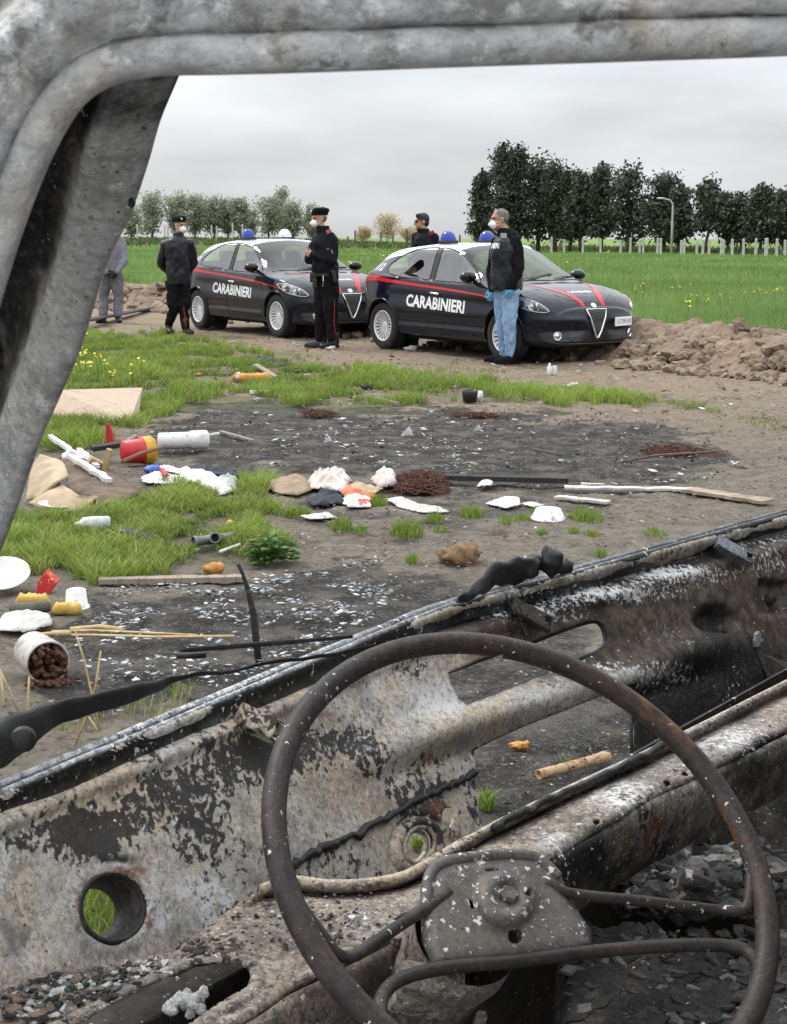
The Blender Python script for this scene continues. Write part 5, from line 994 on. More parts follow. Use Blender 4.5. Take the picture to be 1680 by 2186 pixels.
def frame_mat():
    m, t, b = new_mat('crusted_frame'); N = lambda s, d=5, r=.6, di=0.0: noise_node(t, s, d, r, di)
    col = mix_node(t, rng_node(t, N(52, 7, .72), .38, .64), (.24, .235, .225), (.45, .45, .445)); col = mix_node(t, math_node(t, 'MULTIPLY', rng_node(t, N(80, 7, .74), .53, .63), .6), col, (.72, .72, .71))
    col = mix_node(t, math_node(t, 'MULTIPLY', rng_node(t, N(46, 7, .72), .56, .66), .8), col, (.085, .08, .076)); col = mix_node(t, math_node(t, 'MULTIPLY', rng_node(t, N(17, 4), .50, .66), .55), col, (.36, .32, .25)); col = mix_node(t, math_node(t, 'MULTIPLY', rng_node(t, N(19, 4, .6, .5), .50, .7), .5), col, (.22, .25, .30))
    so = rng_node(t, math_node(t, 'ADD', attr_node(t, 'soot'), math_node(t, 'MULTIPLY', math_node(t, 'SUBTRACT', N(40, 6, .7), .5), 1.1)), .3, .85); col = mix_node(t, so, col, (.014, .013, .013)); t.links.new(col, b.inputs['Base Color']); b.inputs['Roughness'].default_value = .75; bump_node(t, b, math_node(t, 'ADD', N(60, 6, .65), N(26, 4)), .9, .006); return m
FRAMEM = frame_mat()
PILLM = steel('grey_pillar', (.34, .34, .325), (.38, .375, .35), (.08, .077, .073), flake=-.14, fs=40, spots=.2, grain=.3)
RIMW = steel('rusty_wheel', (.045, .040, .038), (.062, .045, .036), (.020, .019, .019), flake=-.08, spots=.75, rough=.5, fs=70, rustamt=-.06, bd=.0015, grain=.3)
HUBM = steel('speckled_hub', (.135, .127, .120), (.15, .13, .112), (.03, .029, .028), flake=-.10, spots=1.7, rough=.5, fs=55, bd=.0015, grain=.3)
EDGE = steel('rim_strip', (.20, .215, .24), (.15, .155, .165), (.012, .012, .014), flake=.03, spots=1.2, rough=.4, fs=190)
CHAR = layered('char', (.011, .011, .011), [((.028, .027, .026), 40, .5, .2, 6), ((.10, .10, .10), 160, .66, .05, 4)], .55, .8, .003, 120)
RUBBERB = layered('burnt_rubber', (.008, .008, .0085), [((.018, .018, .019), 30, .5, .2, 6), ((.07, .07, .07), 200, .68, .04, 3)], .5, .5, .002, 150)
def vput(me, name, m, parent=None, smooth=False, base=None, **kw):
    me.transform(Matrix.Translation(-Vector(VAN.location))); return link(name, me, m, parent or VAN, smooth, **kw)
def vb(mb, name, m, parent=None, smooth=False, clean=True, **kw): return vput(mb.mesh(name, clean), name, m, parent, smooth, **kw)
def thicken(o, th, off=-1.0):
    s = o.modifiers.new('thickness', 'SOLIDIFY'); s.thickness = th; s.offset = off; s.use_even_offset = False; return o
def gauss(P, L):
    o = np.zeros(len(P))
    for cx, cy, rx, ry, v in L: o += v*np.exp(-(((P[:, 0]-cx)/rx)**2 + ((P[:, 1]-cy)/ry)**2))
    return np.clip(o, -1, 1.3)

# lower windscreen edge, a curve at one height; the inner panel hangs from it and leans into the van
ZC = .95; LEAN = .45
RIM_PX = [(-500, 1935), (-260, 1812), (0, 1690), (320, 1555), (640, 1420), (820, 1345), (980, 1285), (1300, 1200), (1680, 1095), (2000, 1014), (2400, 925)]
RIM_PX_S = spline(RIM_PX, 10); RIM3 = [gp(x, y, ZC) for x, y in RIM_PX_S]
rx_ = np.array([p[0] for p in RIM_PX_S]); ry_ = np.array([p[1] for p in RIM_PX_S]); rimy = lambda x: np.interp(x, rx_, ry_)
A0 = Vector((-.361, 1.30, 0)); ru = np.array([(p-A0).dot(ALONG) for p in RIM3]); rv = np.array([(p-A0).dot(FWD) for p in RIM3])
NRM = (BACK + Vector((0, 0, LEAN))).normalized()
def panel_pt(P, h=0.0):
    """Points of the inner panel seen at pixels P, raised by H along its normal."""
    P = np.asarray(P, float); r = np.array([tuple(ray(x, y)) for x, y in P]); lo = np.full(len(P), .6); hi = np.full(len(P), 4.0); E = np.array(EYE)
    f, al, bk = np.array(FWD), np.array(ALONG), np.array(BACK); a0 = np.array(A0)
    for _ in range(40):
        t = (lo+hi)/2; X = E + r*t[:, None]; k = ZC - X[:, 2]; Y = X - bk*(LEAN*k)[:, None]; u = (Y-a0)@al; v = (Y-a0)@f; g = v - np.interp(u, ru, rv); hi = np.where(g > 0, t, hi); lo = np.where(g > 0, lo, t)
    return E + r*lo[:, None] + np.array(NRM)*np.broadcast_to(h, len(P))[:, None]
SLOT = [(948,1440),(1000,1418),(1053,1399),(1138,1370),(1200,1346),(1255,1328),(1276,1327),(1288,1340),(1294,1362),(1291,1378),(1270,1394),(1239,1405),(1124,1457),(1040,1490),(980,1513),(970,1492),(956,1466)]
OPEN = [(1009,1605),(1030,1588),(1124,1545),(1282,1483),(1344,1463),(1352,1480),(1352,1610),(1400,1612),(1230,1705),(1050,1790),(1026,1760),(1016,1720),(1011,1660)]
ell = lambda cx, cy, rx, ry, n=28, a=0.0: [(cx+rx*math.cos(q)*math.cos(a)-ry*math.sin(q)*math.sin(a), cy+rx*math.cos(q)*math.sin(a)+ry*math.sin(q)*math.cos(a)) for q in np.linspace(0, 2*math.pi, n, endpoint=False)]
HOLE1, HOLE2, HOLE3 = ell(240, 1938, 69, 73), ell(888, 1807, 27, 37, 24, .25), ell(949, 1747, 13, 23, 16, .2)
BOTTOM = [(1900,1440),(1700,1475),(1420,1620),(1200,1730),(1050,1800),(930,1870),(850,1900),(700,1915),(590,1915),(380,2055),(200,2090),(0,2140),(-300,2200)]
OUT = [(x, rimy(x)+6) for x in range(-300, 1901, 50)] + BOTTOM
P, q = grid_fill(OUT, [SLOT, OPEN, HOLE1, HOLE2, HOLE3], 5.0)
d = P[:, 1] - rimy(P[:, 0]); slot_d, _ = poly_sd(P, SLOT); o_d, _ = poly_sd(P, OPEN); h1, _ = poly_sd(P, HOLE1); h2, _ = poly_sd(P, HOLE2)
g = lambda x, c, w: np.exp(-((x-c)/w)**2)
bx = np.interp(P[:, 0], [560, 960, 1480, 1700], [1680, 1553, 1392, 1330]); ridge = (P[:, 1]-bx)
env = sstep(700, 960, P[:, 0])*sstep(1620, 1450, P[:, 0])
h = .004*g(d, 12, 9) - .012*g(d, 42, 15)*sstep(-100, 300, P[:, 0]) + .006*g(d, 74, 14)
h += env*(.022*g(ridge, 0, 36)) - env*.006*g(ridge, 62, 20)
h += .008*np.exp(-np.maximum(h1, 0)/16) - .010*np.exp(-np.maximum(h1, 0)/5); h += .006*g(h2, 16, 6) - .004*g(h2, 28, 5)
sq = np.maximum(np.abs(P[:, 0]-1655), np.abs(P[:, 1]-1275)); h += -.016*sstep(42, 30, sq); dent = np.hypot((P[:, 0]-1525)/52, (P[:, 1]-1325)/38); h += -.022*sstep(1.1, .5, dent)
h += .010*g(P[:, 0]-(1500+.28*(P[:, 1]-1400)), 0, 26)*sstep(1330, 1420, P[:, 1])
x3 = panel_pt(P); n_lo = fnoise(x3, 6.5, 3, 11); n_hi = fnoise(x3, 38, 3, 12); h += .006*n_lo + .0012*n_hi
x3 = panel_pt(P, h)
soot = gauss(P, [(1520,1500,150,90,1.3),(1640,1440,110,60,.7),(1500,1400,90,60,.45),(1350,1560,60,90,.8),(1525,1325,38,28,1.0),(1655,1275,26,26,.5),(1130,1310,90,40,.6),(1230,1290,230,16,.5),(1400,1215,160,20,.4),(1450,1280,130,20,.2),(640,1560,110,46,.42),(520,1600,90,40,.40),(250,1745,190,34,.30),(150,1800,110,40,.22),(450,1690,100,40,.25),(120,1960,50,60,.35),(250,1835,70,16,.6),(385,1800,50,80,.22),(20,2000,60,60,.4)])  # soot, with the shade of the right-hand cavity put into the same tone
soot += .75*g(d, 50, 13)*sstep(200, 700, P[:, 0]) + .55*np.exp(-np.maximum(slot_d, 0)/7) + .35*np.exp(-np.maximum(o_d, 0)/6) + .5*np.exp(-np.maximum(h2, 0)/4)  # darker along the fold and round the openings
flake = gauss(P, [(180,1790,260,60,.75),(330,1700,230,60,.7),(520,1610,150,60,.7),(430,1830,60,80,.45),(700,1600,160,60,.35),(830,1690,130,90,.45),(830,1800,120,70,.35),(560,1750,80,60,-.2),(330,1860,120,50,-.3),(100,1680,150,50,-.3),(60,2050,100,60,-.2)])
brown = gauss(P, [(1450,1330,330,160,1.15),(1680,1250,150,150,.7),(1200,1390,150,90,.65),(1050,1340,160,60,.55),(820,1395,120,40,.35)]) - .55*gauss(P, [(1330,1460,170,30,1),(1180,1520,150,24,1),(1380,1300,110,40,.5)])
white = gauss(P, [(1330,1440,190,26,.7),(1150,1500,150,34,.55),(1250,1268,190,20,1.1),(1120,1312,120,18,1.0),(1400,1225,120,14,.8),(880,1500,70,50,.6),(940,1490,40,50,.7),(800,1450,30,50,.5),(420,1900,90,40,.7),(470,1960,90,40,.7),(760,1600,200,30,.4),(330,1970,30,60,.6),(60,2060,120,50,.4),(1640,1200,60,30,.6),(1450,1230,140,24,.5),(1400,1350,90,40,.35),(1600,1150,120,20,.5),(350,1790,120,40,.35)]) + .8*g(d, 20, 8)*sstep(1000, 500, P[:, 0])
rust = gauss(P, [(905,1610,40,30,.7),(860,1480,60,20,.5),(240,1860,90,24,.8),(310,1960,18,60,.8),(170,1950,20,60,.8),(700,1520,120,40,.5),(600,1560,40,30,.5),(970,1790,30,30,.9),(930,1720,40,30,.9),(1250,1265,120,14,.4)])
me = np_mesh('inner_panel', x3, q, None, dict(soot=soot, flake=flake, brown=brown, white=white, rust=rust)); thicken(vput(me, 'inner_panel', SCALE, smooth=True), .003)
mb = MB()
for poly, r in ((SLOT, .0035), (OPEN, .003), (HOLE1, .004)):
    mb = MB()
    mb.tube([Vector(p) for p in panel_pt([tuple(a) for a in spline(poly, 3, True)], -.002)], r, 7, True)
    vb(mb, 'hole_rim', CHAR, smooth=True)
def collar(poly, r, dep, m, name):                                # a turned-in collar round a hole
    p0 = panel_pt([tuple(a) for a in poly]); p1 = p0 - np.array(NRM)*dep; cen = p0.mean(0); p1 = cen - np.array(NRM)*dep + (p0-cen)*r; n = len(p0)
    V_ = np.concatenate([p0, p1]); i = np.arange(n); return thicken(vput(np_mesh(name, V_, np.stack([i, (i+1) % n, n+(i+1) % n, n+i], 1)), name, m, smooth=True), .003)
collar(HOLE1, .80, .035, DARKST, 'hole_collar'); collar(HOLE2, .97, .006, SCALE, 'vent_collar')
for cx, cy, rx, ry in ((889, 1805, 40, 51),):
    mb = MB(); mb.tube([Vector(p) for p in panel_pt(ell(cx, cy, rx, ry, 30, .25), .001)], .0022, 6, True); mb.tube([Vector(p) for p in panel_pt(ell(cx, cy, rx-9, ry-11, 30, .25), .004)], .004, 8, True); vb(mb, 'vent_ring', SCALE, smooth=True)
# the strip along the windscreen's lower edge: two lips with a groove between
prof = [(-.010, -.026), (-.009, -.003), (-.006, .003), (-.002, .003), (.0005, -.002), (.004, -.002), (.007, .003), (.012, .004), (.015, .0), (.020, -.004), (.023, -.016), (.018, -.022)]
rows = []
for i, p in enumerate(RIM3):
    a, b_ = RIM3[max(i-1, 0)], RIM3[min(i+1, len(RIM3)-1)]; t = (b_-a).normalized(); n_ = Vector((-t.y, t.x, 0)); w = .0012*mnoise.noise(p*9); rows.append([p + n_*(u+w) + Vector((0, 0, z + .0010*mnoise.noise(p*22+Vector((u*60, 0, 0))))) for u, z in prof])
R2 = []
for i in range(len(rows)-1):
    for k in range(3): R2.append([rows[i][j].lerp(rows[i+1][j], k/3) for j in range(len(prof))])
nc = len(prof); mb = MB(); mb.add([p for r in R2 for p in r], [(i*nc+j, i*nc+(j+1) % nc, (i+1)*nc+(j+1) % nc, (i+1)*nc+j) for i in range(len(R2)-1) for j in range(nc)])
me = mb.mesh('e', True); pp = project([v.co for v in me.vertices]); at_ = me.attributes.new('white', 'FLOAT', 'POINT'); at_.data.foreach_set('value', np.clip(.38*sstep(1150, 500, pp[:, 0]) + .12, 0, 1)*(np.array([v.co.z for v in me.vertices]) > ZC+.001).astype(np.float32)); at_ = me.attributes.new('soot', 'FLOAT', 'POINT'); at_.data.foreach_set('value', (.45*sstep(1000, 1500, pp[:, 0])+.12+.9*((np.array([v.co.z for v in me.vertices]) < ZC+.0005) & (np.array([v.co.z for v in me.vertices]) > ZC-.006))+.25*(np.array([v.co.z for v in me.vertices]) < ZC-.006)).astype(np.float32))  # toned darker in the groove and on the low side
vput(me, 'windscreen_edge', EDGE, smooth=True)
# seam strip of melted rubber across the panel
def strip(px, r, m, name, lift=.004, jit=.0015):
    S = spline(px, 8); P3 = [Vector(p) + Vector((random.gauss(0, jit), random.gauss(0, jit), random.gauss(0, jit))) for p in panel_pt(S, lift)]; mb = MB(); mb.tube(P3, [r*random.uniform(.6, 1.25) for _ in P3], 7); return vb(mb, name, m, smooth=True)
strip([(1012,1650),(960,1676),(880,1712),(780,1768),(700,1806),(630,1842),(600,1862),(560,1895),(480,1955),(420,2005),(372,2040)], .0052, CHAR, 'seam_strip')
strip([(320,1575),(420,1534),(560,1475),(640,1446)], .003, CHAR, 'edge_groove', -.008)
# bolts, clips and brackets on the panel
def on_panel(x, y, h=.0): return Vector(panel_pt([(x, y)], h)[0])
MN = NRM.to_track_quat('Z', 'Y').to_matrix()
for x, y, r in ((1655,1275,.010),(1548,1345,.011),(1400,1398,.006)):
    mb = MB(); mb.lathe([(0, .010), (r*.6, .010), (r*.62, .004), (r, .003), (r*1.05, -.012)], Matrix.Translation(on_panel(x, y, -.008)) @ MN.to_4x4(), 12); vb(mb, 'bolt', DARKST, smooth=False)
def bracket(x0, y0, x1, y1, w, m):
    a, b_ = on_panel(x0, y0, .012), on_panel(x1, y1, .034); dd = (b_-a); L = dd.length; dn = dd.normalized(); sd_ = dn.cross(NRM).normalized(); up = sd_.cross(dn); M = Matrix((dn, sd_, up)).transposed(); mb = MB(); c = (a+b_)/2
    mb.box(c - dn*L*.10, (L*.80, w, .003), M); mb.box(c+sd_*w*.5-up*.005, (L, .003, .012), M); mb.box(c-sd_*w*.5-up*.005, (L, .003, .012), M); mb.box(b_-dn*.0015, (.003, w, .006), M); mb.box(a - up*.012, (.004, w, .03), M); return vb(mb, 'bracket', m)
bracket(1522,1158,1572,1205,.020, EDGE); bracket(1082,1295,1140,1345,.022, DARKST); bracket(498,1525,560,1580,.022, SCALE)
mb = MB()
for _ in range(26):                                               # burnt wire ends and fluff round the second bracket
    p = on_panel(random.gauss(1085, 26), random.gauss(1318, 16), .01); mb.tube([p, p+Vector((random.gauss(0, .012), random.gauss(0, .012), random.gauss(0, .012))), p+Vector((random.gauss(0, .02), random.gauss(0, .02), random.gauss(-.012, .012)))], .0008, 4, caps=False)
vb(mb, 'burnt_wiring', CHAR, clean=False, kind='stuff')
mb = MB(); mb.sphere(on_panel(1452, 1392, .012), (.014, .012, .016), None, 12, 8, .8); mb.tube([on_panel(1440,1375,.012), on_panel(1452,1400,.022), on_panel(1462,1430,.012)], .003, 6); vb(mb, 'melted_knob', BEAMM, smooth=True)
a = [on_panel(1613, 1391, .002), on_panel(1700, 1424, .002)]; mb = MB(); mb.prism([a[0], a[1], a[1]+BACK*.09+Vector((0, 0, -.05)), a[0]+BACK*.05+Vector((0, 0, -.10))], ALONG*.003); vb(mb, 'gusset', DARKST)

# dashboard beam: a shelf with a rolled front edge
ZB_ = .80
BACKE = [(-400,2235),(-100,2150),(0,2118),(120,2085),(240,2062),(372,2035),(470,1962),(565,1895),(620,1880),(700,1888),(780,1886),(850,1874),(900,1852),(1050,1764),(1200,1690),(1410,1592),(1680,1456),(1950,1320)]
LIP = [(1950,1425),(1680,1566),(1490,1662),(1400,1702),(1292,1765),(1178,1838),(1050,1902),(930,1962),(800,2032),(660,2102),(560,2162),(480,2210),(330,2300),(-400,2500)]
OVAL = [(120,2210),(200,2168),(300,2112),(401,2068),(470,2056),(510,2058),(532,2070),(540,2090),(530,2112),(470,2147),(400,2196),(340,2240),(200,2290)]
SL = [[(1262,1757),(1275,1752),(1282,1757),(1268,1764)],[(1412,1672),(1426,1668),(1434,1675),(1420,1681)],[(1450,1654),(1462,1650),(1470,1657),(1458,1662)],[(845,1962),(870,1952),(900,1952),(890,1972),(850,1985),(838,1975)]]
P, q = grid_fill(BACKE+LIP, [OVAL]+SL, 5.0); bsd = poly_sd(P, BACKE+LIP)[0]
bey = np.interp(P[:, 0], [p[0] for p in BACKE], [p[1] for p in BACKE]); db = P[:, 1]-bey; lx = [p[0] for p in LIP][::-1]; ly = [p[1] for p in LIP][::-1]; dl = np.interp(P[:, 0], lx, ly)-P[:, 1]
X = np.array([tuple(gp(x, y, ZB_)) for x, y in P]); ov = poly_sd(P, OVAL)[0]
z = (.014*g(db, 4, 9) - .008*g(db, 26, 12))*sstep(480, 640, P[:, 0]) - .012*np.exp(-np.maximum(dl, 0)/9) + .004*g(ov, 12, 9) + .004*fnoise(X, 9, 3, 21) + .0016*fnoise(X, 45, 3, 22)
z += .010*sstep(700, 300, P[:, 0])*np.clip(fnoise(X, 22, 4, 23), 0, 1)*sstep(90, 20, db)
r_ = (X-np.array(EYE)); X = np.array(EYE) + r_*((ZB_+z-EYE.z)/r_[:, 2])[:, None]
soot = .5*np.exp(-np.maximum(dl, 0)/14) + gauss(P, [(200,2090,200,26,.55),(60,2130,120,40,.4),(700,2120,160,40,.5),(1640,1590,80,30,.6),(560,1960,90,30,.25)])
white = gauss(P, [(1330,1705,90,36,.7),(1560,1580,120,40,.55),(1180,1800,60,30,.5),(760,1990,90,30,.35),(480,2020,120,20,.3)]) ; rust = gauss(P, [(1000,1830,90,30,.5),(850,1920,60,20,.3),(1230,1740,60,30,.25)]); flake = gauss(P, [(1150,1740,60,40,.3),(620,1990,200,60,.2)]); brown = gauss(P, [(650,2010,230,80,.5),(1000,1900,110,50,.35)])
thicken(vput(np_mesh('dash_shelf', X, q, None, dict(soot=soot, white=white, rust=rust, flake=flake, brown=brown)), 'dash_shelf', BEAMM, smooth=True), .003)
ls = spline(LIP, 8); rows = []
for x, y in ls:
    p = gp(x, y, ZB_-.008); rows.append([p+Vector((0, 0, 0)), p+BACK*.004+Vector((0, 0, -.008)), p+BACK*.003+Vector((0, 0, -.03)), p+FWD*.004+Vector((0, 0, -.062)), p+FWD*.012+Vector((0, 0, -.090)), p+FWD*.03+Vector((0, 0, -.094))])
mb = MB(); R3 = []
for i in range(len(rows)-1):
    for k in range(4): R3.append([rows[i][j].lerp(rows[i+1][j], k/4) + Vector((mnoise.noise(rows[i][j]*20), mnoise.noise(rows[i][j]*20+Vector((9, 9, 9))), 0))*.003 for j in range(6)])
V_ = np.array([tuple(p) for r in R3 for p in r]); i = np.arange(len(R3)-1)[:, None]*6+np.arange(5)[None]; i = i.ravel(); pp = project(V_)
thicken(vput(np_mesh('dash_front', V_, np.stack([i, i+1, i+7, i+6], 1), None, dict(soot=np.clip(.45+gauss(pp, [(1250,1830,150,60,.5),(1450,1700,60,30,-.35),(1340,1800,60,40,-.3),(760,2090,120,60,-.35),(1600,1640,90,40,.2)]), 0, 1), rust=gauss(pp, [(1400,1760,80,60,.5),(1340,1800,50,40,.6),(800,2080,200,60,.6)]), brown=gauss(pp, [(800,2080,260,90,.8)]))), 'dash_front', BEAMM, smooth=True), .003)  # soot tone also stands in for the front's shade inside the enclosed cabin
mb = MB(); S = spline([(560,1898),(620,1880),(700,1888),(780,1886),(850,1874),(900,1852),(1050,1764),(1200,1690),(1410,1592),(1680,1456),(1950,1320)], 8); mb.tube([gp(x, y, ZB_+.012) for x, y in S], [.0055 if p[0] < 1000 else .0038 for p in S], 8); vb(mb, 'shelf_bead', SCALE, smooth=True)
mb = MB(); S = spline([(1048,1772),(1150,1722),(1300,1652),(1420,1590)], 8); mb.tube([gp(x, y-5, ZB_+.016) + Vector((random.gauss(0, .002), random.gauss(0, .002), random.gauss(0, .002))) for x, y in S], [.0045*random.uniform(.7, 1.3) for _ in S], 7); vb(mb, 'melted_seal', CHAR, smooth=True)
# tray under the shelf's oval cut-out, floor pan and bulkhead
def sheet(px, zf, name, m, step=10, amp=.004, parent=None, **at_):
    P, q = grid_fill(px, [], step); X = np.array([tuple(gp(x, y, zf)) for x, y in P]); X[:, 2] += amp*fnoise(X, 14, 4, 31)+amp*.5*fnoise(X, 60, 3, 32); A = {k: np.full(len(P), v) for k, v in at_.items()}; return thicken(vput(np_mesh(name, X, q, None, A), name, m, smooth=True), .003)
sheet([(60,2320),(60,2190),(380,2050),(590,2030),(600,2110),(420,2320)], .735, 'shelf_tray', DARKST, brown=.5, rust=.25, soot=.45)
FLZ = .44
def van_xy(u, v): p = A0 + ALONG*u + FWD*v; return p
us = np.linspace(-.35, 1.9, 150); vs_ = np.linspace(-1.15, -.16, 90); V_ = []; 
for v in vs_:
    for u in us: p = van_xy(u, v); V_.append((p.x, p.y, FLZ))
V_ = np.array(V_); pp = project(V_); mound = gauss(pp, [(1430,1905,220,110,.16),(1600,1830,160,120,.12),(1250,1930,110,60,.06),(1660,2000,120,200,.10)])
V_[:, 2] += mound + .018*fnoise(V_, 12, 4, 41) + .012*fnoise(V_, 40, 4, 42)*np.clip(mound*10+.2, 0, 1); i = (np.arange(89)[:, None]*150+np.arange(149)[None]).ravel()
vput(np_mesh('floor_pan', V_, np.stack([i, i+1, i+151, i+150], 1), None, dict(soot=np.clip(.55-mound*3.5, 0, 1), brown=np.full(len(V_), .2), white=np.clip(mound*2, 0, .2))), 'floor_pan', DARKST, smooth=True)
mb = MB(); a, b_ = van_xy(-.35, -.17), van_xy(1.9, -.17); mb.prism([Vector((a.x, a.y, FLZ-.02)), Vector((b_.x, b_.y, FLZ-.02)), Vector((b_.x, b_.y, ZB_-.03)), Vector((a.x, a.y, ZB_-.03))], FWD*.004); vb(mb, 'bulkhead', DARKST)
# post under the right end of the beam
mb = MB(); p0 = gp(1515, 1712, ZB_-.08); p1 = gp(1535, 1800, FLZ+.1); mb.box((p0+p1)/2, (.035, .02, (p0.z-p1.z)+.1), Matrix.Rotation(.9, 3, 'Z')); vb(mb, 'beam_post', BEAMM)
# dark engine cover beside the wheel
P, q = grid_fill([(1190,2035),(1250,1965),(1330,1950),(1480,1985),(1600,2030),(1760,2060),(1800,2260),(1180,2260)], [], 8); X = np.array([tuple(gp(x, y, .60)) for x, y in P]); X[:, 2] += .006*fnoise(X, 8, 3, 51)+.002*fnoise(X, 60, 3, 52) - .02*sstep(40, 0, -poly_sd(P, [(1190,2035),(1250,1965),(1330,1950),(1480,1985),(1600,2030),(1760,2060),(1800,2260),(1180,2260)])[0])
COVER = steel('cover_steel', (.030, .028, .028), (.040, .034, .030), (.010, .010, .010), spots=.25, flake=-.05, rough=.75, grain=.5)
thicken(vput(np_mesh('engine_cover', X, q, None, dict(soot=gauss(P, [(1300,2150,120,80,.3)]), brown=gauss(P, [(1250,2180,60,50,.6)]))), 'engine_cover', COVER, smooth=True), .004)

# steering wheel on its own plane
wc = at(1127, 1812, 1.32); wn = Vector((math.cos(R(52.3))*math.cos(R(-59.6)), math.cos(R(52.3))*math.sin(R(-59.6)), math.sin(R(52.3)))); WRAD = .246
wu = (Vector((1, 0, 0)) - wn*wn.x).normalized(); wv = wn.cross(wu)
def wp(px, py, back=0.0): r = ray(px, py); o = wc - wn*back; return EYE + r*((o-EYE).dot(wn)/r.dot(wn))
wheel_e = empty('steering_wheel', tuple(wc-Vector(VAN.location)), label='burnt bare metal steering wheel'); wheel_e.parent = VAN
def wput(mb, name, m, smooth=True, clean=True):
    me = mb.mesh(name, clean); me.transform(Matrix.Translation(-wc)); return link(name, me, m, wheel_e, smooth)
def wattr(o, f):
    me = o.data; co = np.array([tuple(v.co + wc) for v in me.vertices]); pp = project(co)
    for k, v in f(pp).items(): a = me.attributes.new(k, 'FLOAT', 'POINT'); a.data.foreach_set('value', np.asarray(v, np.float32))
mb = MB(); mb.tube([wc + wu*WRAD*math.cos(q)+wv*WRAD*math.sin(q) for q in np.linspace(0, 2*math.pi, 120, endpoint=False)], .0116, 16, True); o = wput(mb, 'rim', RIMW)
wattr(o, lambda p: dict(rust=np.clip(.55*sstep(1000, 1500, p[:, 0])+.2*sstep(1700, 1400, p[:, 1]), 0, 1), soot=.10*sstep(900, 700, p[:, 0]), flake=-.25*sstep(900, 700, p[:, 0])))
def spoke(px, r, back):
    S = spline(px, 6); n_ = len(S); bk = np.interp(np.linspace(0, 1, n_), np.linspace(0, 1, len(back)), back); mb = MB(); mb.tube([wp(x, y, b_) for (x, y), b_ in zip(S, bk)], r, 12); o = wput(mb, 'spoke', RIMW); wattr(o, lambda p: dict(rust=.3*sstep(1000, 1400, p[:, 0]), flake=-.2+0*p[:, 0])); return o
spoke([(960,1905),(933,1925),(849,1978),(783,2025),(745,2043),(716,2034),(689,2000),(662,1964),(640,1935)], .0058, [.03, .03, .028, .02, .012, .008, .004, .002, 0])
spoke([(1160,1885),(1220,1908),(1364,1923),(1508,1940),(1570,1945),(1594,1937),(1601,1905),(1604,1861),(1614,1838)], .0054, [.03, .03, .028, .02, .012, .008, .004, .002, 0])
spoke([(835,2240),(815,2186),(812,2140),(832,2106),(866,2086),(933,2069),(1017,2059),(1077,2055),(1220,2037),(1364,2023),(1508,2017),(1578,2024),(1606,2042),(1622,2066),(1634,2090)], .0064, [0, .004, .008, .016, .022, .026, .03, .03, .03, .03, .022, .012, .006, .003, 0])
HUBP = [(906,1941),(914,1880),(926,1855),(966,1838),(1077,1829),(1138,1833),(1160,1848),(1190,1872),(1213,1926),(1249,1983),(1258,2019),(1222,2036),(1077,2046),(930,2062),(908,2012)]
P, q = grid_fill(HUBP, [ell(1097,2001,16,17,18), ell(1125,1910,5,8,12), ell(1005,1935,5,13,12,-.4), ell(1050,1864,18,4,12), ell(1080,1918,18,16,20)], 4.0); sd_ = poly_sd(P, HUBP)[0]; rr = np.hypot(P[:, 0]-1080, P[:, 1]-1918)
bk = .030 + .012*np.exp(sd_/7) - .008*g(rr, 46, 14) - .006*sstep(60, 30, rr)
V_ = np.array([tuple(wp(x, y, b_) - wc) for (x, y), b_ in zip(P, bk)]); hub = link('hub_plate', np_mesh('hub_plate', V_, q), HUBM, wheel_e, True); thicken(hub, .004)
mb = MB(); S = spline([(908,1940),(914,1882),(930,1852),(968,1836),(1077,1825),(1140,1829),(1165,1846),(1192,1874)], 6); mb.tube([wp(x, y, .03) for x, y in S], .0058, 10); wput(mb, 'hub_bar', HUBM)
Mw = Matrix((wu, wv, wn)).transposed().to_4x4(); c = wp(1080, 1918, .026); mb = MB(); mb.lathe([(.0165, -.006), (.0165, .002), (.0145, .006), (.0118, .004), (.0112, -.004)], Matrix.Translation(c) @ Mw, 24); mb.lathe([(0, .012), (.0075, .012), (.0092, .009), (.0092, -.01)], Matrix.Translation(c) @ Mw, 6); wput(mb, 'centre_nut', HUBM, False)
mb = MB(); a = wc - wn*.04 + (wp(1000, 1990, .04)-wp(1127, 1812, .04))*.75; mb.lathe([(.05, 0), (.052, -.03), (.046, -.06), (.044, -.12), (.036, -.125), (.034, -.6)], Matrix.Translation(a) @ Mw, 28); o = vb(mb, 'steering_column', BEAMM, smooth=True)
mb = MB()
for dx, dy in ((-.05, .02), (.03, -.05), (-.02, -.055)):
    p = a + wu*dx + wv*dy - wn*.05; mb.tube([p, p - wn*.04 + wu*.01, p - wn*.07 + wu*.03 - wv*.02], .006, 8)
mb.box(a + wu*-.03 - wv*.045 - wn*.03, (.06, .03, .05), Mw.to_3x3(), .006); vb(mb, 'stalk_stubs', BEAMM)

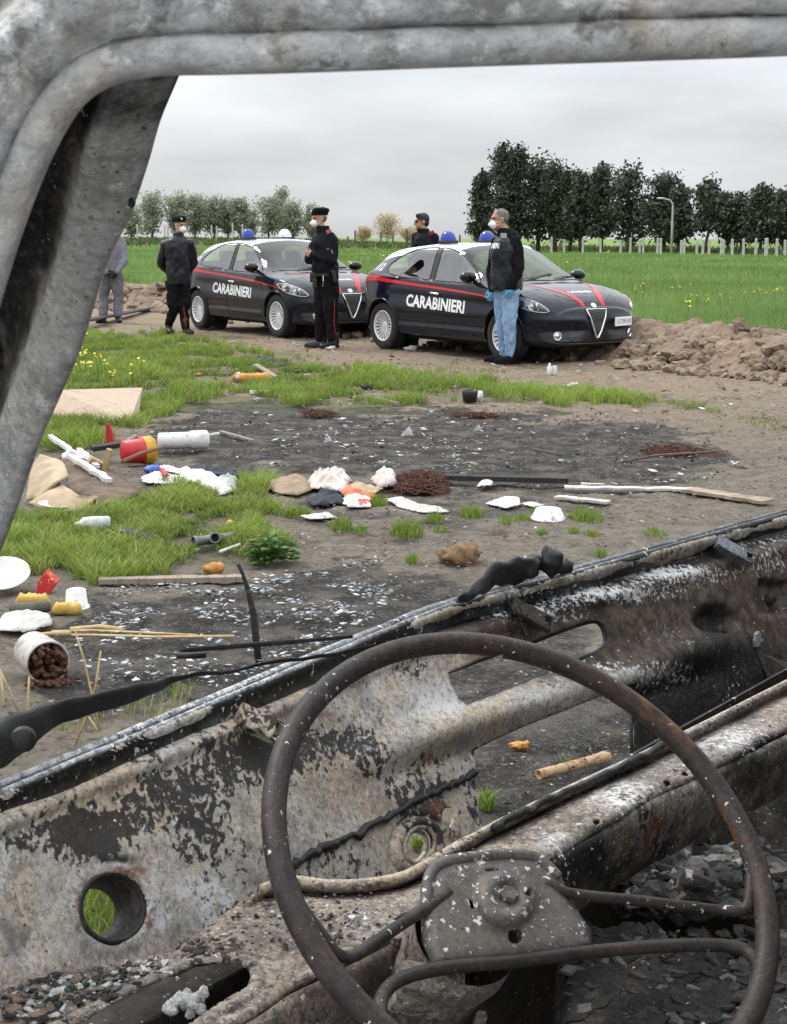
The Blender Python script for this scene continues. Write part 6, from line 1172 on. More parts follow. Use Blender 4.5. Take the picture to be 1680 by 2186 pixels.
# wipers lying outside the windscreen edge
def wiper(px, hw, name, zz=.985, flat=.30):
    S = spline([(x, y, w) for (x, y), w in zip(px, hw)], 6); P3 = [gp(s[0], s[1], zz) for s in S]; rs = [s[2]*p.y/FPX for s, p in zip(S, P3)]; mb = MB(); mb.tube(P3, rs, 12, flat=flat, upv=tuple(BACK)); return mb
mb = wiper([(-150,1660),(-60,1622),(-20,1602),(20,1578),(60,1553),(130,1521),(220,1497),(300,1477),(350,1456),(385,1447),(470,1433),(562,1418),(680,1400),(800,1378)], [40, 56, 60, 56, 42, 30, 24, 19, 12, 6.5, 5, 4.5, 4.2, 4], 'wiper'); mb.v = [tuple(Vector(v)+Vector((mnoise.noise(Vector(v)*32), mnoise.noise(Vector(v)*32+Vector((7, 7, 7))), mnoise.noise(Vector(v)*30+Vector((3, 3, 3)))))*.004) for v in mb.v]; w_ = vb(mb, 'wiper_arm', RUBBERB, smooth=True)
mb = MB(); p = gp(50, 1578, 1.005); mb.lathe([(0, .007), (.009, .007), (.012, .003), (.012, -.01)], Matrix.Translation(p) @ (EYE-p).normalized().to_track_quat('Z', 'Y').to_matrix().to_4x4(), 16); vb(mb, 'wiper_pivot', RUBBERB, smooth=True)
mb = wiper([(385,1389),(468,1382),(562,1375),(660,1367),(753,1359)], [5, 6, 6, 5, 4], 'blade', .965); mb.box(gp(408, 1399, .965), (.035, .006, .006), Matrix.Rotation(.12, 3, 'Z')); vb(mb, 'wiper_blade', CHAR, smooth=True)
mb = wiper([(972,1290),(1000,1268),(1040,1240),(1080,1222),(1120,1214),(1155,1216)], [5, 12, 22, 28, 27, 16], 'wiper', .975); mb.sphere(gp(1178, 1199, .985), (.016, .016, .020), None, 14, 10, .3); mb.sphere(gp(1206, 1211, .965), (.014, .012, .012), None, 12, 8, .3); mb.sphere(gp(1140, 1204, .98), (.018, .014, .012), None, 12, 8, .4); mb.v = [tuple(Vector(v)+Vector((mnoise.noise(Vector(v)*55), mnoise.noise(Vector(v)*55+Vector((7, 7, 7))), mnoise.noise(Vector(v)*50+Vector((3, 3, 3)))))*.008) for v in mb.v]; vb(mb, 'wiper_arm', RUBBERB, smooth=True)

# door frame close to the camera: the upper corner of the opening
FP = [(2300,88),(1980,102),(1680,116),(1340,128),(1000,139),(700,150),(480,156),(370,158),(290,166),(230,184),(185,214),(150,258),(115,322),(80,402),(40,512),(0,642),(-60,842),(-130,1080)]
S = np.array(spline(FP, 10)); T = np.gradient(S, axis=0); T /= np.linalg.norm(T, axis=1)[:, None]; Nn = np.stack([-T[:, 1], T[:, 0]], 1); Nn *= np.where((Nn@np.array([-1, -1])) > 0, 1, -1)[:, None]
PRF = [(4, .070, .9), (0, .030, .8), (-1, .010, .5), (4, .001, .2), (12, -.003, 0), (30, -.004, 0), (44, -.003, .0), (52, .0, .15), (60, .003, .25), (70, .003, .2), (82, .0, .05), (100, -.005, 0), (140, -.008, 0), (185, -.008, 0), (212, -.004, .2), (232, .008, .85), (262, .03, 1), (330, .07, 1), (520, .12, 1)]  # last value is darkness, strongest on the inner return and outer face
us_ = np.array([p[0] for p in PRF]); fine = np.unique(np.concatenate([us_, np.arange(0, 232, 6)])) ; fine = np.array([4.001] + list(fine)) if False else fine
order = [(4, .070, .9), (1, .030, .8)] + [(u, float(np.interp(u, us_[2:], [p[1] for p in PRF[2:]])), float(np.interp(u, us_[2:], [p[2] for p in PRF[2:]]))) for u in list(range(-1, 232, 5)) + [240, 262, 300, 330, 420, 520]]
V_, so_, lk = [], [], []
for k, (s_, n_) in enumerate(zip(S, Nn)):
    for u, dz, so in order:
        p = s_ + n_*(u+17); V_.append(tuple(at(p[0], p[1], .50+dz))); so_.append(so); lk.append((u, p[0]))
V_ = np.array(V_); so_ = np.array(so_); lk = np.array(lk); nz = fnoise(V_, 26, 4, 61); nz2 = fnoise(V_, 70, 3, 62); crust = sstep(300, 620, lk[:, 1])
amp = np.where((lk[:, 0] > 2) & (lk[:, 0] < 225), 1.0, .2); V_ += (V_-np.array(EYE))/np.linalg.norm(V_-np.array(EYE), axis=1)[:, None]*(amp*(.0045*nz*(.45+crust)+.0018*nz2) + crust*.006*g(lk[:, 0], 64, 9))[:, None]
so_ = so_ + g(lk[:, 0], 64, 15)*(crust*1.0)*(1+nz*2.2) - .15*(1-crust)*g(lk[:, 0], 62, 13) ; nc = len(order); i = (np.arange(len(S)-1)[:, None]*nc+np.arange(nc-1)[None]).ravel()
thicken(vput(np_mesh('door_frame', V_, np.stack([i, i+nc, i+nc+1, i+1], 1), None, dict(soot=np.clip(so_*.8, 0, 1.2), white=.25+.3*crust, brown=.12*(1-crust), flake=.12*crust)), 'door_frame', FRAMEM, smooth=True), .003)
# windscreen pillar behind it: a grey face with a hollow channel beside it, coloured darker with depth
RE = [(-330,1980,-430,1860),(-240,1770,-340,1650),(-160,1560,-245,1440),(-80,1390,-150,1270),(0,1190,-48,1060),(45,1070,-5,950),(90,940,30,860),(134,839,62,770),(180,729,96,670),(231,562,142,540),(281,455,166,436),(318,345,188,350),(345,250,205,290),(380,165,235,225),(410,90,265,140),(480,-120,340,-80),(560,-380,420,-340)]
S = spline([(a-11, b, c-6, d) for a, b, c, d in RE], 8); V_, so_, br_ = [], [], []; nc = 0
for k, (xr, yr, xl, yl) in enumerate(S):
    f = np.clip((yr-165)/1025, -.6, 1.6); Yd = .83 + .32*f; a = np.array((xr, yr)); b_ = np.array((xl, yl)); dr = (b_-a)/max(1, np.linalg.norm(b_-a)); row = []
    row += [(a+dr*6, .05, .5, 0), (a+dr*1, .012, .3, 0), (a+dr*3, .001, .12, 0)]
    for q_ in np.linspace(.06, .94, 9): row.append((a*(1-q_)+b_*q_, -.004*math.sin(math.pi*q_), .06+.10*(1-q_)*0, 0))
    row += [(b_, .001, .15, .3), (b_+dr*6, .012, .5, .5), (b_+dr*20, .030, .62, .8), (b_+dr*45, .045, .8, .8), (b_+dr*75, .055, 1.0, .5), (b_+dr*110, .050, 1.1, .3), (b_+dr*160, .03, 1.1, .2), (b_+dr*260, -.02, 1.1, 0)]
    nc = len(row)
    for p, dz, so, br in row: V_.append(tuple(at(p[0], p[1], Yd+dz))); so_.append(so); br_.append(br)
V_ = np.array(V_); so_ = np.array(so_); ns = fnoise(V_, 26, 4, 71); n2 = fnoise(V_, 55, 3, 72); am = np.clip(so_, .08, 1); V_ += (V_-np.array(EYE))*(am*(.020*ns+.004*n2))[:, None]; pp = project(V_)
so_ = so_ + np.clip(.65*sstep(360, 190, pp[:, 1]), 0, .6)*sstep(.3, .0, np.abs(so_-.1)) - .9*np.clip(ns-.12, 0, .6)*sstep(.3, .6, so_)  # grey face coloured darker towards its top, channel lumps paler
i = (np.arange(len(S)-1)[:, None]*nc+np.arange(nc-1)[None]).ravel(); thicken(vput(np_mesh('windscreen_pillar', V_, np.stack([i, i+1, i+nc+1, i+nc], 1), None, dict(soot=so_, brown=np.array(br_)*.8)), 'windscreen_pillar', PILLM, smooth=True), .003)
mb = MB(); p = at(281, 433, .90); mb.sphere(p, (.0025, .0025, .003), None, 10, 8, .3); vb(mb, 'pillar_screw', CHAR, smooth=True)
p = Vector(V_[(len(S)-1)*nc+8]); mb = MB(); mb.tube([Vector((p.x, p.y, 1.76)), Vector((p.x, p.y, 1.76))+ALONG*.7+FWD*.05, Vector((p.x, p.y, 1.76))+ALONG*1.5], .04, 10); mb.tube([Vector((p.x, p.y, 1.76)), p+Vector((0, 0, .0))], .04, 10); vb(mb, 'roof_header', DARKST, smooth=True)

# unseen roof, rear wall and far side of the van, added to shade the cabin
def vbox(u0, u1, v0, v1, z0, z1, name, m=DARKST):
    mb = MB(); c = van_xy((u0+u1)/2, (v0+v1)/2); mb.box((c.x, c.y, (z0+z1)/2), (abs(u1-u0), abs(v1-v0), z1-z0), Matrix((ALONG, FWD, Vector((0, 0, 1)))).transposed(), .01); return vb(mb, name, m, smooth=False)
vbox(-.28, 1.95, -1.75, -.74, 1.80, 1.83, 'unseen_roof'); vbox(-.2, 1.95, -1.78, -1.75, .40, 1.80, 'unseen_rear_wall'); vbox(1.95, 1.98, -1.75, -.05, .40, 1.05, 'unseen_far_door')  # roof cut short to let more light onto the panel

# ------------------------------------------------------------------ ash and rubble on the metal
ASHW = mat('white_ash', (.50, .50, .49), .9, var=.35, scale=60, bump=.5, bscale=120); ASHG = mat('grey_ash', (.17, .165, .16), .95, var=.5, scale=50, bump=.6, bscale=120); CINDER = mat('cinder', (.02, .019, .018), .8, var=.5, scale=60, bump=.6, bscale=120); ASHS = layered('slab_ash', (.20, .19, .175), [((.09, .085, .08), 40, .48, .15, 6), ((.33, .32, .30), 60, .58, .1, 5)], .95, .9, .006, 90); ASHD = mat('dark_ash', (.075, .070, .065), .95, var=.5, scale=60, bump=.8, bscale=140); ASHB = mat('brown_ash', (.20, .15, .11), .95, var=.4, scale=50)
OVP = lambda x, y: poly_sd(np.array([[x, y]]), OVAL)[0][0] < 2 or poly_sd(np.array([[x, y]]), BACKE+LIP)[0][0] > 0
def bits(spots, name, label, flat=.5, parent=None, zfun=None):
    mb = MB()
    for px, py, rx, ry, n, r0, r1, z0, pal in spots:
        for _ in range(n):
            x, y = random.gauss(px, rx), random.gauss(py, ry); p = gp(x, y, z0)
            if OVP(x, y): continue
            r = random.uniform(r0, r1)*random.uniform(.5, 1); mb.mi = random.choice(pal); mb.sphere(p+Vector((0, 0, r*.3)), (r*random.uniform(.8, 1.7), r, r*flat*random.uniform(.5, 1.2)), Matrix.Rotation(random.uniform(0, 6), 3, 'Z') @ Matrix.Rotation(random.gauss(0, .4), 3, 'X'), 6, 4, 1.1)
    return mb.build(name, [ASHW, ASHG, CINDER, ASHB], clean=False, kind='stuff', label=label, cat='ash')
bits([(150,2100,120,22,420,.0012,.006,.806,[0,1,1,2,2,3]),(70,2140,80,26,320,.0012,.007,.804,[0,1,2,2,3]),(300,2055,70,14,260,.0012,.005,.806,[0,0,1,2,3]),(420,2020,60,16,160,.001,.004,.808,[1,2,3]),(600,1960,110,36,220,.001,.004,.803,[0,1,2,2]),(800,1950,120,40,200,.001,.003,.803,[0,1,2]),(1200,1740,160,60,120,.001,.003,.803,[0,1,2]),(1500,1600,110,40,90,.001,.003,.803,[0,1,2])], 'ash_crumbs', 'loose ash crumbs and cinders lying on the dashboard shelf')
mb = MB()
def slab(c, sx, sy, sz, rz, tilt=0.0, tx=0.0, jit=.14, mi=0, n=9):
    mb.mi = mi; M = Matrix.Rotation(rz, 3, 'Z') @ Matrix.Rotation(tilt, 3, 'Y') @ Matrix.Rotation(tx, 3, 'X'); o = [(math.cos(q)*sx*(1+random.uniform(-jit, jit)), math.sin(q)*sy*(1+random.uniform(-jit, jit))) for q in [2*math.pi*k/n for k in range(n)]]; mb.prism([Vector(c)+M @ Vector((a, b_, 0)) for a, b_ in o], M @ Vector((0, 0, sz)))
for _ in range(2600):
    x, y = random.gauss(1440, 120), random.gauss(1860, 56)
    if y > 1955 or x < 1180: continue
    zt_ = FLZ + .16*math.exp(-(((x-1430)/220)**2+((y-1905)/110)**2)) + .12*math.exp(-(((x-1600)/160)**2+((y-1830)/120)**2)); s_ = .0015+.015*random.random()**2.6; slab(gp(x, y, zt_+random.uniform(0, .012)), s_*1.5, s_, s_*.3, random.uniform(0, 6), random.gauss(0, .3), random.gauss(0, .3), .35, random.choice([0, 1, 1, 1, 2, 3]), random.choice([5, 6, 7]))
for _ in range(1500):                                             # charred scraps over the engine cover
    x, y = random.uniform(1210, 1720), random.uniform(1985, 2200); s_ = .001+.011*random.random()**4; slab(gp(x, y, .597+random.uniform(0, .006)), s_*1.5, s_, s_*.35, random.uniform(0, 6), random.gauss(0, .25), random.gauss(0, .25), .35, random.choice([1, 2, 2, 3, 3, 3]), random.choice([5, 6, 7]))
mb.build('burnt_rubble', [ASHW, ASHG, CINDER, ASHD], clean=False, kind='stuff', label='heap of grey burnt rubble inside the van beside the steering wheel', cat='rubble')
for x, y, sx, sy, rz, tl, lb in ((1400,1830,.085,.040,.75,-.15,'long pale ash slab on the rubble heap inside the van'),(1600,1850,.050,.035,.3,.2,'small bluish grey slab at the right of the rubble heap'),(1475,1880,.060,.030,.5,.1,'grey flaked slab low on the rubble heap')):
    mb = MB(); z_ = FLZ+.17; slab(gp(x, y, z_), sx, sy, .010, rz, tl, .1, .22, 0, 14); mb.build('burnt_slab', ASHS, label=lb, cat='burnt slab', group='slabs in the rubble heap')
mb = MB(); c = gp(405, 2142, .80)
for _ in range(60): mb.sphere(c+Vector((random.gauss(0, .008), random.gauss(0, .006), random.uniform(-.004, .009))), random.uniform(.0018, .005), None, 8, 6, 1.0)
mb.build('ash_lump', ASHW, clean=False, smooth=False, label='pale crumbly ash lump beside the oval hole in the dashboard', cat='ash lump')
mb = MB(); c = on_panel(1608, 1368, .004); mb.prism([c+ALONG*a*.001+Vector((0, 0, b_*.001))+BACK*.0 for a, b_ in ((-11, 2), (-8, 12), (2, 16), (10, 9), (12, -4), (4, -11), (-9, -9))], BACK*.006); mb.build('glass_chunk', mat('dirty_glass', (.40, .42, .42), .25, var=.4, scale=90), label='greyish glass chunk resting on the scorched panel at right', cat='glass chunk')

# ------------------------------------------------------------------ rubbish on the ground
WHITEPL = layered('white_plastic', (.66, .66, .65), [((.50, .48, .45), 16, .52, .14, 6), ((.22, .19, .16), 34, .62, .06, 5)], .45, .15); DIRTYW = mat('dirty_white', (.58, .56, .53), .8, var=.35, scale=18, bump=.3); FOAMY = mat('beige_foam', (.46, .36, .25), .9, col2=(.33, .25, .17), scale=9, bump=.3); WOODL = layered('pale_board', (.42, .33, .25), [((.34, .26, .19), 7, .5, .2, 6, None, 1, 0, (1, 4, 1)), ((.16, .12, .09), 38, .63, .06, 4)], .85, .3, .003, 60)
WOODG = layered('weathered_wood', (.26, .22, .18), [((.15, .125, .10), 14, .5, .2, 6, None, 1, 0, (6, 1, 1))], .9, .5, .004, 50); WOODB = layered('brown_wood', (.16, .085, .045), [((.09, .05, .03), 14, .5, .2, 6)], .7, .4, .003, 60); CHARW = layered('charred_plank', (.020, .019, .018), [((.06, .055, .05), 30, .55, .15, 6)], .85, .7, .004, 80)
REDPL = mat('red_plastic', (.55, .018, .022), .4, var=.3, scale=18); YELPL = mat('yellow_plastic', (.62, .36, .025), .5, var=.3, scale=18); ORANGE = mat('orange_crust', (.52, .25, .06), .8, var=.4, scale=40, bump=.5); YFOAM = mat('yellow_foam', (.55, .38, .07), .9, col2=(.36, .25, .08), scale=30, bump=.6); STRAW = mat('dry_reed', (.55, .43, .24), .7, col2=(.40, .29, .14), scale=20); GREYPL = mat('grey_pvc', (.20, .20, .20), .55, var=.3, scale=18)
BLUEPL = mat('blue_plastic', (.04, .12, .50), .5, var=.2); DARKBL = mat('dark_blue_cloth', (.028, .036, .05), .85, var=.4, scale=10); PINKW = layered('stained_cloth', (.50, .44, .40), [((.62, .60, .58), 9, .5, .1, 5), ((.40, .20, .15), 11, .60, .1, 5)], .9, .4, .004, 60); ORCLOTH = mat('orange_cloth', (.60, .20, .11), .9, var=.3, scale=14); RUSTW = layered('rusty_wire', (.075, .030, .019), [((.13, .055, .028), 40, .5, .2, 4)], .9, 0); BROWNS = mat('brown_cloth', (.15, .105, .075), .95, var=.4, scale=12, bump=.4); DRYB = mat('dry_brown', (.24, .15, .08), .95, var=.4, scale=30, bump=.5); CONCR = mat('dirty_stone', (.30, .27, .23), .9, var=.3, bump=.4)
CLEARPL = glass_mat('cloudy_plastic', (.80, .82, .82), .10, rough=.25)
def sheet_on(px, name, m, label, cat, amp=.03, scale=9, dome=0.0, step=None, lift=.006, group=None, seed=None, tilt=None, sharp=1.0):
    """A crumpled sheet lying on the ground inside an outline."""
    seed = random.random()*50 if seed is None else seed; A = np.array([tuple(gp(x, y))[:2] for x, y in px]); ext = A.max(0)-A.min(0); step = step or max(.008, ext.max()/46); P, q = grid_fill([tuple(a) for a in A], [], step); X = np.concatenate([P, np.zeros((len(P), 1))], 1); sd, _ = poly_sd(P, [tuple(a) for a in A]); e = np.clip(-sd/(.25*ext.min()+1e-6), 0, 1)
    n_ = fnoise(X, scale, 4, seed); n_ = (.55*np.clip(1-np.abs(fnoise(X, scale*.8, 2, seed))*2.2, 0, 1) + .30*np.clip(1-np.abs(fnoise(X, scale*2.0, 2, seed+9))*2.6, 0, 1) + .12*fnoise(X, scale*4, 2, seed+4)) if sharp > 1 else n_; X[:, 2] = lift + (np.abs(n_)*amp*.75 + dome*.35)*(.15+.85*np.sqrt(e))
    X[:, 0] += .25*amp*fnoise(X, scale*1.3, 2, seed+3); X[:, 1] += .25*amp*fnoise(X, scale*1.3, 2, seed+7)
    if tilt is not None: X[:, 2] += tilt*np.clip((P[:, 1]-P[:, 1].min())/ext[1], 0, 1)
    c = X.mean(0); c[2] = 0; me = np_mesh(name, X-c, q); o = link(name, me, m, smooth=True, loc=tuple(c), label=label, cat=cat, group=group); thicken(o, .004, 0); return o
def plank_on(a, b, w, th, name, m, label, cat='plank', z=.01, z2=None, group=None, wob=.0, bev=.004):
    A, B = gp(*a), gp(*b); A.z = z+th/2; B.z = (z if z2 is None else z2)+th/2; d = B-A; L = d.length; dn = d.normalized(); s = Vector((-dn.y, dn.x, 0)).normalized(); up = dn.cross(s); M = Matrix((dn, s, up)).transposed(); mb = MB(); n = 14; vs = []; rnd = [random.uniform(-1, 1) for _ in range(2*(n+1))]
    for k in range(n+1):
        c = A + d*(k/n) + s*wob*mnoise.noise(Vector((k*.5, 3, 1))); w2 = w*(1+.12*rnd[k]); 
        vs += [c+s*w2/2-up*th/2, c+s*w2/2+up*th/2*(1+.25*rnd[n+k]), c-s*w2/2+up*th/2, c-s*w2/2-up*th/2]
    mb.add(vs, [(k*4+j, k*4+(j+1) % 4, (k+1)*4+(j+1) % 4, (k+1)*4+j) for k in range(n) for j in range(4)] + [(0, 1, 2, 3), (n*4+3, n*4+2, n*4+1, n*4)])
    return mb.build(name, m, loc=tuple((A+B)/2 - Vector((0, 0, (A.z+B.z)/2))), label=label, cat=cat, group=group)
def stick(pts, r, name, m, label, cat, group=None, n=8):
    mb = MB(); P = [Vector(p) for p in pts]; mb.tube(P, r, n); return mb.build(name, m, None, True, loc=(P[0].x, P[0].y, 0), label=label, cat=cat, group=group)
def lump_on(x, y, r, name, m, label, cat, jit=.9, flat=.6, z=0.0, group=None, mats=None):
    p = gp(x, y, 0); r3 = r if isinstance(r, tuple) else (r, r, r*flat); mb = MB(); mb.sphere((0, 0, z+r3[2]*.55), r3, Matrix.Rotation(random.uniform(0, 6), 3, 'Z') if not isinstance(r, tuple) else None, 18, 12, jit)
    me = mb.mesh(name); o = link(name, me, m, smooth=True, loc=(p.x, p.y, 0), label=label, cat=cat, group=group); return o
def dish(x, y, R_, h, m, name, label, cat, flip=False, tilt=(0, 0), rim=.012, z=0.0):
    p = gp(x, y, 0); pr = [(0, .004), (R_*.62, .004), (R_*.70, .012), (R_*.93, h-.004), (R_*1.0, h), (R_*1.05, h-.002), (R_*1.05, h-.008), (R_*.97, h-.012), (R_*.74, .0), (0, 0)]; M = Matrix.Translation((0, 0, z)) @ Matrix.Rotation(tilt[0], 4, 'X') @ Matrix.Rotation(tilt[1], 4, 'Y')
    if flip: M = M @ Matrix.Translation((0, 0, h)) @ Matrix.Rotation(math.pi, 4, 'X')
    mb = MB(); mb.lathe(pr, M, 40); return mb.build(name, m, None, True, loc=None, label=label, cat=cat) if False else _place(mb.build(name, m, None, True, label=label, cat=cat), p)
def _place(o, p): o.location = (p.x, p.y, 0); return o
m2p = lambda y: gp(840, y).y/FPX                                   # metres per picture unit at a ground row

def block(x0, x1, y, h, d, name, m, label, cat, rz=0.0):
    p = gp((x0+x1)/2, y); w = (x1-x0)*m2p(y); mb = MB(); n = 16; vs = []
    for k in range(n+1):
        q = k/n; e = min(1, (q+.02)*7, (1.02-q)*7)**.5; a = w*(q-.5); hh = h*e*(1+.18*mnoise.noise(Vector((q*5, y, 0)))); dd = d*e
        for c_ in range(10): t = 2*math.pi*c_/10; vs.append(Matrix.Rotation(rz, 3, 'Z') @ Vector((a, d/2+dd/2*math.copysign(abs(math.cos(t))**.6, math.cos(t)), hh/2+hh/2*math.copysign(abs(math.sin(t))**.6, math.sin(t))+.012*mnoise.noise(Vector((q*9, t*2, y))))))
    mb.add(vs, [(k*10+c_, k*10+(c_+1) % 10, (k+1)*10+(c_+1) % 10, (k+1)*10+c_) for k in range(n) for c_ in range(10)] + [tuple(range(10)), tuple(range(n*10+9, n*10-1, -1))]); o = mb.build(name, m, None, True, label=label, cat=cat); o.location = p; return o
# beige board propped on the grass
f0, f1 = gp(100, 897), gp(290, 902); b0, b1 = gp(118, 836, .20), gp(304, 831, .20); e1 = gp(296, 888, .03)
mb = MB(); mb.prism([f0+Vector((0, 0, .012)), gp(277, 903, .012), e1, b1, b0], Vector((0, .004, .014))); mb.build('board', WOODL, loc=(f0.x, f0.y, 0), label='pale flat board propped in the grass beside the burnt pillar', cat='board')
# clear canister
def lying(a, b, prof, name, m, label, cat, z=0.0, n=24, smooth=True):
    A, B = gp(*a), gp(*b); A.z = B.z = z; d = (B-A); L = d.length; q = d.normalized().to_track_quat('Z', 'Y').to_matrix().to_4x4(); rm = max(r for r, h in prof); mb = MB(); mb.lathe([(r, h*L) for r, h in prof], Matrix.Translation((0, 0, rm)) @ q, n); o = mb.build(name, m, None, smooth, label=label, cat=cat); o.location = A; return o
can = lying((338,962), (446,958), [(0,0),(.045,.0),(.058,.03),(.058,.2),(.055,.22),(.058,.24),(.058,.62),(.066,.66),(.066,.96),(.05,1.0),(0,1.0)], 'plastic_canister', WHITEPL, 'white plastic canister lying on the burnt ground behind the rubbish', 'canister')
mb = MB(); L_ = (gp(446,958)-gp(338,962)); mb.tube([L_*1.0+Vector((0, .02, .09)), L_*1.2+Vector((0, .03, .10))], [.014, .012], 12); mb.build('spout', DIRTYW, can, True)
# red and yellow tub, with blade, handles and sticks on it
tub = lying((262,993), (332,988), [(0,0),(.06,0),(.075,.05),(.082,.55),(.086,.58),(.086,.62),(.07,.64),(0,.64)], 'plastic_tub', REDPL, 'red plastic tub with yellow rim lying in the rubbish heap', 'tub')
L_ = gp(332,988)-gp(262,993); q4 = L_.normalized().to_track_quat('Z', 'Y').to_matrix().to_4x4(); mb = MB(); mb.lathe([(.082, L_.length*.62), (.092, L_.length*.66), (.095, L_.length*.86), (.075, L_.length*.97), (.03, L_.length), (0, L_.length)], Matrix.Translation((0, 0, .086)) @ q4, 24); mb.build('rim', YELPL, tub, True)
mb = MB(); p = gp(236,960); a = [(-.030, .0), (.022, .0), (.012, .09), (-.004, .15), (-.026, .15), (-.030, .06)]; mb.prism([p+Vector((x, 0, z+.03)) for x, z in a], (0.004, .014, 0)); mb.build('red_plastic_piece', REDPL, label='flat red plastic piece standing up in the rubbish heap', cat='plastic piece')
mb = MB(); p = gp(300,972); mb.box(p+Vector((0, 0, .12)), (.11, .05, .012), Matrix.Rotation(.1, 3, 'Y'), .003); mb.build('red_strip', REDPL, label='short red strip on top of the rubbish heap', cat='plastic piece')
stick([gp(232,958,.06), gp(262,948,.10), gp(291,930,.14)], [.013, .013, .015], 'tool_handle', WOODG, 'grey wooden tool handle pointing up from the rubbish heap', 'handle')
stick([gp(262,985,.09), gp(300,968,.10), gp(347,955,.12)], [.014, .013, .012], 'wooden_stick', WOODB, 'reddish brown wooden stick lying over the red tub', 'stick')
plank_on((196,985), (304,978), .10, .03, 'plank', CHARW, 'dark plank lying across the rubbish heap', z=.07, z2=.10)
mb = MB(); p = gp(232,1012); mb.box(p+Vector((-.01, 0, .075)), (.035, .05, .17), Matrix.Rotation(.25, 3, 'Y'), .004); mb.build('wood_block', mat('raw_wood', (.42, .30, .15), .8, var=.3, scale=30), label='yellowish wooden block standing upright in the rubbish heap', cat='wood block', group='raw wood blocks in the heap')
mb = MB(); p = gp(204,1010); mb.box(p+Vector((0, 0, .065)), (.09, .06, .05), Matrix.Rotation(.6, 3, 'Y') @ Matrix.Rotation(.4, 3, 'Z'), .004); mb.build('wood_block', bpy.data.materials['raw_wood'], label='yellowish wooden block lying aslant in the rubbish heap', cat='wood block', group='raw wood blocks in the heap')
sheet_on([(128,975),(180,962),(270,1030),(300,1055),(230,1090),(150,1050)], 'earth_heap', BROWNS, 'brown mound of dirt and sacking under the rubbish', 'dirt heap', .06, 7, .06)
for a, b, w, lb in (((108,958), (180,1000), .032, 'white foam strip at the top edge of the rubbish heap'), ((150,1002), (235,1047), .040, 'long white foam strip lying down the rubbish heap'), ((170,988), (208,1015), .035, 'short white foam strip beside the wooden block')): plank_on(a, b, w, .025, 'foam_strip', WHITEPL, lb, 'foam strip', z=.075, z2=.045, group='white foam strips', wob=.02)
lump_on(150, 985, (.05, .04, .05), 'crumpled_bag', WHITEPL, 'crumpled white bag at the top of the rubbish heap', 'bag', .55)
def bent(px_z, name, m, label, cat, th=.010):
    P = [[gp(x, y, z) for x, y, z in row] for row in px_z]; R_ = [spline([tuple(p) for p in row], 6) for row in P]; cols = [spline([r[i] for r in R_], 8) for i in range(len(R_[0]))]; mb = MB(); n, k = len(cols), len(cols[0]); mb.add([Vector(c) + Vector((0, 0, .008*mnoise.noise(Vector(c)*14))) for col in cols for c in col], [(i*k+j, i*k+j+1, (i+1)*k+j+1, (i+1)*k+j) for i in range(n-1) for j in range(k-1)]); o = mb.build(name, m, None, True, loc=(P[0][0].x, P[0][0].y, 0), label=label, cat=cat); thicken(o, th, 0); return o
bent([[(55,1068,.03),(68,1000,.16),(86,972,.22)],[(68,1066,.03),(100,1002,.17),(132,985,.20)],[(78,1070,.02),(120,1030,.13),(146,1018,.14)]], 'foam_mattress', FOAMY, 'upright folded half of a beige foam mattress beside the pillar', 'foam sheet')
bent([[(62,1075,.02),(100,1050,.08),(128,1030,.11)],[(110,1090,.02),(140,1064,.07),(165,1055,.09)],[(165,1092,.015),(188,1078,.04),(210,1060,.06)]], 'foam_sheet', FOAMY, 'flat curled half of a beige foam mattress on the grass', 'foam sheet')
# bags and cloths
sheet_on([(300,1022),(330,1012),(400,1022),(405,1035),(340,1036),(305,1032)], 'plastic_bag', WHITEPL, 'flat white bag with a blue top and red print in the rubbish', 'bag', .04, 12, .03, sharp=2)
lump_on(326, 1008, (.055, .045, .03), 'blue_bag', BLUEPL, 'small blue plastic bag beside the white bags', 'bag', .4)
sheet_on([(340,1022),(352,1020),(362,1034),(350,1036)], 'red_print', REDPL, 'red printed scrap lying on the white bag', 'scrap', .01, 20, .055, lift=.05)
sheet_on([(378,1008),(405,1000),(412,1012),(455,1016),(480,1035),(505,1052),(470,1062),(430,1042),(390,1030)], 'white_cloth', WHITEPL, 'crumpled bright white cloth lying at the edge of the soot', 'cloth', .07, 14, .05, sharp=2)
sheet_on([(462,1030),(505,1020),(506,1052),(475,1050)], 'grey_bag', mat('grey_film', (.45, .45, .45), .4, var=.3, scale=20), 'translucent grey plastic bag beside the white cloth', 'bag', .06, 12, .04, sharp=2)
sheet_on([(395,1002),(430,996),(520,1006),(560,1010),(540,1018),(450,1016),(400,1010)], 'dark_cloth', DARKBL, 'long dark blue cloth lying behind the white cloth', 'cloth', .05, 10, .02)
sheet_on([(340,996),(370,1000),(402,1010),(380,1014),(345,1006)], 'paper_scrap', WHITEPL, 'white paper scrap beside the blue bag', 'paper', .03, 12, .01)
sheet_on([(560,1042),(600,1022),(655,1026),(668,1048),(640,1062),(600,1058)], 'cardboard', mat('cardboard', (.30, .23, .155), .9, var=.3, scale=10), 'brown flattened cardboard in the middle of the ground', 'cardboard', .05, 6, .05)
sheet_on([(655,1030),(690,1018),(735,1016),(748,1036),(735,1056),(690,1050),(662,1046)], 'stained_cloth', PINKW, 'stained pale cloth heaped left of the rusty wire', 'cloth', .10, 9, .07, sharp=2)
sheet_on([(715,1045),(760,1036),(820,1046),(800,1056),(745,1058)], 'beige_cloth', FOAMY, 'beige cloth folded beside the stained cloth', 'cloth', .05, 9, .03)
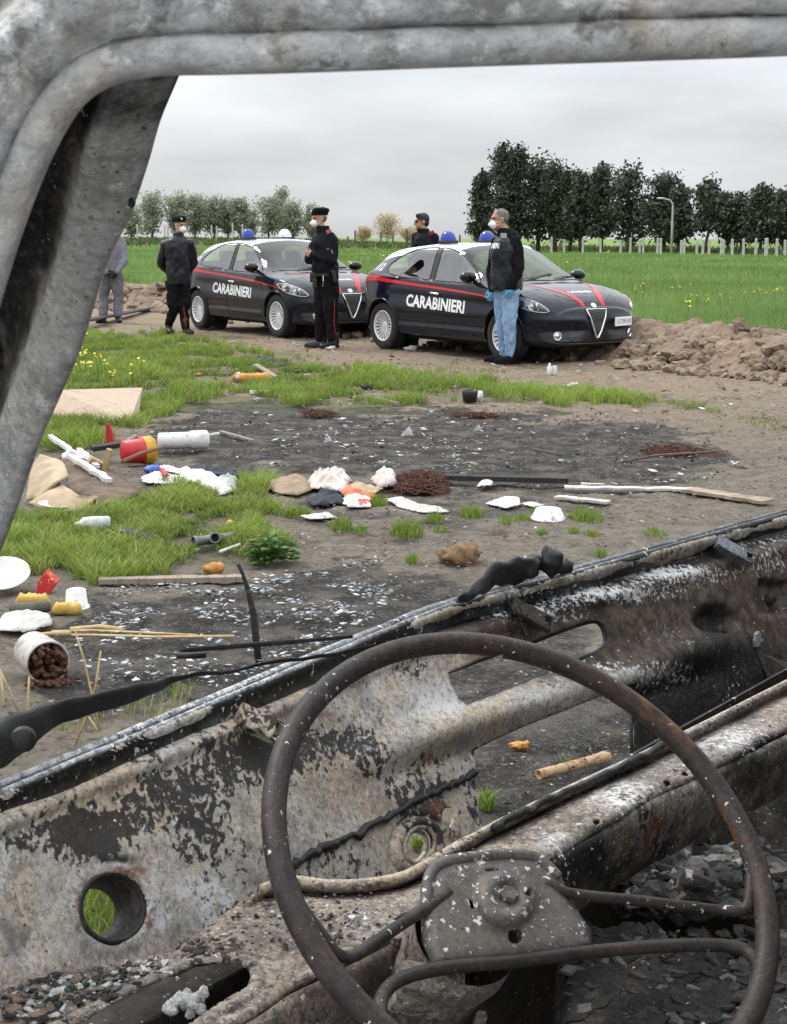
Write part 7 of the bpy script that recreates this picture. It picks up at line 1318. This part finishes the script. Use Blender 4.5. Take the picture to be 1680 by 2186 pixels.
sheet_on([(724,1052),(748,1046),(770,1058),(800,1060),(806,1066),(760,1068),(735,1066)], 'orange_cloth', ORCLOTH, 'orange red cloth among the heaped clothes', 'cloth', .06, 10, .05)
sheet_on([(655,1068),(690,1056),(730,1060),(735,1076),(690,1084),(660,1082)], 'dark_jacket', DARKBL, 'dark blue grey clothing at the foot of the heap', 'clothing', .06, 10, .04)
sheet_on([(728,1072),(760,1064),(795,1072),(790,1086),(745,1088)], 'red_white_bag', layered('red_white_print', (.70, .68, .66), [((.55, .05, .04), 7, .56, .04, 3)], .5, .2), 'white bag with red print at the foot of the clothes', 'bag', .05, 12, .03, sharp=2)
sheet_on([(793,1028),(815,1018),(845,1024),(846,1042),(815,1046),(796,1042)], 'pale_rag', PINKW, 'pale crumpled rag touching the rusty wire', 'cloth', .09, 11, .06, sharp=2)
sheet_on([(825,1068),(860,1066),(900,1082),(945,1090),(960,1096),(900,1098),(850,1086)], 'torn_sheet', DIRTYW, 'long torn white sheet in front of the rusty wire', 'sheet', .04, 11, .015, sharp=2)
sheet_on([(640,1104),(700,1096),(720,1108),(660,1112)], 'white_scrap', DIRTYW, 'thin white scrap lying among the grass tufts', 'scrap', .03, 14, .01)
# heaps of rusty wire
def wire(x0, x1, y0, y1, n, hgt, label, r=.003):
    mb = MB()
    for _ in range(n):
        t = random.betavariate(2, 2); x = x0+(x1-x0)*random.betavariate(1.6, 1.6); y = y0+(y1-y0)*random.betavariate(2, 2); p = gp(x, y); h = hgt*random.random()**1.3*(1-abs((x-x0)/(x1-x0)-.5)*1.5); p.z = max(.004, h); L = random.uniform(.05, .16); a = random.uniform(0, 6.3); d = Vector((math.cos(a), math.sin(a), random.uniform(-.4, .4)))*L; c = Vector((random.gauss(0, .03), random.gauss(0, .03), random.gauss(0, .02))); q = [p-d*.5, p+c*.6, p+d*.5]; q[0].z = max(.003, q[0].z); q[2].z = max(.003, q[2].z); mb.tube([Vector(v) for v in spline([tuple(v) for v in q], 3)], r, 4, caps=False)
    c = gp((x0+x1)/2, (y0+y1)/2); return mb.build('rusty_wire_heap', RUSTW, clean=False, loc=(c.x, c.y, 0), label=label, cat='rusty wire')
wire(842,950,1016,1056,620,.045,'tangled heap of dark rusty wire in the middle of the burnt ground'); wire(1380,1486,955,974,300,.022,'flat tangle of rusty wire at the right of the burnt ground'); wire(645,715,880,890,110,.015,'thin rusty wire at the back of the soot, left of the middle'); wire(965,1070,884,893,120,.015,'thin rusty wire at the back of the soot, right of the middle')
# boards and strips
plank_on((212,1250), (525,1244), .055, .022, 'plank', WOODG, 'narrow grey brown plank lying along the edge of the grass')
plank_on((950,1027), (1213,1034), .075, .03, 'plank', CHARW, 'long charred plank lying right of the rusty wire')
plank_on((1205,1046), (1480,1050), .075, .012, 'board_strip', DIRTYW, 'long whitish peeling board strip on the burnt ground', wob=.05); plank_on((1470,1052), (1640,1078), .12, .018, 'board_strip', mat('tan_board', (.36, .28, .22), .85, var=.4, scale=14), 'broken tan board with raw edge near the windscreen edge', wob=.02)
plank_on((1188,1066), (1300,1078), .065, .012, 'board_strip', DIRTYW, 'short greyish board strip between tufts of grass'); plank_on((1240,1038), (1290,1040), .03, .01, 'splinter', DIRTYW, 'small splinter behind the long whitish strip')
sheet_on([(1036,1078),(1075,1064),(1108,1066),(1112,1080),(1080,1088)], 'foam_piece', WHITEPL, 'pointed white foam piece near the upturned basin', 'foam piece', .01, 8, .03); sheet_on([(1018,1042),(1028,1028),(1054,1030),(1050,1038)], 'foam_shard', WHITEPL, 'small white shard leaning on the charred plank', 'shard', .01, 9, .035); sheet_on([(1112,1078),(1135,1074),(1165,1082),(1140,1086)], 'foam_crumb', DIRTYW, 'small dirty foam crumb right of the pointed foam piece', 'foam piece', .015, 12, .01)
dish(1170, 1108, .088, .055, WHITEPL, 'plastic_basin', 'upturned white plastic basin among small grass tufts', 'basin', True, (.05, 0))
plank_on((778,850), (850,866), .03, .02, 'plank', WOODG, 'thin grey plank at the back edge of the soot')
plank_on((470,925), (540,945), .03, .012, 'stick', WOODG, 'thin stick on the soot right of the canister')
for pts, lb in (([(1330,985),(1400,972),(1530,964)], 'long thin bent strip at the right of the burnt ground'), ([(1140,958),(1170,966),(1200,972)], 'short curved strip on the burnt ground behind the wire')): stick([gp(x, y, .012+.02*(i == 1)) for i, (x, y) in enumerate(pts)], .008, 'bent_strip', BROWNS, lb, 'strip', n=6)
for x, y, r, lb in ((870,932,.05,'white triangular flake standing on the burnt ground'),(1020,920,.032,'yellowish white flake right of the triangular one'),(700,946,.035,'small white flake left of the ash patch')): 
    p = gp(x, y); mb = MB(); mb.prism([p+Vector((-r, 0, .004)), p+Vector((r*.9, .02, .004)), p+Vector((r*.3, .01, r*1.5)), p+Vector((-r*.1, 0, r*1.2))], (0, .006, 0)); mb.build('white_flake', WHITEPL, label=lb, cat='flake')
# near left: dishes, tins, pipes
dish(8, 1263, .108, .040, WHITEPL, 'round_basin', 'shallow round white basin at the left edge', 'basin', False, (.42, .05), z=.05)
p = gp(97, 1268); mb = MB(); mb.prism([p+Vector((x, 0, z)) for x, z in ((-.04, .0), (.015, -.0), (.045, .045), (.0, .092), (-.028, .05))], (.01, .03, .01)); o = mb.build('food_packet', layered('red_packet', (.55, .03, .04), [((.70, .38, .10), 42, .60, .03, 2), ((.62, .55, .50), 60, .66, .03, 2)], .4, .2), loc=(p.x, p.y, 0), label='small red food packet beside the round basin', cat='packet')
p = gp(164, 1297); mb = MB(); mb.lathe([(0,.074),(.036,.074),(.039,.072),(.044,.006),(.052,.006),(.053,.0),(.050,0),(.041,.003),(.036,.069),(0,.07)], Matrix.Rotation(.06, 4, 'X'), 32); o = mb.build('yoghurt_pot', layered('printed_pot', (.70, .70, .69), [((.35, .42, .50), 42, .62, .05, 2), ((.65, .62, .25), 50, .67, .03, 2)], .5, 0), None, True, label='upturned white plastic pot with printed side near the red packet', cat='pot'); o.location = p
block(28, 104, 1296, .045, .05, 'foam_piece', YFOAM, 'yellow foam piece below the round basin', 'foam piece', -.05); block(106, 172, 1314, .045, .05, 'foam_piece', YFOAM, 'darker yellow foam chunk before the white pot', 'foam piece', -.12)
lying((20,1312), (108,1306), [(0,0),(.018,0),(.022,.1),(.022,.9),(.018,1),(0,1)], 'grey_roll', mat('grey_felt', (.12, .11, .10), .95, var=.4), 'dark grey rolled strip under the yellow foam', 'roll')
sheet_on([(-20,1350),(10,1318),(60,1308),(105,1316),(112,1340),(60,1352)], 'white_sheet', DIRTYW, 'bent dirty white sheet above the rusty paint bucket', 'sheet', .03, 8, .04)
# bucket on its side, its contents rusting
A = gp(20, 1385); B = gp(105, 1462); d = (B-A); d.z = 0; A = B - d.normalized()*.19; q4 = d.normalized().to_track_quat('Z', 'Y').to_matrix().to_4x4(); bk = empty('paint_bucket', (A.x, A.y, 0), label='dented white paint bucket on its side full of rusty scrap', cat='bucket'); M = Matrix.Translation((0, 0, .074)) @ q4
mb = MB(); mb.lathe([(0,0),(.060,0),(.064,.004),(.066,.05),(.068,.056),(.068,.064),(.066,.07),(.068,.105),(.071,.11),(.071,.125),(.068,.13),(.070,.165),(.074,.17),(.074,.186),(.070,.19),(.066,.186),(.063,.02),(0,.015)], M, 40); mb.build('shell', layered('dirty_bucket', (.45, .43, .40), [((.28, .25, .21), 18, .52, .12, 6), ((.40, .08, .06), 9, .66, .03, 2), ((.14, .09, .06), 30, .60, .1, 5)], .6, .3), bk, True)
mb = MB()
for _ in range(170):
    a, rr, zz = random.uniform(0, 6.3), .060*random.random()**.5, random.uniform(.12, .20); mb.sphere(M @ Vector((rr*math.cos(a), rr*math.sin(a), zz)), random.uniform(.004, .013), None, 6, 4, 1.3)
for _ in range(60): mb.sphere(M @ Vector((0, 0, .205)) + Vector((random.gauss(0, .03), random.gauss(0, .02), -.06)), random.uniform(.004, .011), None, 6, 4, 1.3)
mb.build('rusty_filling', RUSTW, bk, False, False)
# reeds and stalks
for pts, r, lb in (([(90,1356),(200,1356),(330,1360),(500,1358)], .0055, 'long dry reed lying flat behind the bucket'), ([(110,1348),(200,1346),(290,1350),(420,1356)], .005, 'second dry reed lying flat behind the first'), ([(150,1344),(215,1338),(260,1344)], .010, 'split pale reed piece on top of the long reeds'), ([(60,1358),(120,1352),(150,1352)], .009, 'thick yellow reed end beside the bucket')): stick([gp(x, y, r+.004*i) for i, (x, y) in enumerate(pts)], r, 'dry_reed', STRAW, lb, 'reed', 'dry reeds on the soot', 8)
def stalk(px, Y, r, lb): stick([at(x, y, Y) for x, y in px], [r*(1-.25*i/len(px)) for i in range(len(px))], 'dry_stalk', STRAW, lb, 'stalk', 'dry stalks by the wiper', 7)
g0 = gp(165, 1600).y
stalk([(160,1592),(180,1540),(205,1460),(215,1390)], g0, .0035, 'dry stalk leaning right, crossing the other before the wiper'); stalk([(215,1560),(200,1500),(180,1410),(160,1345)], g0-.05, .0032, 'dry stalk leaning left, crossing the other before the wiper'); stalk([(56,1640),(58,1560),(60,1500),(62,1445)], 4.15, .0038, 'upright dry stalk left of the crossed ones'); stalk([(40,1520),(18,1470),(-10,1410)], 4.4, .004, 'dry stalk leaning left at the edge of the picture'); stalk([(190,1530),(205,1555),(222,1590)], 4.3, .003, 'short broken stalk below the wiper'); stalk([(0,1432),(8,1490),(2,1560)], 4.5, .004, 'thin bent stalk at the edge beside the bucket')
b_ = gp(552, 1412); stick([b_, at(546,1360,b_.y), at(541,1310,b_.y), at(528,1255,b_.y), at(518,1225,b_.y), at(508,1204,b_.y)], [.012, .013, .012, .009, .006, .007], 'charred_stake', CHARW, 'thin charred stake standing upright behind the wiper', 'stake')
# things in the left grass
dish(118, 1094, .085, .02, WHITEPL, 'white_dish', 'flat white dish lying in the grass below the foam mattress', 'dish', False, (.0, .1), z=.03)
lying((160,1136), (236,1132), [(0,0),(.012,0),(.014,.12),(.035,.24),(.038,.5),(.035,.95),(.03,1),(0,1)], 'plastic_bottle', mat('cloudy_bottle', (.55, .57, .55), .3, var=.3, scale=30), 'whitish plastic bottle lying in the grass', 'bottle')
p = gp(288, 1158); mb = MB(); mb.add(*(lambda S: ([v for s in S for v in s], [(i*2, i*2+1, i*2+3, i*2+2) for i in range(len(S)-1)]))([(p+Vector((-.085+.17*k/12, -.02*math.sin(k/12*3), .05-.045*(k/12)**2)), p+Vector((-.075+.15*k/12, .05, .06-.04*(k/12)**2))) for k in range(13)])); o = mb.build('car_trim', BLACKP, None, True, label='curved black car trim piece in the grass', cat='car part'); thicken(o, .012, 0); lump_on(195, 1108, (.07, .05, .04), 'dark_rag', BROWNS, 'dark crumpled rag in the grass beside the white dish', 'rag', 1.0)
pt = lying((413,1168), (500,1158), [(.024,0),(.027,.0),(.027,.08),(.023,.09),(.023,.9),(.027,.91),(.027,1.0),(.022,1.0)], 'pipe_tee', GREYPL, 'grey plastic pipe with a side socket at the grass edge', 'pipe'); L_ = gp(500,1158)-gp(413,1168); mb = MB(); mb.lathe([(.02, 0), (.022, .05), (.027, .052), (.027, .085), (.020, .085), (.018, .02)], Matrix.Translation(L_*.52+Vector((0, -.01, .03))) @ Vector((.15, -.9, .25)).to_track_quat('Z', 'Y').to_matrix().to_4x4(), 20); mb.build('socket', GREYPL, pt, True)
stick([gp(470,1178,.012), gp(512,1162,.02)], [.009, .007], 'white_stick', WHITEPL, 'white plastic stick beside the grey pipe', 'stick'); lump_on(458, 1222, (.05, .03, .03), 'bread_crust', ORANGE, 'orange brown bread crust at the edge of the plank', 'bread', .5); lump_on(492, 1122, .022, 'orange_fruit', mat('orange_peel', (.60, .30, .05), .6, var=.2), 'small round orange fruit in the grass', 'fruit', .3, .9); lump_on(985, 1200, (.095, .06, .055), 'dry_clump', DRYB, 'brown dried clump of roots behind the wiper', 'clump', .9)
lump_on(18, 1142, (.05, .04, .03), 'dark_lump', CHARW, 'dark lump with white spot beside the pillar', 'lump', 1.0)
# farther rubbish
o = block(490, 578, 816, .085, .16, 'foam_block', mat('orange_foam', (.52, .26, .045), .9, col2=(.40, .18, .03), scale=14, bump=.5), 'orange foam block with a white tip on the grass band', 'foam block', -.1); mb = MB(); mb.sphere((-.13, .085, .045), (.045, .085, .050), None, 12, 8, .3); mb.build('white_tip', DIRTYW, o)
plank_on((545,790), (592,812), .06, .02, 'plank', WOODG, 'short grey plank leaning on the orange foam block', z=.05, z2=.02); sheet_on([(543,768),(560,757),(590,768),(628,780),(590,784),(555,778)], 'dark_rag', DARKBL, 'dark blue rag on the track before the crossed arms officer', 'rag', .08, 5, .05); plank_on((534,843), (575,842), .06, .03, 'foam_strip', WHITEPL, 'small white foam strip on the grass band', 'foam strip'); 
mb = MB(); p = gp(1003, 858); mb.lathe([(0,0),(.06,0),(.075,.10),(.07,.105),(.055,.02),(0,.02)], None, 20); o = mb.build('plant_pot', BLACKP, None, True, label='small dark pot at the right of the grass band', cat='pot'); o.location = p; lump_on(1023, 853, (.04, .04, .05), 'white_lump', WHITEPL, 'small white lump beside the dark pot', 'lump', .9)
for x, lb in ((1173, 'left one of two small white bottles on the dirt track'), (1184, 'right one of two small white bottles on the dirt track')):
    p = gp(x, 800); mb = MB(); mb.lathe([(0,0),(.026,0),(.028,.005),(.028,.085),(.012,.10),(.012,.125),(0,.125)] if x < 1180 else [(0,0),(.026,0),(.028,.005),(.028,.075),(.024,.09),(.024,.095),(0,.095)], None, 16); o = mb.build('white_bottle', WHITEPL, None, True, label=lb, cat='bottle', group='white bottles on the track'); o.location = p
plank_on((185,702), (336,658), .20, .03, 'plank', CHARW, 'long dark plank on the track behind the burnt pillar', z=.12, z2=.02)
for x, y, r, lb in ((425,802,.04,'small pinkish scrap on the grass band'),(428,816,.035,'small white scrap on the grass band'),(240,770,.06,'clear plastic scrap among the yellow flowers'),(268,776,.05,'orange scrap among the yellow flowers'),(720,730,.05,'grey scrap on the track behind the boots'),(880,748,.09,'flat pale stone on the track under the near car'),(1455,768,.05,'white scrap on the clods at the right'),(1488,693,.10,'white plastic scrap in the wheat edge'),(1222,828,.07,'white scrap at the right end of the grass band'),(305,660,.06,'small white scrap on the soil bank at left'),(785,830,.06,'dark scrap in the middle of the grass band'),(365,706,.04,'yellowish scrap beside the long jacket officer'),(708,746,.06,'pale stone at the boots of the crossed arms officer')): lump_on(x, y, (r, r*.7, r*.45), 'scrap', DIRTYW if 'white' in lb or 'pale' in lb or 'clear' in lb else ORANGE if 'orange' in lb or 'yellowish' in lb or 'pinkish' in lb else CONCR if 'stone' in lb or 'grey' in lb else CHARW, lb, 'scrap', 1.2)
# in the openings of the panel
lying((1150,1668), (1300,1628), [(.006,.06),(.011,.0),(.0145,.0),(.014,.14),(.0155,.155),(.014,.17),(.014,.30),(.0155,.315),(.014,.33),(.0142,.46),(.0158,.475),(.0142,.49),(.0145,.62),(.016,.635),(.0146,.65),(.015,.78),(.017,.80),(.016,.86),(.019,.92),(.012,1),(0,1)], 'bamboo_piece', layered('tan_bamboo', (.40, .27, .15), [((.22, .11, .06), 40, .50, .1, 5), ((.05, .03, .02), 70, .60, .05, 4)], .6, .4), 'tan bamboo piece on the ground seen through the dashboard', 'bamboo')
lump_on(1112, 1596, (.03, .02, .012), 'orange_crust', ORANGE, 'orange crust seen through the opening left of the fluff', 'crust', 1.2)
mb = MB()
for _ in range(150):
    p = gp(random.gauss(1230, 34), random.gauss(1570, 24), .01); a = [p+Vector((random.gauss(0, .02), random.gauss(0, .02), abs(random.gauss(0, .015)))) for _ in range(4)]; mb.tube([Vector(v) for v in spline([tuple(v) for v in a], 3)], .0008, 3, caps=False)
mb.build('fibre_fluff', ASHG, clean=False, kind='stuff', label='pale burnt fibre fluff on the ground seen through the dashboard', cat='fibres')
# grass tufts one by one
def tuft(x, y, rpx, n, h, lb, grp='small grass tufts on the burnt ground'):
    p = gp(x, y); r = rpx*m2p(y); a = RNG.uniform(0, 6.28, n); q = r*RNG.uniform(0, 1, n)**.6; P = np.stack([p.x+q*np.cos(a), p.y+q*np.sin(a)*1.6, np.zeros(n)], 1); hh = h*RNG.uniform(.45, 1.1, n)*(1.15-.5*q/r); blades_obj('grass_tuft', GRASS, [blades(P, hh, .0042, 1.0, .55, .05)], loc=(p.x, p.y, 0), label=lb, cat='grass tuft', group=grp)
for x, y, r, n, h, lb in ((1008,1102,26,240,.075,'bright grass tuft between the torn sheet and the pointed foam'),(868,1140,36,420,.09,'largest bright grass tuft in the middle of the burnt ground'),(930,1112,20,160,.06,'grass tuft behind and right of the largest one'),(805,1078,20,170,.08,'grass tuft growing against the heaped clothes'),(728,1128,28,240,.07,'grass tuft left of the largest one'),(770,1136,18,110,.05,'low grass tuft beside the left one'),(1085,1116,24,150,.05,'grass tuft left of the upturned basin'),(1118,1110,14,90,.05,'tiny tuft touching the upturned basin'),(1252,1108,38,330,.07,'wide grass tuft right of the upturned basin'),(1157,1140,13,90,.04,'small tuft below the upturned basin'),(1225,1136,13,90,.04,'small tuft below the wide one, on its left'),(1262,1144,17,110,.04,'small tuft below the wide one, on its right'),(1398,1140,30,150,.04,'sparse dark tuft near the windscreen edge'),(880,1200,16,110,.05,'small tuft alone left of the dry clump'),(1283,1186,14,100,.045,'small tuft just above the windscreen edge'),(640,1098,24,170,.06,'tuft beside the thin white scrap'),(1140,1092,12,60,.04,'tiny tuft behind the basin'),(1240,1070,18,120,.04,'tuft against the short greyish strip'),(940,1135,16,90,.04,'thin tuft right of the largest one'),(1590,1072,14,70,.04,'tiny tuft at the end of the tan board'),(1040,1722,18,130,.06,'bright tuft seen through the dashboard opening'),(890,1812,10,60,.05,'tuft seen through the ringed vent hole'),(1215,1640,10,50,.04,'pale tuft beside the bamboo'),(560,1195,30,200,.06,'tuft under the leafy weed'),(1520,880,20,120,.05,'far tuft at the right on the dirt'),(1440,862,20,120,.05,'far tuft left of the right one on the dirt')): tuft(x, y, r, n, h, lb)
# leafy weed
p = gp(580, 1200); mb = MB()
for k in range(190):
    a = random.uniform(0, 6.28); u = random.random()**.6; h = random.uniform(.02, .14)*(1.15-.6*u); c = Vector((math.cos(a)*.12*u, math.sin(a)*.10*u, h)); t = Vector((math.cos(a), math.sin(a), random.uniform(-.3, .6))).normalized(); s_ = t.cross(Vector((0, 0, 1))).normalized(); L = random.uniform(.025, .05); w = L*.36; up = s_.cross(t); mb.add([c-t*L*.5, c-s_*w+up*.004, c+t*L*.1+up*-.006, c+s_*w+up*.004, c+t*L*.6-s_*w*.5, c+t*L*.6+s_*w*.5, c+t*L], [(0, 2, 1), (0, 3, 2), (1, 2, 4), (2, 3, 5), (4, 2, 6), (2, 5, 6)])
    if k % 5 == 0: mb.tube([Vector((0, 0, 0)), c*.6+Vector((0, 0, .01)), c], .0015, 4, caps=False)
me = mb.mesh('leafy_weed', False); n_ = len(me.vertices); a_ = me.attributes.new('tint', 'FLOAT', 'POINT'); a_.data.foreach_set('value', np.repeat(RNG.uniform(0, 1, n_//7+1), 7)[:n_].astype(np.float32)); o = link('leafy_weed', me, foliage_mat('weed_leaf', (.07, .15, .04), (.17, .27, .08)), label='broad leaved green weed beside the grey pipe', cat='weed'); o.location = p
# shards, ash and pebbles
def flakes(regs, name, mats, label, cat):
    V_, Q_, M_ = [], [], []; o = 0
    for poly, n, r0, r1, pal, tl in regs:
        P, sd = scatter(poly, n*2.4); k = nval(P, 4.0, 77); P = P[k > RNG.normal(.10, .17, len(k))]; m_ = len(P)
        if not m_: continue
        r = r0*.6+(r1*.85-r0*.6)*RNG.uniform(0, 1, m_)**3.5; a = RNG.uniform(0, 6.28, m_); asp = RNG.uniform(.35, 1, m_); tl *= .55; tx, ty = RNG.normal(0, tl, m_), RNG.normal(0, tl, m_); z0 = .006+r*.25
        cor = np.array([(-1, -.6), (.7, -1), (1, .5), (-.5, 1)]); W_ = np.empty((m_, 8, 3))
        for j, (cx, cy) in enumerate(cor):
            jx = cx*RNG.uniform(.6, 1.3, m_)*r; jy = cy*RNG.uniform(.6, 1.3, m_)*r*asp; W_[:, j, 0] = P[:, 0]+jx*np.cos(a)-jy*np.sin(a); W_[:, j, 1] = P[:, 1]+jx*np.sin(a)+jy*np.cos(a); W_[:, j, 2] = z0+jx*tx+jy*ty
        W_[:, 4:] = W_[:, :4]; W_[:, 4:, 2] += (np.minimum(.0025, r*.25))[:, None]; b = o+np.arange(m_)*8
        for f in ((3, 2, 1, 0), (4, 5, 6, 7), (0, 1, 5, 4), (1, 2, 6, 5), (2, 3, 7, 6), (3, 0, 4, 7)): Q_.append(np.stack([b+j for j in f], 1)); M_.append(np.array(pal)[RNG.integers(0, len(pal), m_)] if f == (3, 2, 1, 0) else None)
        base = M_[-6]; M_[-6:] = [base]*6; V_.append(W_.reshape(-1, 3)); o += m_*8
    return link(name, np_mesh(name, np.concatenate(V_), np.concatenate(Q_), None, None, np.concatenate(M_)), mats, kind='stuff', label=label, cat=cat)
BLUEG = mat('bluish_glass', (.36, .45, .50), .15, var=.4, scale=60); PALEA = mat('pale_shard', (.56, .57, .58), .5, var=.3, scale=60); GREYA = mat('grey_shard', (.25, .27, .30), .5, var=.4, scale=60); BLACKA = mat('black_shard', (.018, .018, .018), .7, var=.4); BRNA = mat('brown_shard', (.20, .15, .11), .9, var=.4)
NEARZ = [(210,1262),(400,1238),(700,1225),(840,1260),(800,1330),(640,1400),(480,1470),(300,1530),(140,1520),(130,1420),(200,1330)]
flakes([(NEARZ, 1300, .003, .020, [0, 1, 1, 2, 2, 2], .2), ([(640,1170),(820,1150),(900,1180),(880,1215),(740,1220)], 900, .002, .008, [0, 0, 1], .3), ([(980,1215),(1120,1195),(1060,1230)], 500, .002, .008, [0, 1], .3), ([(700,1160),(1150,1200),(1000,1300),(760,1330)], 160, .003, .014, [0, 1, 2], .3), ([(1010,1480),(1400,1440),(1350,1720),(1040,1760)], 260, .002, .010, [0, 1, 2], .3)], 'glass_shards', [BLUEG, PALEA, GREYA], 'broken bluish glass and pale shards strewn over the soot', 'glass shards')
flakes([(SOOT_FAR, 36, .006, .035, [0, 0, 1, 2], .3), ([(560,900),(1000,890),(1060,1000),(620,1005)], 90, .005, .035, [0, 0, 1], .3), ([(690,930),(760,925),(770,945),(700,950)], 500, .006, .022, [0, 0, 1], .3), ([(915,955),(985,955),(980,972),(925,972)], 420, .006, .022, [0, 0, 1], .3), ([(600,1080),(1500,1050),(1600,1110),(1200,1220),(700,1230)], 150, .003, .018, [0, 1, 2, 2], .3), ([(420,720),(1680,790),(1680,900),(500,860)], 26, .006, .05, [0, 1, 2, 2], .3)], 'ash_flakes', [PALEA, GREYA, BRNA], 'white and grey ash flakes strewn over the burnt ground', 'ash flakes')
flakes([([(60,880),(1680,880),(1900,1400),(1600,1750),(0,1750),(-60,1000)], 260, .003, .016, [0, 0, 1, 2], .4), (SOOT_FAR, 300, .004, .02, [0, 0, 0, 1], .5), (SOOT_NEAR, 520, .002, .013, [0, 0, 0, 1], .5), ([(420,700),(1680,760),(1680,900),(500,870)], 60, .006, .03, [1, 1, 2], .5)], 'cinders', [BLACKA, BRNA, CONCR], 'small black cinders and stones scattered over the earth', 'cinders')
